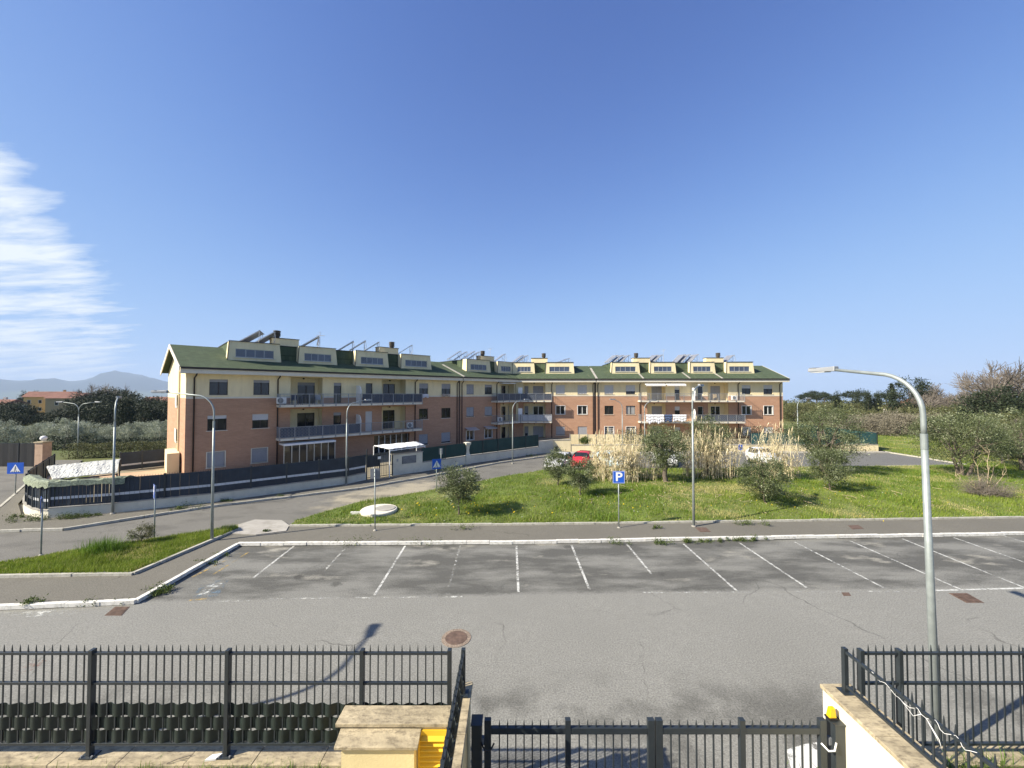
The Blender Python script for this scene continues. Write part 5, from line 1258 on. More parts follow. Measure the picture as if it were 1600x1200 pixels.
# ------------------------------------------------------------------ street lamps
def street_lamp(loc, h, ang, label, arm=1.9, group='street lamps', double=False, head=True, r0=0.062):
    """pole, collar, one or two curved arms with flat LED heads; ang = direction of the arm"""
    t = thing('street_lamp', label, 'street lamp', loc, ang, group)
    zb = h-0.95
    MB().tube([(0, 0, -0.05), (0, 0, zb*0.5), (0, 0, zb-0.42)], [r0, r0*0.82, r0*0.68], 16).build('pole', M['steel'], t, smooth=True)
    MB().lathe([(r0*0.62, zb-0.66), (r0*0.76, zb-0.655), (r0*0.76, zb-0.37), (r0*0.62, zb-0.365)], n=16).build('collar', M['steel'], t)
    MB().lathe([(r0*1.8, -0.02), (r0*1.7, 0.05), (r0*1.05, 0.07)], n=14).build('base', M['concrete'], t)
    for s in ((1, -1) if double else (1,)):
        pts = [(0, 0, zb-0.40), (0, 0, zb-0.2), (0, 0, zb)]
        for i in range(1, 9):
            a = R(76)*i/8; pts.append((s*0.80*(1-math.cos(a)), 0, zb+0.80*math.sin(a)))
        pts.append((s*arm, 0, h))
        MB().tube(pts, [r0*0.60]*5+[r0*0.56]*6+[r0*0.44], 14).build('arm', M['steel'], t, smooth=True)
        hd = MB(); x = s*arm
        hd.hexa([(x+s*-0.12, -0.07, h-0.05), (x+s*0.5, -0.13, h-0.03), (x+s*0.5, 0.13, h-0.03), (x+s*-0.12, 0.07, h-0.05), (x+s*-0.12, -0.06, h+0.07), (x+s*0.5, -0.12, h+0.05), (x+s*0.5, 0.12, h+0.05), (x+s*-0.12, 0.06, h+0.07)])
        if s < 0: hd.f = [f[::-1] for f in hd.f]
        ho = hd.build('lamp_head', M['steel_grey'], t, bevel=0.015)
        MB().box(min(x+s*0.1, x+s*0.46), max(x+s*0.1, x+s*0.46), -0.09, 0.09, h-0.058, h-0.041).build('lens', M['lens'], ho)
        MB().box(min(x+s*0.30, x+s*0.48), max(x+s*0.30, x+s*0.48), -0.11, 0.11, h+0.053, h+0.066).build('heat_sink', M['signgrey'], ho)
    return t
def lampat(px, py, h, ang, label, z=0.0, **k):
    p = G(px, py, z); return street_lamp((p.x, p.y, z), h-z, R(ang), label, **k)
tall = street_lamp((7.86, 7.25, 0), 7.25, R(98), 'tall grey street lamp standing just outside the barred fence and gate', arm=1.75, r0=0.072)
tall.rotation_euler = (R(-1.2), 0, R(98))
street_lamp((-13.3, 5.4, 0), 7.2, R(92), 'grey street lamp beside the near fence, casting its shadow over the lane', arm=1.75, r0=0.085)
lampat(331, 845, 6.75, 184, 'grey street lamp on the corner of the grass wedge', z=0.12, arm=2.1)
lampat(176, 803, 6.45, 131, 'grey street lamp in front of the netting draped fence', z=0.1, arm=1.2)
lampat(541, 757, 6.15, 68, 'grey street lamp by the slat fence near the pedestrian gate', z=0.1, arm=1.9)
lampat(801, 724, 6.05, 40, 'grey street lamp on the upper road by the green mesh screens', z=0.05, arm=1.6)
lampat(1084, 823, 7.10, 52, 'grey street lamp on the kerb of the lawn before the reeds', z=0.1, arm=1.6)
street_lamp((12.1, 42.2, 0.1), 5.9, R(185), 'pale lamp before the lattice windows of the sunlit block', arm=0.9)
street_lamp((14.3, 41.5, 0.1), 5.8, R(10), 'pale lamp behind the first reed clump', arm=0.9)
street_lamp((32.0, 43.1, 0.1), 6.0, R(15), 'thin lamp past the end of the sunlit block', arm=1.4)
p = G(121, 722, -0.9); street_lamp((p.x, p.y, -0.9), 6.6, R(0), 'double armed street lamp behind the netted pergola', arm=1.9, double=True)

# ------------------------------------------------------------------ road signs
def text_mesh(s, size):
    cu = bpy.data.curves.new('letter', 'FONT'); cu.body = s; cu.size = size; cu.extrude = 0.002; cu.offset = size*0.022; cu.align_x = 'CENTER'; cu.align_y = 'CENTER'
    o = bpy.data.objects.new('letter', cu); COL.objects.link(o); dg = bpy.context.evaluated_depsgraph_get()
    me = bpy.data.meshes.new_from_object(o.evaluated_get(dg)); bpy.data.objects.remove(o); bpy.data.curves.remove(cu); return me
def sign(px, py, top, w, h, yaw, label, face, z=0.1, post_h=None, lean=0.0):
    """post with a plate; yaw 0 faces the viewer side of the street"""
    p = G(px, py, z); t = thing('road_sign', label, 'road sign', (p.x, p.y, z), R(yaw)); t.rotation_euler = (0, R(lean), R(yaw))
    ph = post_h or top
    MB().tube([(0, 0, -0.05), (0, 0, ph-0.02)], 0.028, 10).build('post', M['steel'], t, smooth=True)
    MB().lathe([(0.09, -0.03), (0.08, 0.03), (0.035, 0.06)], n=10).build('base', M['concrete'], t)
    pm = MB(); pm.box(-w/2, w/2, -0.045, -0.033, top-h, top); pl_ = pm.build('plate', M['blue'] if face != 'blank' else M['signgrey'], t)
    MB().box(-w/2+0.02, w/2-0.02, -0.032, -0.029, top-h+0.02, top-0.02).build('plate_back', M['signgrey'], pl_)
    for kz in (0.32, 0.72): MB().box(-0.05, 0.05, -0.029, 0.03, top-h*kz-0.015, top-h*kz+0.015).build('bracket', M['signgrey'], pl_)
    cz = top-h/2
    if face == 'P':
        me = text_mesh('P', h*0.98); put('letter', me, M['white'], pl_, (0, -0.049, cz), rot=(R(90), 0, 0), scale=(1.15, 1, 1))
        b = MB(); e = 0.012
        for a_ in ((-w/2+e, w/2-e, top-2*e, top-e), (-w/2+e, w/2-e, top-h+e, top-h+2*e), (-w/2+e, -w/2+2*e, top-h+2*e, top-2*e), (w/2-2*e, w/2-e, top-h+2*e, top-2*e)): b.box(a_[0], a_[1], -0.047, -0.0452, a_[2], a_[3])
        b.build('border', M['white'], pl_)
    if face in ('walk', 'small'):
        s = h*0.40; y = -0.048
        MB().add([(-s, y, cz-s*0.85), (s, y, cz-s*0.85), (0, y, cz+s*0.9)], [(0, 1, 2)]).build('triangle', M['white'], pl_)
        y -= 0.003; f = MB()
        f.lathe([(s*0.11, 0), (s*0.11, 0.001)], n=10); f.v = [(v[0]+0.01, y, v[1]+cz+s*0.32) for v in f.v]
        for q in (((-0.05, 0.24), (0.07, 0.22), (0.05, -0.18), (-0.09, -0.15)), ((-0.09, -0.15), (0.0, -0.15), (-0.16, -0.68), (-0.26, -0.68)), ((-0.02, -0.15), (0.05, -0.18), (0.26, -0.68), (0.15, -0.68)), ((0.05, 0.2), (0.08, 0.12), (0.26, -0.1), (0.2, -0.12)), ((-0.05, 0.22), (-0.08, 0.12), (-0.24, -0.08), (-0.2, -0.12))):
            f.poly([(a*s, y, cz+b*s) for a, b in q])
        for i in range(4): f.poly([((-0.72+i*0.4)*s, y, cz-0.82*s), ((-0.52+i*0.4)*s, y, cz-0.82*s), ((-0.47+i*0.4)*s, y, cz-0.7*s), ((-0.67+i*0.4)*s, y, cz-0.7*s)])
        f.build('figure', M['black'], pl_)
    if face == 'chair':
        f = MB(); s = h*0.3; y = -0.048
        f.lathe([(s*0.5, 0), (s*0.5, 0.001)], n=14); f.v = [(v[0], y, v[1]+cz-s*0.3) for v in f.v]; f.box(-s*0.1, s*0.15, y-0.001, y, cz, cz+s*0.9); f.build('symbol', M['white'], pl_)
    return t
sign(967, 825, 2.78, 0.58, 0.60, -3, 'blue parking sign with a white letter P on the lawn kerb', 'P')
sign(24, 772, 2.05, 0.92, 0.72, 8, 'blue pedestrian crossing sign at the corner of the side street', 'walk')
sign(682, 769, 2.20, 0.60, 0.66, 24, 'blue pedestrian crossing sign on the verge opposite the meter wall', 'walk')
sign(586, 829, 2.95, 0.44, 0.50, 190, 'grey back of a road sign on a post beside the round concrete lid', 'blank', z=0.12, lean=0.6)
sign(64, 868, 2.35, 0.6, 0.6, -40, 'road sign seen edge on at the road side of the grass wedge', 'P', lean=0.4)
sign(241, 843, 2.45, 0.6, 0.6, -44, 'road sign seen edge on beside the small wedge shrub', 'P')
sign(689, 737, 1.95, 0.32, 0.5, 200, 'small plate on a post at the kerb below the mesh screens', 'blank')
p = G(1157, 712); sign(1157, 717, 1.45, 0.42, 0.55, 0, 'small blue disabled bay sign beyond the reeds', 'chair', z=0.0)

# ------------------------------------------------------------------ the near boundary: fences, coping walls, gate, meter cabinet
FY = 6.0
BAR = MB(); BAR.box(-0.009, 0.009, -0.006, 0.006, 1.35, 2.74); BAR.hexa([(-0.009, -0.006, 2.74), (0.009, -0.006, 2.74), (0.009, 0.006, 2.74), (-0.009, 0.006, 2.74), (-0.002, -0.002, 2.83), (0.002, -0.002, 2.83), (0.002, 0.002, 2.83), (-0.002, 0.002, 2.83)])
BAR = BAR.mesh('bar'); BAR.materials.append(M['darkmetal'])
def fence_run(root, posts, strips=True, tight=None):
    """straight run along x at the fence line: posts, three rails per bay, single bars, woven strips"""
    ox, oy, oz = root.location
    for i, x in enumerate(posts):
        MB().box(-0.03, 0.03, -0.04, 0.04, 1.17, 2.76).build('post', M['darkmetal'], root, (x-ox, FY-oy, -oz), bevel=0.004)
        MB().box(-0.10, 0.10, -0.075, 0.075, 1.163, 1.178).build('base_plate', M['darkmetal'], root, (x-ox, FY-oy, -oz))
        b = MB()
        for sx in (-0.08, 0.08): b.lathe([(0.012, 1.178), (0.012, 1.20)], (sx, -0.05), 6)
        b.build('bolt', M['steel_grey'], root, (x-ox, FY-oy, -oz))
    for a, b in zip(posts[:-1], posts[1:]):
        for z in (2.70, 2.25, 1.34):
            MB().box(a+0.031, b-0.031, -0.02, 0.02, z-0.018, z+0.018).build('rail', M['darkmetal'], root, (-ox, FY-oy, -oz), bevel=0.003)
        n = max(1, round((b-a)/0.122))
        for k in range(1, n):
            o = put('bar', BAR, None, root, (a+(b-a)*k/n-ox, FY-oy-0.001, -oz))
        if strips:
            for row in range(3):
                z0 = 1.36+row*0.196; mb = MB(); q = n*8; pts = []
                for j in range(q+1):
                    x = a+0.035+(b-a-0.07)*j/q; ph = math.pi*(j/8.0)+(0 if row % 2 == 0 else math.pi)
                    pts.append((x, 0.020*math.sin(ph+1.57)))
                for (x0, y0), (x1, y1) in zip(pts[:-1], pts[1:]):
                    mb.quad((x0, y0, z0), (x1, y1, z0), (x1, y1, z0+0.190+0.004*math.sin(x1*5)), (x0, y0, z0+0.190+0.004*math.sin(x0*5)))
                o = mb.build('privacy_strip', M['strip'], root, (-ox, FY-oy, -oz)); o.modifiers.new('thick', 'SOLIDIFY').thickness = 0.003
lf = thing('metal_fence', 'anthracite barred fence with woven green plastic strips on the stone coping', 'fence', (-5.0, FY, 1.16))
fence_run(lf, [-8.55, -6.45, -4.36, -2.30, -0.96])
rf_ = thing('metal_fence', 'open anthracite barred fence without strips in front of the lamp post', 'fence', (8.0, FY, 1.16))
fence_run(rf_, [5.36, 5.95, 7.92, 9.92, 11.9], strips=False)
def side_run(root, x, y0, y1, n, strips, z0=2.11, z1=2.76):
    ox, oy, oz = root.location; L = y1-y0
    for k in range(n+1):
        y = y1-L*k/n; MB().box(x-0.03, x+0.03, y-0.03, y+0.03, z0, z1+0.02).build('post', M['darkmetal'], root, (-ox, -oy, -oz))
        MB().box(x-0.08, x+0.08, y-0.08, y+0.08, z0-0.006, z0+0.008).build('base_plate', M['darkmetal'], root, (-ox, -oy, -oz))
    for k in range(n):
        ya, yb = y1-L*(k+1)/n+0.031, y1-L*k/n-0.031
        for z in (z1-0.03, z0+0.10): MB().box(x-0.02, x+0.02, ya, yb, z-0.018, z+0.018).build('rail', M['darkmetal'], root, (-ox, -oy, -oz))
        m = round((yb-ya)/0.122)
        for j in range(1, m):
            y = ya+(yb-ya)*j/m; q = MB(); q.box(x-0.006, x+0.006, y-0.011, y+0.011, z0+0.1, z1+0.03); q.hexa([(x-0.006, y-0.011, z1+0.03), (x+0.006, y-0.011, z1+0.03), (x+0.006, y+0.011, z1+0.03), (x-0.006, y+0.011, z1+0.03), (x-0.002, y-0.002, z1+0.12), (x+0.002, y-0.002, z1+0.12), (x+0.002, y+0.002, z1+0.12), (x-0.002, y+0.002, z1+0.12)])
            q.build('bar', M['darkmetal'], root, (-ox, -oy, -oz))
        if strips:
            for row in range(3):
                za = z0+0.13+row*0.165; mb = MB(); q = m*4; pts = [(x+0.028*math.sin(math.pi*j/4+row*math.pi+1.57), ya+(yb-ya)*j/q) for j in range(q+1)]
                for (xa, y_a), (xb, y_b) in zip(pts[:-1], pts[1:]): mb.quad((xa, y_a, za), (xb, y_b, za), (xb, y_b, za+0.158), (xa, y_a, za+0.158))
                o = mb.build('privacy_strip', M['strip'], root, (-ox, -oy, -oz), smooth=True); o.modifiers.new('thick', 'SOLIDIFY').thickness = 0.003
ls = thing('driveway_fence', 'short barred fence with woven strips on the shaded driveway wall', 'fence', (-0.74, 5.0, 2.1)); side_run(ls, -0.745, 2.2, 5.98, 2, True)
rs = thing('driveway_fence', 'short open barred fence on the sunlit driveway wall', 'fence', (5.09, 5.0, 2.15)); side_run(rs, 5.09, 2.0, 5.97, 2, False, 2.145, 2.78)
# white cord twisted along the rail
tw = MB(); pts = [(5.065+0.022*math.sin(i*1.1), 5.5-i*0.042, 2.75+0.026*math.cos(i*1.3)-(0.05 if 5 < i < 15 else 0)*math.sin((i-5)/10*math.pi)) for i in range(30)]
tw.tube(pts, 0.003, 5); tw.tube([pts[17], (5.03, 4.62, 2.62), (5.04, 4.60, 2.52)], 0.003, 5); tw.tube([pts[17], (5.05, 4.66, 2.60), (5.06, 4.65, 2.56)], 0.003, 5); tw.tube([pts[10], (5.02, 4.9, 2.66), pts[16]], 0.003, 5)
tag(tw.build('twisted_rope', M['white'], smooth=True), 'frayed white cord wound along the driveway fence rail', 'cord')

# coping walls
def coping_wall(name, label, x0, x1, y0, y1, z, over=0.05, axis='x', m_='yellow', step=1.0):
    t = thing(name, label, 'wall', ((x0+x1)/2, (y0+y1)/2, 0)); ox, oy, _ = t.location
    MB().box(x0-ox, x1-ox, y0-oy, y1-oy, -0.1, z-0.06).build('wall', M[m_], t)
    L = (x1-x0) if axis == 'x' else (y1-y0); n = max(1, round(L/step)); r = random.Random(3)
    for k in range(n):
        a, b = L*k/n+0.003, L*(k+1)/n-0.003; dz = r.uniform(-0.004, 0.004)
        q = MB().box(x0-ox+a, x0-ox+b, y0-oy-over, y1-oy+over, z-0.058, z+dz) if axis == 'x' else MB().box(x0-ox-over, x1-ox+over, y0-oy+a, y0-oy+b, z-0.058, z+dz)
        q.build('coping_stone', M['stone'], t, bevel=0.008)
    return t
coping_wall('boundary_wall', 'low wall with weathered travertine coping under the strip fence', -12.0, -0.84, 5.92, 6.10, 1.16, 0.07)
coping_wall('boundary_wall', 'low wall with travertine coping behind the right hand plants', 5.34, 13.0, 5.92, 6.10, 1.16, 0.07)
coping_wall('driveway_wall', 'narrow driveway wall with stone coping, its gate side in shadow', -0.80, -0.66, 1.5, 6.25, 2.09, 0.035, 'y')
coping_wall('driveway_wall', 'sunlit pale driveway wall with a wide stone coping', 4.88, 5.26, 1.5, 6.14, 2.14, 0.05, 'y', 'palecream')
# meter cabinet
mc = thing('meter_cabinet', 'yellow masonry meter cabinet with stone slabs and a louvred door', 'cabinet', (-1.7, 5.5, 0.9))
MB().box(-2.32, -0.92, 5.46, 5.70, 0.9, 2.06).build('body', M['yellow'], mc, (1.7, -5.5, -0.9))
MB().box(-2.30, -1.32, 5.29, 5.459, 0.9, 1.955).build('front_body', M['yellow'], mc, (1.7, -5.5, -0.9))
MB().box(-2.45, -0.87, 5.43, 5.75, 2.062, 2.115).build('top_slab', M['stone'], mc, (1.7, -5.5, -0.9), bevel=0.008)
o = MB().hexa([(-2.38, 5.24, 1.925), (-1.26, 5.24, 1.925), (-1.26, 5.458, 2.0), (-2.38, 5.458, 2.0), (-2.38, 5.24, 1.965), (-1.26, 5.24, 1.965), (-1.26, 5.458, 2.045), (-2.38, 5.458, 2.045)]).build('lower_slab', M['stone'], mc, (1.7, -5.5, -0.9), bevel=0.006)
dm = MB(); dm.box(-1.30, -0.90, 5.435, 5.455, 1.0, 2.02); door_ = dm.build('door', M['louvre'], mc, (1.7, -5.5, -0.9))
for i in range(9):
    z = 1.96-i*0.068; MB().hexa([(-1.27, 5.385, z-0.05), (-0.93, 5.385, z-0.05), (-0.93, 5.434, z-0.018), (-1.27, 5.434, z-0.018), (-1.27, 5.385, z-0.042), (-0.93, 5.385, z-0.042), (-0.93, 5.434, z-0.010), (-1.27, 5.434, z-0.010)]).build('louvre', M['louvre'], door_)
# broken piece of stone and twig on the coping
sm = MB().prism([(0, 0), (0.15, 0.02), (0.19, 0.11), (0.05, 0.09)], 0, 0.025).build('stone_chip', M['white'], None, (-4.62, 5.90, 1.163)); tag(sm, 'white chip of stone lying on the coping', 'stone')
tg = MB(); tg.tube([(0, 0, 0.01), (0.12, 0.05, 0.03), (0.28, 0.13, 0.02)], 0.005, 5); tg.tube([(0.12, 0.05, 0.03), (0.2, 0.03, 0.04)], 0.003, 5)
tag(tg.build('twig', M['twig'], None, (-5.15, 5.86, 1.163)), 'dry twig lying on the coping', 'twig')

# the double gate
GY = 5.82
def gate_leaf(x0, x1, mid_, label):
    t = thing('gate_leaf', label, 'gate', ((x0+x1)/2, GY, 0.06)); ox = t.location.x
    for x, w in ((x0, 0.05), (mid_, 0.04), (x1, 0.05)):
        MB().box(x-ox-w, x-ox+w, -0.035, 0.035, 0.06, 1.80).build('stile', M['darkmetal'], t, bevel=0.004)
    for a, b in ((x0+0.051, mid_-0.041), (mid_+0.041, x1-0.051)):
        for z in (1.64, 0.95, 0.14): MB().box(a-ox, b-ox, -0.03, 0.03, z-0.045, z+0.045).build('rail', M['darkmetal'], t, bevel=0.004)
        n = round((b-a)/0.122)
        for k in range(1, n):
            x = a+(b-a)*k/n-ox; q = MB().box(x-0.009, x+0.009, -0.012, 0.012, 0.12, 1.72); q.hexa([(x-0.009, -0.01, 1.72), (x+0.009, -0.01, 1.72), (x+0.009, 0.01, 1.72), (x-0.009, 0.01, 1.72), (x-0.002, -0.002, 1.79), (x+0.002, -0.002, 1.79), (x+0.002, 0.002, 1.79), (x-0.002, 0.002, 1.79)])
            q.build('bar', M['darkmetal'], t)
    return t
gl1 = gate_leaf(-0.36, 2.06, 0.83, 'gate leaf half in the shadow of the driveway wall')
gl2 = gate_leaf(2.18, 4.60, 3.41, 'sunlit gate leaf beside the amber warning light')
for x, lab in ((-0.52, 'dark steel gate post against the shaded driveway wall'), (4.80, 'grey steel gate post carrying the amber warning light')):
    gp_ = thing('gate_post', lab, 'gate post', (x, GY, 0))
    MB().box(-0.075, 0.075, -0.09, 0.09, -0.02, 1.83).build('shaft', M['darkmetal'], gp_, bevel=0.005); MB().box(-0.085, 0.085, -0.10, 0.10, 1.831, 1.845).build('cap', M['darkmetal'], gp_)
    s = 1 if x < 0 else -1
    MB().tube([(s*0.07, -0.1, 1.60), (s*0.13, -0.14, 1.52), (s*0.2, -0.12, 1.50), (s*0.26, -0.06, 1.56)], 0.012, 8).build('cable', M['white'] if x > 0 else M['black'], gp_, smooth=True)
    for z in (0.4, 1.55): MB().box(min(s*0.075, s*0.115), max(s*0.075, s*0.115), -0.03, 0.03, z-0.05, z+0.05).build('hinge', M['signgrey'], gp_)
wl = thing('warning_light', 'amber flashing light on top of the grey gate post', 'warning light', (4.76, GY+0.02, 1.846))
MB().box(-0.06, 0.06, -0.05, 0.05, 0.0, 0.03).build('base', M['black'], wl)
MB().hexa([(-0.055, -0.04, 0.03), (0.055, -0.04, 0.03), (0.055, 0.04, 0.03), (-0.055, 0.04, 0.03), (-0.03, -0.028, 0.17), (0.045, -0.028, 0.17), (0.045, 0.028, 0.17), (-0.03, 0.028, 0.17)]).build('dome', M['amber'], wl, bevel=0.012)

# near gardens
slab('garden_bed', [(-12, 1.0), (-0.81, 1.0), (-0.81, 5.91), (-12, 5.91)], 0.2, 1.02, M['paving'], 'pale ground at the foot of the strip fence', 'ground')
slab('garden_bed', [(5.27, 1.0), (13, 1.0), (13, 5.91), (5.27, 5.91)], 0.2, 0.98, M['soil'], 'earth bed behind the sunlit driveway wall', 'ground')
def near_tufts(name, spots, mat_, label, h0, h1, w, lean=1.0):
    P = np.concatenate([np.stack([x+RNG.normal(0, sx, n), np.minimum(y+RNG.normal(0, sy, n), 5.86), np.full(n, z)], -1) for x, y, z, n, sx, sy in spots])
    n = len(P); V = []; F = []; a = RNG.random(n)*2*np.pi; H = h0+(h1-h0)*RNG.random(n)**1.5; ln = RNG.random(n)*lean; ww = w*(0.5+RNG.random(n))
    D = np.stack([np.cos(a), np.sin(a)], -1); S = np.stack([-D[:, 1], D[:, 0]], -1); segs = 4; VV = []
    for s in range(segs+1):
        f = s/segs; off = D*(ln*H*f*f)[:, None]; z = H*(f-0.35*ln*f*f); wd = (ww*(1-f**1.5))[:, None]
        VV.append(np.stack([np.concatenate([P[:, :2]+off-S*wd, (P[:, 2]+z)[:, None]], 1), np.concatenate([P[:, :2]+off+S*wd, (P[:, 2]+z)[:, None]], 1)], 1))
    A = np.stack(VV, 1).reshape(n, -1, 3); k = 2*(segs+1); base = (np.arange(n)*k)[:, None]
    Fq = np.concatenate([np.stack([base[:, 0]+2*s, base[:, 0]+2*s+1, base[:, 0]+2*s+3, base[:, 0]+2*s+2], -1) for s in range(segs)])
    tone = np.repeat(RNG.random(n), k); o = put(name, np_mesh(name, A.reshape(-1, 3), Fq, tone), mat_); tag(o, label, 'grass', kind='stuff')
near_tufts('grass_tufts', [(-5.35, 5.78, 1.02, 260, 0.16, 0.06), (-7.6, 5.8, 1.02, 220, 0.5, 0.05), (-6.3, 5.8, 1.02, 120, 0.3, 0.05), (-3.6, 5.74, 1.02, 900, 0.55, 0.07), (-2.9, 5.7, 1.02, 500, 0.35, 0.08), (-4.4, 5.8, 1.02, 160, 0.25, 0.05)], F_GRASS2, 'grass tufts growing along the foot of the strip fence wall', 0.06, 0.26, 0.006)
near_tufts('bed_grass', [(6.4, 5.6, 0.98, 1200, 0.8, 0.25), (7.6, 5.65, 0.98, 1200, 0.7, 0.2), (6.0, 5.2, 0.98, 900, 0.5, 0.35), (7.0, 5.1, 0.98, 900, 0.8, 0.3)], F_GRASS2, 'rank grass in the bed behind the sunlit driveway wall', 0.12, 0.48, 0.006, 1.3)

# ------------------------------------------------------------------ trees and plants
def unit(n): 
    v = RNG.normal(size=(n, 3)); return v/np.linalg.norm(v, axis=1)[:, None]
def leaf_mesh(name, P, size, aspect=0.32, droop=0.0, out=None, tone_bias=None):
    n = len(P); a = unit(n)
    if out is not None: a = a*0.75+out; 
    a[:, 2] -= droop; a /= np.linalg.norm(a, axis=1)[:, None]; b = np.cross(a, unit(n)); b /= np.linalg.norm(b, axis=1)[:, None]+1e-9
    L = (size*(0.6+0.8*RNG.random(n)))[:, None]; w = L*aspect/2
    V = np.stack([P, P+a*L*0.5+b*w, P+a*L, P+a*L*0.5-b*w], 1).reshape(-1, 3); F = np.arange(4*n).reshape(-1, 4)
    t = RNG.random(n) if tone_bias is None else np.clip(tone_bias+RNG.normal(0, 0.2, n), 0, 1)
    return np_mesh(name, V, F, np.repeat(t, 4))
def blobs(c, Rr, nb, br, per, flat=0.75, hollow=0.55, seed=None):
    """clumps of leaves: clump centres spread through an ellipsoid, leaves round each"""
    d = unit(nb); rr = hollow+(1.05-hollow)*RNG.random(nb)**0.75
    C = np.array(c)+d*np.array(Rr)*rr[:, None]
    C[:, 2] += RNG.normal(0, Rr[2]*0.08, nb); S = br*(0.55+0.9*RNG.random(nb))
    P = np.repeat(C, per, 0)+RNG.normal(size=(nb*per, 3))*np.array([1, 1, flat])*np.repeat(S, per)[:, None]*0.62
    T = np.repeat(RNG.random(nb)*0.7+0.15, per)
    return P, C, T
def limb(mb, a, b, r0, r1, n=6, wob=0.12, seg=5, rr=rnd):
    a, b = Vector(a), Vector(b); L = (b-a).length; pts = []; rad = []
    for i in range(seg+1):
        s = i/seg; p = a.lerp(b, s)
        if 0 < i < seg: p += Vector((rr.gauss(0, 1), rr.gauss(0, 1), rr.gauss(0, 0.6)))*wob*L*0.3
        pts.append(p); rad.append(r0+(r1-r0)*s)
    mb.tube(pts, rad, n); return pts
def make_tree(name, label, h, cr, trunk_h, leaf, mat_, nb=60, per=120, lsize=0.10, br=0.35, r0=0.08, stems=1, flat=0.75, aspect=0.32, group=None, cat='tree', hollow=0.5, bark='bark', up=0.0):
    """tapered trunk with limbs, leaves in clumps through the crown; cr = crown half sizes"""
    t = thing(name, label, cat, (0, 0, 0), 0, group); tr = MB()
    cz = h-cr[2]; P, C, T = blobs((0, 0, cz), cr, nb, br, per, flat, hollow)
    low = C[:, 2].min()
    for s in range(stems):
        sx = rnd.uniform(-0.25, 0.25)*(stems > 1)*cr[0]; sy = rnd.uniform(-0.2, 0.2)*(stems > 1)*cr[1]
        p = limb(tr, (sx*0.3, sy*0.3, -0.2), (sx, sy, trunk_h), r0*1.15, r0*0.8, 8, 0.10); top = p[-1]
        idx = RNG.choice(len(C), min(len(C), 9 if stems == 1 else 6), replace=False)
        for i in idx:
            q = Vector(C[i]); mid = top.lerp(q, 0.55)+Vector((0, 0, 0.12*cr[2])); limb(tr, top, mid, r0*0.6, r0*0.32, 6, 0.1, 4); limb(tr, mid, q, r0*0.32, r0*0.08, 5, 0.1, 3)
    tr.build('trunk', M[bark], t, smooth=True)
    keep = P[:, 2] > 0.05; P = P[keep]; T = T[keep]
    out = (P-np.array([0, 0, cz])); out /= np.linalg.norm(out, axis=1)[:, None]+1e-6; out = out*0.35; out[:, 2] += up
    put('crown', leaf_mesh('crown', P, lsize, aspect, 0.0, out, T), mat_, t)
    return t
def place(proto, x, y, z, label=None, rz=0.0, sc=1.0, first=False, group=None):
    o = proto if first else copy_tree(proto)
    o.location = (x, y, z); o.rotation_euler = (0, 0, rz); o.scale = (sc, sc, sc) if isinstance(sc, (int, float)) else sc
    if label: o['label'] = label
    if group: o['group'] = group
    return o
def tree_at(px, py, h, w, label, trunk=0.4, nb=55, per=130, lsize=0.10, br=0.30, r0=0.045, mat_=F_OLIVE, name='olive_tree', dep=None, stems=1, zoff=-0.02, loc=None, **k):
    p = GL(px, py) if loc is None else Vector(loc)
    cr = (w/2, (dep or w)/2, (h-trunk*0.8)/2)
    t = make_tree(name, label, h, cr, trunk, None, mat_, nb, per, lsize, br, r0, stems, **k); t.location = (p.x, p.y, p.z+zoff); return t
tree_at(717, 803, 2.55, 2.0, 'young olive tree beside the round concrete lid', 0.75, 70, 150, 0.095, 0.24, up=0.25)
tree_at(872, 758, 2.35, 1.7, 'small olive tree in front of the white parked car', 0.6, 55, 140, 0.10, 0.24, up=0.2)
tree_at(907, 774, 2.30, 1.7, 'small olive tree behind the parking sign, beside the smaller one', 0.65, 60, 150, 0.095, 0.24, up=0.2)
tree_at(1194, 784, 2.50, 2.5, 'bushy young olive between the lamp post and the third reed clump', 0.55, 75, 150, 0.10, 0.28, up=0.15)
tree_at(1297, 766, 2.75, 2.3, 'young olive with yellow flowers around its foot', 0.65, 75, 150, 0.10, 0.27, up=0.2)
tree_at(1040, 753, 4.0, 3.2, 'old olive tree with a leaning bare trunk between the reed clumps', 1.5, 80, 190, 0.11, 0.36, 0.16, dep=2.8)
tree_at(1105, 741, 4.6, 3.4, 'tall olive standing inside the second reed clump', 1.3, 60, 170, 0.11, 0.38, 0.12)
tree_at(1290, 737, 5.2, 5.2, 'large dark olive between the third reed clump and the teal fence', 1.3, 120, 190, 0.12, 0.48, 0.16, stems=3, dep=4.5)
tree_at(1505, 744, 5.0, 6.6, 'wide old olive with twin trunks beside the bare shrub', 1.4, 140, 190, 0.12, 0.50, 0.11, stems=3, dep=5.0)
tree_at(1600, 735, 5.0, 4.6, 'olive tree at the edge of the thicket beyond the bare shrub', 1.0, 90, 170, 0.12, 0.5, 0.14, stems=2)
p = G(185, 868, 0.16); tree_at(0, 0, 0.85, 0.75, 'small round shrub on the grass wedge beside the edge-on sign', 0.2, 26, 90, 0.06, 0.14, 0.02, name='small_shrub', cat='shrub', loc=G(222, 848, 0.2), mat_=F_HEDGE)
tree_at(0, 0, 0.9, 1.1, 'bright green round shrub on the cream garden wall', 0.2, 34, 110, 0.09, 0.2, 0.03, name='round_shrub', cat='shrub', loc=(8.4, 44.2, 0.75), mat_=F_BUSH)
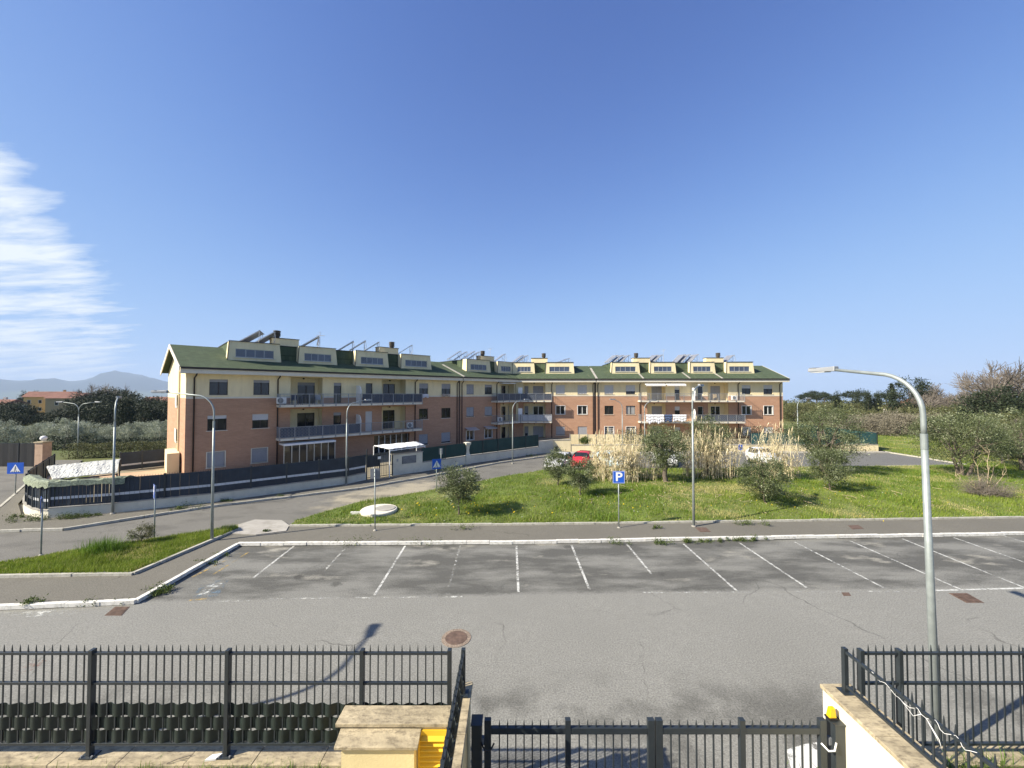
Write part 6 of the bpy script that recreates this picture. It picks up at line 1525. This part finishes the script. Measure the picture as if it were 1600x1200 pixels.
tree_at(0, 0, 0.7, 0.5, 'dark weed bush at the foot of the meter box wall', 0.1, 14, 80, 0.08, 0.14, 0.02, name='small_shrub', cat='shrub', loc=(4.9, 42.6, 0.1), mat_=F_DARK)

# bare branching plants
def bare_mesh(h, depth, spread, r0, seed, lift=0.35, thin=0.62, nkids=3, seglen=None):
    rr = random.Random(seed); mb = MB()
    def grow(p, d, L, r, k):
        q = p+d*L; q2 = p+d*L*0.5+Vector((rr.gauss(0, 0.05), rr.gauss(0, 0.05), rr.gauss(0, 0.03)))*L
        mb.tube([p, q2, q], [r, r*0.85, r*0.7], 5 if k > 2 else 3, cap=False)
        if k == 0: return
        for _ in range(nkids+(rr.random() < 0.5)):
            v = Vector((rr.gauss(0, 1), rr.gauss(0, 1), rr.gauss(0, 0.7))); nd = (d+v*spread); nd.z += lift*0.3; nd.normalize()
            s = rr.uniform(0.45, 1.0); grow(p.lerp(q, s), nd, L*rr.uniform(0.6, 0.85), r*thin, k-1)
    grow(Vector((0, 0, -0.2)), Vector((0, 0, 1)), h*0.34, r0, depth); return mb
def bare_tree(name, label, h, depth, spread, r0, seed, mat_, loc, group=None, cat='tree', **k):
    t = thing(name, label, cat, loc, rnd.uniform(0, 6), group); bare_mesh(h, depth, spread, r0, seed, **k).build('branches', mat_, t); return t
p = GL(1541, 774)
bs = thing('bare_shrub', 'low bare shrub with pale forked branches in front of the wide olive', 'shrub', p)
mb = MB(); rr = random.Random(8)
for i in range(240):
    a = rr.uniform(0, 6.28); r_ = rr.uniform(0.3, 1.7); b_ = Vector((math.cos(a)*r_*0.4, math.sin(a)*r_*0.3, -0.1)); e = Vector((math.cos(a)*r_, math.sin(a)*r_*0.7, rr.uniform(0.4, 1.5)*(1.2-r_/2.4)))
    pts = limb(mb, b_, e, 0.012, 0.004, 4, 0.25, 4, rr)
    for _ in range(4): q = pts[rr.randint(1, 4)]; limb(mb, q, q+Vector((rr.gauss(0, 0.28), rr.gauss(0, 0.28), rr.uniform(0, 0.4))), 0.006, 0.002, 3, 0.2, 2, rr)
mb.build('twigs', M['twig'], bs)
mb = MB()
for e in ((0.25, 0, 2.6), (-0.5, 0.2, 2.2), (1.3, 0, 1.5), (-1.9, 0, 1.2), (0.9, 0.3, 1.7)):
    pts = limb(mb, (0, 0, -0.1), e, 0.028, 0.008, 6, 0.05, 5, rr)
    for _ in range(12): q = pts[rr.randint(2, 5)]; limb(mb, q, q+Vector((rr.gauss(0, 0.35), rr.gauss(0, 0.2), rr.uniform(0.1, 0.6))), 0.011, 0.003, 4, 0.2, 3, rr)
mb.build('branches', M['twig_pale'], bs, smooth=True)
# giant reeds
def reed_clump(c, rx, ry, n, h0, h1, label, name='reed_clump'):
    V = []; F = []; T = []; leaves = []
    mb = MB(); rr = random.Random(int(c[0]*10)); tones = []
    def addtone(n0, t): tones.extend([t]*(len(mb.v)-n0))
    for i in range(n):
        a = rr.uniform(0, 6.28); q = math.sqrt(rr.random()); x, y = c[0]+math.cos(a)*rx*q, c[1]+math.sin(a)*ry*q; z = lawn_z(x, y)-0.05
        h = rr.uniform(h0, h1)*(1-0.25*q); lx, ly = rr.gauss(0, 0.14), rr.gauss(0, 0.14)
        n0 = len(mb.v); t_ = rr.uniform(0.1, 0.85)
        pts = [(x, y, z), (x+lx*h*0.3, y+ly*h*0.3, z+h*0.5), (x+lx*h, y+ly*h, z+h)]
        mb.tube(pts, [0.014, 0.012, 0.005], 4, cap=False); addtone(n0, t_)
        for k in range(rr.randint(8, 16)):       # arching dry leaves
            s = rr.uniform(0.15, 0.98); bx, by, bz = x+lx*h*s*s, y+ly*h*s*s, z+h*s; a2 = rr.uniform(0, 6.28); L = rr.uniform(0.25, 0.6); dx, dy = math.cos(a2), math.sin(a2); w = rr.uniform(0.015, 0.03); n0 = len(mb.v)
            p1 = (bx+dx*L*0.5, by+dy*L*0.5, bz+L*rr.uniform(0.0, 0.35)); p2 = (bx+dx*L, by+dy*L, bz+L*rr.uniform(-0.6, 0.1))
            mb.quad((bx-dy*w*0.3, by+dx*w*0.3, bz), (bx+dy*w*0.3, by-dx*w*0.3, bz), (p1[0]+dy*w, p1[1]-dx*w, p1[2]), (p1[0]-dy*w, p1[1]+dx*w, p1[2]))
            mb.add([(p1[0]+dy*w, p1[1]-dx*w, p1[2]), p2, (p1[0]-dy*w, p1[1]+dx*w, p1[2])], [(0, 1, 2)])
            addtone(n0, min(1, max(0, t_+rr.gauss(0, 0.25))) if rr.random() > 0.13 else 1.0)
        if rr.random() < 0.3:        # feathery plume
            n0 = len(mb.v)
            mb.tube([(x+lx*h, y+ly*h, z+h-0.05), (x+lx*h+0.02, y+ly*h, z+h+0.2), (x+lx*h+0.05, y+ly*h, z+h+0.42)], [0.01, 0.035, 0.006], 5, cap=False); addtone(n0, 0.2)
    me = mb.mesh(name); at = me.attributes.new('tone', 'FLOAT', 'POINT'); at.data.foreach_set('value', np.array(tones, dtype=np.float32))
    o = put(name, me, F_REED); tag(o, label, 'reeds', kind='stuff'); return o
c = GL(968, 752); reed_clump((c.x, c.y+0.6), 2.1, 1.2, 175, 2.0, 4.1, 'thick clump of dry pale reeds beside the parking sign')
c = GL(1118, 748); reed_clump((c.x, c.y+0.8), 2.1, 1.1, 160, 2.0, 4.4, 'clump of dry pale reeds around the tall olive')
c = GL(1225, 752); reed_clump((c.x, c.y+0.9), 1.7, 1.0, 90, 2.2, 4.7, 'thin clump of dry pale reeds in front of the large dark olive')
c = GL(1030, 750); reed_clump((c.x-0.3, c.y+0.3), 0.9, 0.6, 22, 0.7, 1.7, 'few short dry reeds around the old olive trunk')
# hedges
def hedge(name, label, path, w, h, n, mat_, z=0.0, lsize=0.12):
    P = []
    seg = [(Vector(a), Vector(b)) for a, b in zip(path[:-1], path[1:])]; Ls = np.array([(b-a).length for a, b in seg]); ii = RNG.choice(len(seg), n, p=Ls/Ls.sum())
    s = RNG.random(n); base = np.array([seg[i][0].lerp(seg[i][1], float(k)) for i, k in zip(ii, s)])
    top = h*(0.85+0.25*value_noise(np.concatenate([base, np.zeros((n, 1))], 1), 0.8, 5)); e = unit(n)
    P = np.stack([base[:, 0]+e[:, 0]*w/2, base[:, 1]+e[:, 1]*w/2, z+top*(0.5+0.5*e[:, 2])], -1)
    c = base.mean(0); t = thing(name, label, 'hedge', (c[0], c[1], z)); put('foliage', leaf_mesh('foliage', P-np.array([c[0], c[1], z]), lsize, 0.5, 0, e*0.5), mat_, t)
    mb = MB()
    for a, b in seg:
        k = max(1, int((b-a).length/0.9))
        for i in range(k+1): q = a.lerp(b, i/k); mb.tube([(q.x-c[0], q.y-c[1], -0.1), (q.x-c[0]+rnd.gauss(0, 0.1), q.y-c[1], h*0.8)], [0.03, 0.012], 5)
    mb.build('stems', M['bark'], t); return t
hedge('clipped_hedge', 'dark hedge before the ground floor of the sunlit block', [(12.6, 45.2), (20, 45.2)], 0.9, 2.5, 7000, F_HEDGE)
hedge('clipped_hedge', 'green hedge in the gardens at the far end of the sunlit block', [(24, 46.0), (39.5, 46.4)], 1.0, 2.5, 12000, F_DARK)
hedge('garden_hedge', 'mixed ivy hedge behind the netted pergola', [G2(108, 715), G2(185, 712), G2(262, 706)], 1.2, 1.9, 11000, F_HEDGE, z=-0.5)
hedge('garden_hedge', 'dark trimmed hedge below the silver olives', [(-64, 52), (-52, 52), (-42, 52)], 1.6, 2.3, 9000, F_DARK, z=-1.6, lsize=0.2)
hedge('garden_hedge', 'dark planting behind the mesh screens of the upper road', [(-4.2, 38.6), (1.0, 42.5), (2.5, 44)], 0.8, 1.7, 5000, F_DARK)
def weeds(name, spots, label):
    P = []
    for px, py, z, s, n in spots: c = G(px, py, z); n = int(n*1.8); cl_ = RNG.integers(0, 7, n); o7 = RNG.normal(0, s, (7, 2)); P.append(np.stack([c.x+o7[cl_, 0]+RNG.normal(0, s*0.22, n), c.y+o7[cl_, 1]*0.3+RNG.normal(0, s*0.2, n), z+np.abs(RNG.normal(0, s*0.3, n))], -1))
    o = put(name, leaf_mesh(name, np.concatenate(P), 0.06, 0.45, -0.5), F_BUSH); tag(o, label, 'weeds', kind='stuff')
weeds('kerb_weeds', [(240, 928, 0.02, 0.28, 260), (255, 921, 0.02, 0.25, 200), (320, 880, 0.02, 0.22, 160), (340, 869, 0.02, 0.18, 120), (50, 942, 0.13, 0.2, 140), (138, 945, 0.02, 0.2, 160), (185, 942, 0.02, 0.15, 90), (418, 830, 0.14, 0.12, 90),
    (960, 849, 0.02, 0.3, 160), (1020, 849, 0.02, 0.35, 220), (1068, 848, 0.02, 0.25, 200), (1100, 847, 0.02, 0.2, 120), (1122, 846, 0.02, 0.2, 110), (1158, 845, 0.02, 0.25, 200), (1181, 843, 0.02, 0.22, 200), (1025, 825, 0.13, 0.2, 120), (1170, 820, 0.13, 0.4, 260), (720, 827, 0.13, 0.4, 110), (540, 850, 0.02, 0.6, 120), (640, 851, 0.02, 0.5, 100)], 'small green weeds sprouting along the white kerb')
weeds('wall_weeds', [(50, 813, 0.11, 0.45, 420), (105, 811, 0.11, 0.4, 380), (130, 808, 0.11, 0.3, 240), (150, 806, 0.11, 0.2, 150), (280, 796, 0.11, 0.25, 180), (355, 784, 0.11, 0.22, 220), (300, 792, 0.11, 0.5, 120), (440, 775, 0.11, 0.15, 60), (25, 808, 0.11, 0.25, 160), (828, 713, 0.11, 0.3, 200)], 'green weeds growing along the foot of the white garden walls')
bedP = np.stack([RNG.uniform(5.5, 9.0, 2600), RNG.uniform(4.3, 5.75, 2600), 0.98+np.abs(RNG.normal(0, 0.14, 2600))], -1)
tag(put('bed_plants', leaf_mesh('bed_plants', bedP, 0.07, 0.6, -0.4), F_BUSH), 'leafy green ground cover behind the sunlit driveway wall', 'plants', kind='stuff')

# ------------------------------------------------------------------ background trees
def proto(name, label, **k): return make_tree(name, label, **k)
silver = [make_tree('silver_olive', 'x', 4.6, (2.2, 2.1, 2.0), 1.0, None, F_SILVER, 110, 70, 0.20, 0.42, 0.14, stems=2, group='silver olives beyond the gardens') for _ in range(2)]
dark = [make_tree('evergreen_tree', 'x', 8.5, (3.3, 3.1, 3.6), 2.2, None, F_DARK, 110, 60, 0.38, 0.8, 0.2, group=None) for _ in range(2)]
scrub = [make_tree('grey_scrub', 'x', 3.4, (2.6, 2.2, 1.7), 0.6, None, F_BLOSSOM, 90, 60, 0.22, 0.5, 0.06, stems=3, cat='shrub', bark='twig') for _ in range(2)]
cyp = make_tree('cypress_tree', 'x', 9.5, (1.15, 1.15, 4.6), 0.6, None, F_DARK, 120, 60, 0.30, 0.4, 0.14, flat=1.3, hollow=0.35, up=0.6)
pine = make_tree('umbrella_pine', 'x', 9.0, (4.2, 4.0, 1.3), 6.6, None, F_DARK, 80, 70, 0.36, 0.7, 0.22, flat=0.6)
bushy = make_tree('green_thicket', 'x', 4.2, (3.0, 2.6, 2.0), 0.8, None, F_HEDGE, 100, 60, 0.26, 0.6, 0.1, stems=3)
used = set()
def bg(pr, px, Y, base_py, label, sc=1.0, group=None, name=None):
    """a background tree at depth Y on the terrain"""
    x = (px-800)/FPX*Y; o = place(pr, x, Y, th(x, Y)-0.1, label, rnd.uniform(0, 6.28), sc, first=id(pr) not in used, group=group); used.add(id(pr)); return o
for i, (px, Y, s) in enumerate(((6, 58, 0.9), (30, 70, 0.8), (58, 62, 0.85), (78, 66, 0.95), (106, 56, 0.95), (130, 60, 0.95), (168, 62, 0.8), (176, 58, 0.75), (206, 58, 0.85), (230, 60, 0.95), (252, 57, 0.9))):
    bg(silver[i % 2], px, Y, 0, ('silver olive behind the black fence, away from the pillar', 'silver olive set back behind the black fence', 'silver olive just beyond the gate pillar', 'silver olive between the gate pillar and the double lamp', 'large silver olive before the double armed lamp pole',
        'silver olive beside the double armed lamp pole', 'small silver olive beyond the netted pergola', 'smallest silver olive next to the lamp by the netting', 'silver olive in front of the tall cypress', 'silver olive between the cypress and the gable', 'silver olive against the gable of the long block')[i], s, 'silver olives beyond the gardens')
for i, (px, Y, s) in enumerate(((-30, 92, 1.0), (12, 88, 0.9), (32, 96, 0.9), (50, 104, 0.75), (70, 90, 0.62), (90, 98, 0.62), (110, 90, 0.7), (128, 104, 1.1), (146, 92, 1.05), (160, 104, 1.25), (178, 94, 1.1), (176, 120, 1.4), (196, 108, 1.3), (212, 92, 1.0), (226, 104, 1.05), (240, 90, 1.0), (254, 98, 1.05), (264, 86, 0.95), (136, 84, 0.9), (165, 80, 0.9), (222, 80, 0.9), (20, 80, 0.7), (100, 82, 0.75))):
    bg(dark[i % 2], px, Y, 0, 'dark evergreen below the white house beyond the black fence' if px < 40 else 'low dark evergreen in front of the ochre house' if px < 120 else 'tall dark evergreen of the wood under the bare crowns' if px < 205 else 'dark evergreen beside the white cottage', s, 'dark trees of the left hand wood')
bg(cyp, 198, 74, 0, 'tall dark cypress standing behind the silver olives', 1.0)
for i, px in enumerate((232, 243)): bg(cyp, px, 82, 0, 'short dark cypress near the white cottage', 0.72, 'short cypresses near the cottage')
for i, px in enumerate((27, 33, 39, 44, 50, 55)): bg(cyp, px, 190, 0, 'distant cypress in the row behind the yellow house', 0.95+0.2*(i % 3), 'distant cypress row')
for i, (px, Y, s) in enumerate(((60, 78, 0.8), (40, 76, 0.8), (150, 76, 0.8), (110, 74, 0.8), (5, 74, 0.8), (240, 74, 0.9))): bg(bushy, px, Y, 0, 'green thicket between the silver olives and the dark wood', s, 'thickets before the dark wood')
bt = [bare_mesh(9, 5, 0.55, 0.2, 30+k).mesh('branches') for k in range(2)]
for m_ in bt: m_.materials.append(M['twig'])
def bare_copy(px, Y, s, label, group=None, zoff=-0.1, k=0):
    x = (px-800)/FPX*Y; t = thing('bare_tree', label, 'tree', (x, Y, th(x, Y)+zoff), rnd.uniform(0, 6.28), group); t.scale = (s, s, s); put('branches', bt[k], None, t); return t
for i, (px, s) in enumerate(((146, 1.55), (158, 1.6), (170, 1.45), (180, 1.6), (192, 1.3))): bare_copy(px, 112, s, 'bare tree crown rising above the left hand wood', 'bare crowns above the wood', k=i % 2)
# right hand side: scrub, thickets, pines, bare woods
for i, (px, Y, s) in enumerate(((1345, 62, 0.95), (1362, 66, 1.0), (1378, 60, 0.95), (1394, 64, 1.1), (1412, 62, 1.1), (1428, 60, 1.1), (1446, 64, 1.1), (1462, 60, 1.1), (1330, 70, 0.9), (1310, 74, 0.9))):
    bg(scrub[i % 2], px, Y, 0, 'grey flowering scrub behind the teal fence' if px < 1350 else 'grey flowering scrub along the field below the fir' if px < 1400 else 'grey flowering scrub along the field behind the lamp pole', s, 'grey scrub beyond the field')
for i, (px, Y, s) in enumerate(((1352, 76, 0.8), (1385, 74, 0.75), (1420, 78, 0.9), (1455, 72, 1.0), (1480, 62, 1.0), (1500, 58, 1.1), (1240, 92, 1.0), (1258, 96, 1.0), (1275, 100, 1.0), (1300, 110, 0.9), (1320, 100, 0.8), (1340, 110, 0.9), (1440, 88, 1.0), (1475, 84, 1.1))):
    bg(bushy, px, Y, 0, 'green brown thicket past the end of the sunlit block' if px < 1310 else 'green brown thicket below the skyline cypresses' if px < 1400 else 'green brown thicket between the scrub and the bare wood', s, 'thickets on the right hand skyline')
for i, (px, Y, s) in enumerate(((1545, 46, 0.9), (1580, 44, 1.0), (1610, 42, 1.1), (1560, 40, 0.7), (1590, 38, 0.75), (1630, 38, 0.9))):
    bg(bushy, px, Y, 0, 'tangled thicket behind the wide olive', s, 'tangled thicket behind the wide olive')
for i, (px, Y, s) in enumerate(((1548, 41, 0.45), (1572, 38, 0.45), (1590, 40, 0.5), (1563, 36, 0.4), (1605, 36, 0.5))): bare_copy(px, Y, s, 'brown leafless undergrowth in the thicket behind the wide olive', 'leafless undergrowth', k=i % 2)
bg(dark[0], 1424, 88, 0, 'round dark evergreen standing behind the lamp arm', 1.18)
bg(dark[1], 1346, 118, 0, 'dark evergreen clump on the right hand skyline', 0.9)
bg(dark[1], 1540, 50, 0, 'ivy covered tree at the edge of the right hand thicket', 0.82); bg(dark[0], 1590, 52, 0, 'second ivy covered tree beyond the right hand thicket', 0.8); bg(dark[0], 1562, 48, 0, 'ivy covered trunk under the big bare crown', 0.88)
for i, (px, Y, s) in enumerate(((1556, 50, 1.30), (1592, 54, 1.35), (1528, 54, 1.15), (1575, 58, 1.4), (1610, 50, 1.25))): bare_copy(px, Y, s, ('big bare oak crown right above the ivy covered trunk', 'bare oak behind the second ivy covered tree', 'smaller bare oak at the edge of the bare wood', 'tallest bare oak behind the other bare oaks', 'bare oak farthest from the bare wood')[i], 'bare oaks above the ivy', k=i % 2)
for i in range(16): bare_copy(1440+i*8+rnd.uniform(-4, 4), 84+rnd.uniform(-8, 14), 0.85+rnd.uniform(-0.1, 0.2), 'brown leafless tree in the bare wood on the right', 'bare wood on the right', k=i % 2)
for i, (px, s) in enumerate(((1307, 0.75), (1356, 0.72), (1371, 0.75))): bg(cyp, px, 104, 0, 'small dark cypress on the right hand skyline', s, 'cypresses on the right hand skyline')
for i, (px, Y, s) in enumerate(((1262, 120, 0.72), (1275, 128, 0.8), (1288, 124, 0.7), (1332, 135, 0.8), (1385, 130, 0.75))): bg(pine, px, Y, 0, 'umbrella pine on the right hand skyline', s, 'umbrella pines on the skyline')
for i, (px, Y, s) in enumerate(((1650, 44, 1.0), (1690, 50, 1.1), (1740, 42, 1.0), (1790, 52, 1.2), (1850, 44, 1.1), (1920, 50, 1.2), (1660, 60, 1.2), (1760, 62, 1.3), (2000, 48, 1.2))):
    bg(bushy, px, Y, 0, 'tangled thicket going on past the right hand oaks', s, 'thicket past the oaks')
for i, (px, Y) in enumerate(((1660, 56), (1720, 58), (1800, 60), (1880, 56))): bare_copy(px, Y, 1.1, 'bare tree over the thicket past the right hand oaks', 'bare trees past the oaks', k=i % 2)
for i, (px, Y, s) in enumerate(((-60, 84, 0.9), (-110, 88, 1.0), (-170, 84, 1.0), (-230, 92, 1.1), (-300, 86, 1.0), (-380, 90, 1.1))):
    bg(dark[i % 2], px, Y, 0, 'dark evergreen going on past the white house', s, 'dark trees past the white house')
for i, px in enumerate((-30, -80, -140, -210, -290)): bg(silver[i % 2], px, 60, 0, 'silver olive farther along the black fence', 0.9, 'olives along the black fence')
# a fir with level boughs
x, Y = (1393-800)/FPX*100, 100; fir = thing('fir_tree', 'slim fir with level boughs beside the round evergreen', 'tree', (x, Y, th(x, Y)))
MB().tube([(0, 0, 0), (0, 0, 9.2)], [0.16, 0.02], 7).build('trunk', M['bark'], fir)
P = []
for i in range(26):
    z = 1.6+i*0.3; rr_ = 2.3*(1-(z/10))**0.8
    for k in range(7):
        a = rnd.uniform(0, 6.28); n = 26; s = RNG.random(n); P.append(np.stack([np.cos(a)*rr_*s+RNG.normal(0, 0.1, n), np.sin(a)*rr_*s+RNG.normal(0, 0.1, n), z-0.15*s+RNG.normal(0, 0.05, n)], -1))
put('crown', leaf_mesh('crown', np.concatenate(P), 0.3, 0.35), F_DARK, fir)
# masses of far woodland nobody could count
def far_wood(name, label, az0, az1, r0, r1, n, hgt, mat_):
    az = np.radians(RNG.uniform(az0, az1, n)); r = RNG.uniform(r0, r1, n); C = np.stack([np.sin(az)*r, np.cos(az)*r, np.zeros(n)], -1); C[:, 2] = terrain_h(C[:, 0], C[:, 1]); per = 60; H = hgt*(0.5+0.9*RNG.random(n))
    P = np.repeat(C, per, 0)+unit(n*per)*np.repeat(np.stack([H*0.55, H*0.55, H*0.5], -1), per, 0)*(0.6+0.4*RNG.random((n*per, 1))); P[:, 2] += np.repeat(H*0.5, per)
    tag(put(name, leaf_mesh(name, P, hgt*0.16, 0.7, 0, None, np.repeat(RNG.random(n), per)), mat_), label, 'wood', kind='stuff')
far_wood('far_wood', 'low dark woodland along the right hand horizon', 24, 56, 120, 215, 420, 3.6, F_HEDGE)
far_wood('far_wood', 'dark woodland behind the houses on the left', -62, -36, 245, 330, 330, 5.0, F_DARK)

# ------------------------------------------------------------------ houses far left and right
def house(px, Y, w, d, h, roof_h, label, wall_m, yaw, wins, z=None, hip=False):
    x = (px-800)/FPX*Y; zz = th(x, Y) if z is None else z; t = thing('country_house', label, 'house', (x, Y, zz), R(yaw))
    MB().box(-w/2, w/2, -d/2, d/2, -1, h).build('wall', wall_m, t); o = 0.5; r = MB(); rx = w/2-(d/2 if hip else 0)
    q = [(-w/2-o, -d/2-o, h), (w/2+o, -d/2-o, h), (w/2+o, d/2+o, h), (-w/2-o, d/2+o, h), (-rx-(0 if hip else o), 0, h+roof_h), (rx+(0 if hip else o), 0, h+roof_h)]
    r.add(q, [(0, 1, 5, 4), (2, 3, 4, 5), (1, 2, 5), (3, 0, 4), (3, 2, 1, 0)]); rf = r.build('roof', M['tile'], t)
    MB().box(w*0.2, w*0.2+0.7, 0.3, 1.0, h+roof_h*0.4, h+roof_h+0.7).build('chimney', wall_m, rf)
    for (wx, wz, side) in wins:
        if side == 0: q = MB().box(wx-0.5, wx+0.5, -d/2-0.05, -d/2+0.02, wz, wz+1.4)
        else: q = MB().box(w/2-0.02, w/2+0.05, wx-0.5, wx+0.5, wz, wz+1.4)
        wo = q.build('window', M['framewhite'], t); b = MB()
        if side == 0: b.box(wx-0.42, wx+0.42, -d/2-0.07, -d/2-0.051, wz+0.08, wz+1.32)
        else: b.box(w/2+0.051, w/2+0.07, wx-0.42, wx+0.42, wz+0.08, wz+1.32)
        b.build('pane', M['glass'], wo)
    return t
yel = mat('ochre_plaster', (0.62, 0.42, 0.17), 0.9, 0.08, 0.3); wht = mat('white_plaster', (0.62, 0.58, 0.50), 0.9, 0.08, 0.3)
house(84, 160, 13, 9, 6.6, 2.2, 'ochre country house with a red tiled roof above the trees', yel, 30, [(-5, 4, 0), (-2, 4, 0), (1, 4, 0), (4.5, 4, 0), (-5, 1, 0), (-2, 1, 0), (1, 1, 0), (4.5, 1, 0), (-2, 4, 1), (2, 4, 1)], z=-1.5)
house(112, 158, 10, 12, 6.4, 2.2, 'lower tan wing joined behind the ochre house', mat('tan_plaster', (0.40, 0.30, 0.17), 0.9, 0.08, 0.3), 30, [(-2, 3.6, 0), (2, 3.6, 0), (0, 3.6, 1)], z=-1.8)
house(-10, 125, 11, 9, 6.0, 1.6, 'white house with a low tiled roof at the left of the wood', wht, 15, [(2, 3.6, 0), (5, 3.6, 0), (0, 3.6, 1)], z=-3)
house(246, 118, 8, 9, 5.0, 1.8, 'white cottage beside the gable of the long block', wht, 20, [(-2, 2.4, 0), (1.5, 2.4, 0)], z=-4.2)
house(262, 150, 12, 9, 6.0, 2.0, 'orange tiled house behind the white cottage', yel, 25, [(-3, 3.5, 0), (0, 3.5, 0)], z=-2.8)
house(1448, 100, 12, 8, 2.6, 2.6, 'low brown roofed farm shed behind the lamp pole', mat('brown_plaster', (0.35, 0.28, 0.2), 0.9, 0.1, 0.4), 10, [(-3, 0.8, 0)], z=0)
house(1400, 112, 4, 4, 2.6, 1.0, 'tiny cream hut among the skyline trees', wht, 5, [(0.5, 0.8, 0)], z=-0.2)

# ------------------------------------------------------------------ parked cars
def car(loc, yaw, col, label, kind=0):
    t = thing('parked_car', label, 'car', loc, R(yaw), 'cars parked in the far court'); pm = mat('car_paint_'+str(kind), col, 0.25, 0.03, spec=0.6)
    # stations along the length: x, half width, sill, belt height, roof height, roof half width
    st = [(-1.86, .62, .40, .72, .72, .55), (-1.80, .74, .26, .88, .90, .62), (-1.55, .80, .22, .95, 1.18, .60), (-1.20, .82, .22, .96, 1.44, .56), (-0.5, .83, .22, .96, 1.50, .58), (0.25, .83, .22, .95, 1.46, .57), (0.80, .83, .22, .94, 1.04, .66), (1.25, .81, .22, .90, .94, .66), (1.62, .76, .24, .80, .82, .60), (1.80, .66, .30, .64, .66, .52), (1.86, .55, .38, .52, .54, .44)]
    V = []; F = []
    for x, w, zs, zb, zr, wr in st:
        ring = [(w*0.86, zs), (w, zs+0.12), (w*1.01, zs+(zb-zs)*0.55), (w*0.97, zb), ((w*0.97+wr)/2+0.02, (zb+zr)/2+0.02), (wr, zr-0.04), (wr*0.6, zr), ]
        V += [(x, y, z) for y, z in ring]+[(x, -y, z) for y, z in ring[::-1]]
    k = 14
    for i in range(len(st)-1):
        for j in range(k): F.append((i*k+j, i*k+(j+1) % k, (i+1)*k+(j+1) % k, (i+1)*k+j))
    F += [tuple(range(k)), tuple(range((len(st)-1)*k+k-1, (len(st)-1)*k-1, -1))]
    b = MB(); b.add(V, F); body = b.build('body', pm, t, smooth=True); body.modifiers.new('sub', 'SUBSURF').levels = 1; body.modifiers['sub'].render_levels = 1
    g = MB(); g.quad((0.80, .60, .99), (0.80, -.60, .99), (0.30, -.52, 1.45), (0.30, .52, 1.45)); g.v = [(v[0]+0.03, v[1], v[2]+0.02) for v in g.v]; g.build('windscreen', M['glass'], t)
    g = MB(); g.quad((-1.60, -.56, 1.0), (-1.60, .56, 1.0), (-1.26, .50, 1.40), (-1.26, -.50, 1.40)); g.v = [(v[0]-0.05, v[1], v[2]+0.02) for v in g.v]; g.build('rear_window', M['glass'], t)
    for s in (1, -1):
        for xa, xb in ((-1.05, -0.38), (-0.32, 0.45)):
            q = MB(); q.quad((xa, s*.825, .98), (xb+(0.2 if xb > 0 else 0), s*.825, .98), (xb-(0.08 if xb > 0 else 0), s*.63, 1.40), (xa+(0.02 if xa < -1 else 0), s*.63, 1.40)); q.build('side_window', M['glass'], t)
        MB().lathe([(0.02, 0), (0.10, 0.01), (0.10, 0.05)], n=12).build('headlight', M['lens'], t, (1.62, s*.56, .66), rot=(0, R(70), 0))
        MB().box(-1.86, -1.78, s*.62-.07, s*.62+.07, .70, .92).build('tail_light', mat('red_lens', (0.4, 0.01, 0.01), 0.3, 0.05), t)
        MB().box(0.55, 0.68, min(s*.84, s*.98), max(s*.84, s*.98), .96, 1.08).build('door_mirror', pm, t)
        for x in (-1.18, 1.18):
            w = thing('wheel', None, None); w.parent = t; w.location = (x, s*.74, .29); w.rotation_euler = (R(90), 0, 0)
            MB().lathe([(0.20, -0.09), (0.29, -0.08), (0.29, 0.08), (0.20, 0.09)], n=20).build('tyre', M['tyre'], w); MB().lathe([(0.05, -0.11), (0.19, -0.095), (0.19, 0.095), (0.05, 0.11)], n=14).build('rim', M['alu'], w)
    MB().box(1.80, 1.885, -.42, .42, .34, .50).build('grille', M['black'], t); MB().box(1.886, 1.90, -.26, .26, .38, .48).build('number_plate', M['white'], t)
    return t
car((4.15, 33.6, 0.01), -118, (0.75, 0.75, 0.75), 'white parked car half hidden behind the smallest olive', 0)
car((6.25, 34.2, 0.01), -112, (0.50, 0.03, 0.04), 'red parked car behind the two small olives', 1)
car((8.95, 34.4, 0.01), -66, (0.42, 0.56, 0.62), 'pale blue parked car behind the thick reed clump', 2)
car((14.1, 35.6, 0.01), -98, (0.78, 0.78, 0.77), 'white parked car facing the lawn behind the old olive', 3)
car((23.8, 36.6, 0.01), -95, (0.60, 0.62, 0.64), 'silver white car behind the thin reed clump', 4)

# ------------------------------------------------------------------ the air
hz = MB().box(-13200, 13200, -13200, 13200, -260, 640).build('haze', None); tag(hz, 'pale blue haze over the plain', 'haze', kind='stuff')
hm = bpy.data.materials.new('haze_air'); hm.use_nodes = True; nt = hm.node_tree; nt.nodes.clear()
out = nt.nodes.new('ShaderNodeOutputMaterial'); pv = nt.nodes.new('ShaderNodeVolumePrincipled')
pv.inputs['Color'].default_value = (0.52, 0.64, 0.84, 1); pv.inputs['Density'].default_value = 0.00010; pv.inputs['Anisotropy'].default_value = 0.0
nt.links.new(pv.outputs[0], out.inputs['Volume']); hz.data.materials.append(hm)
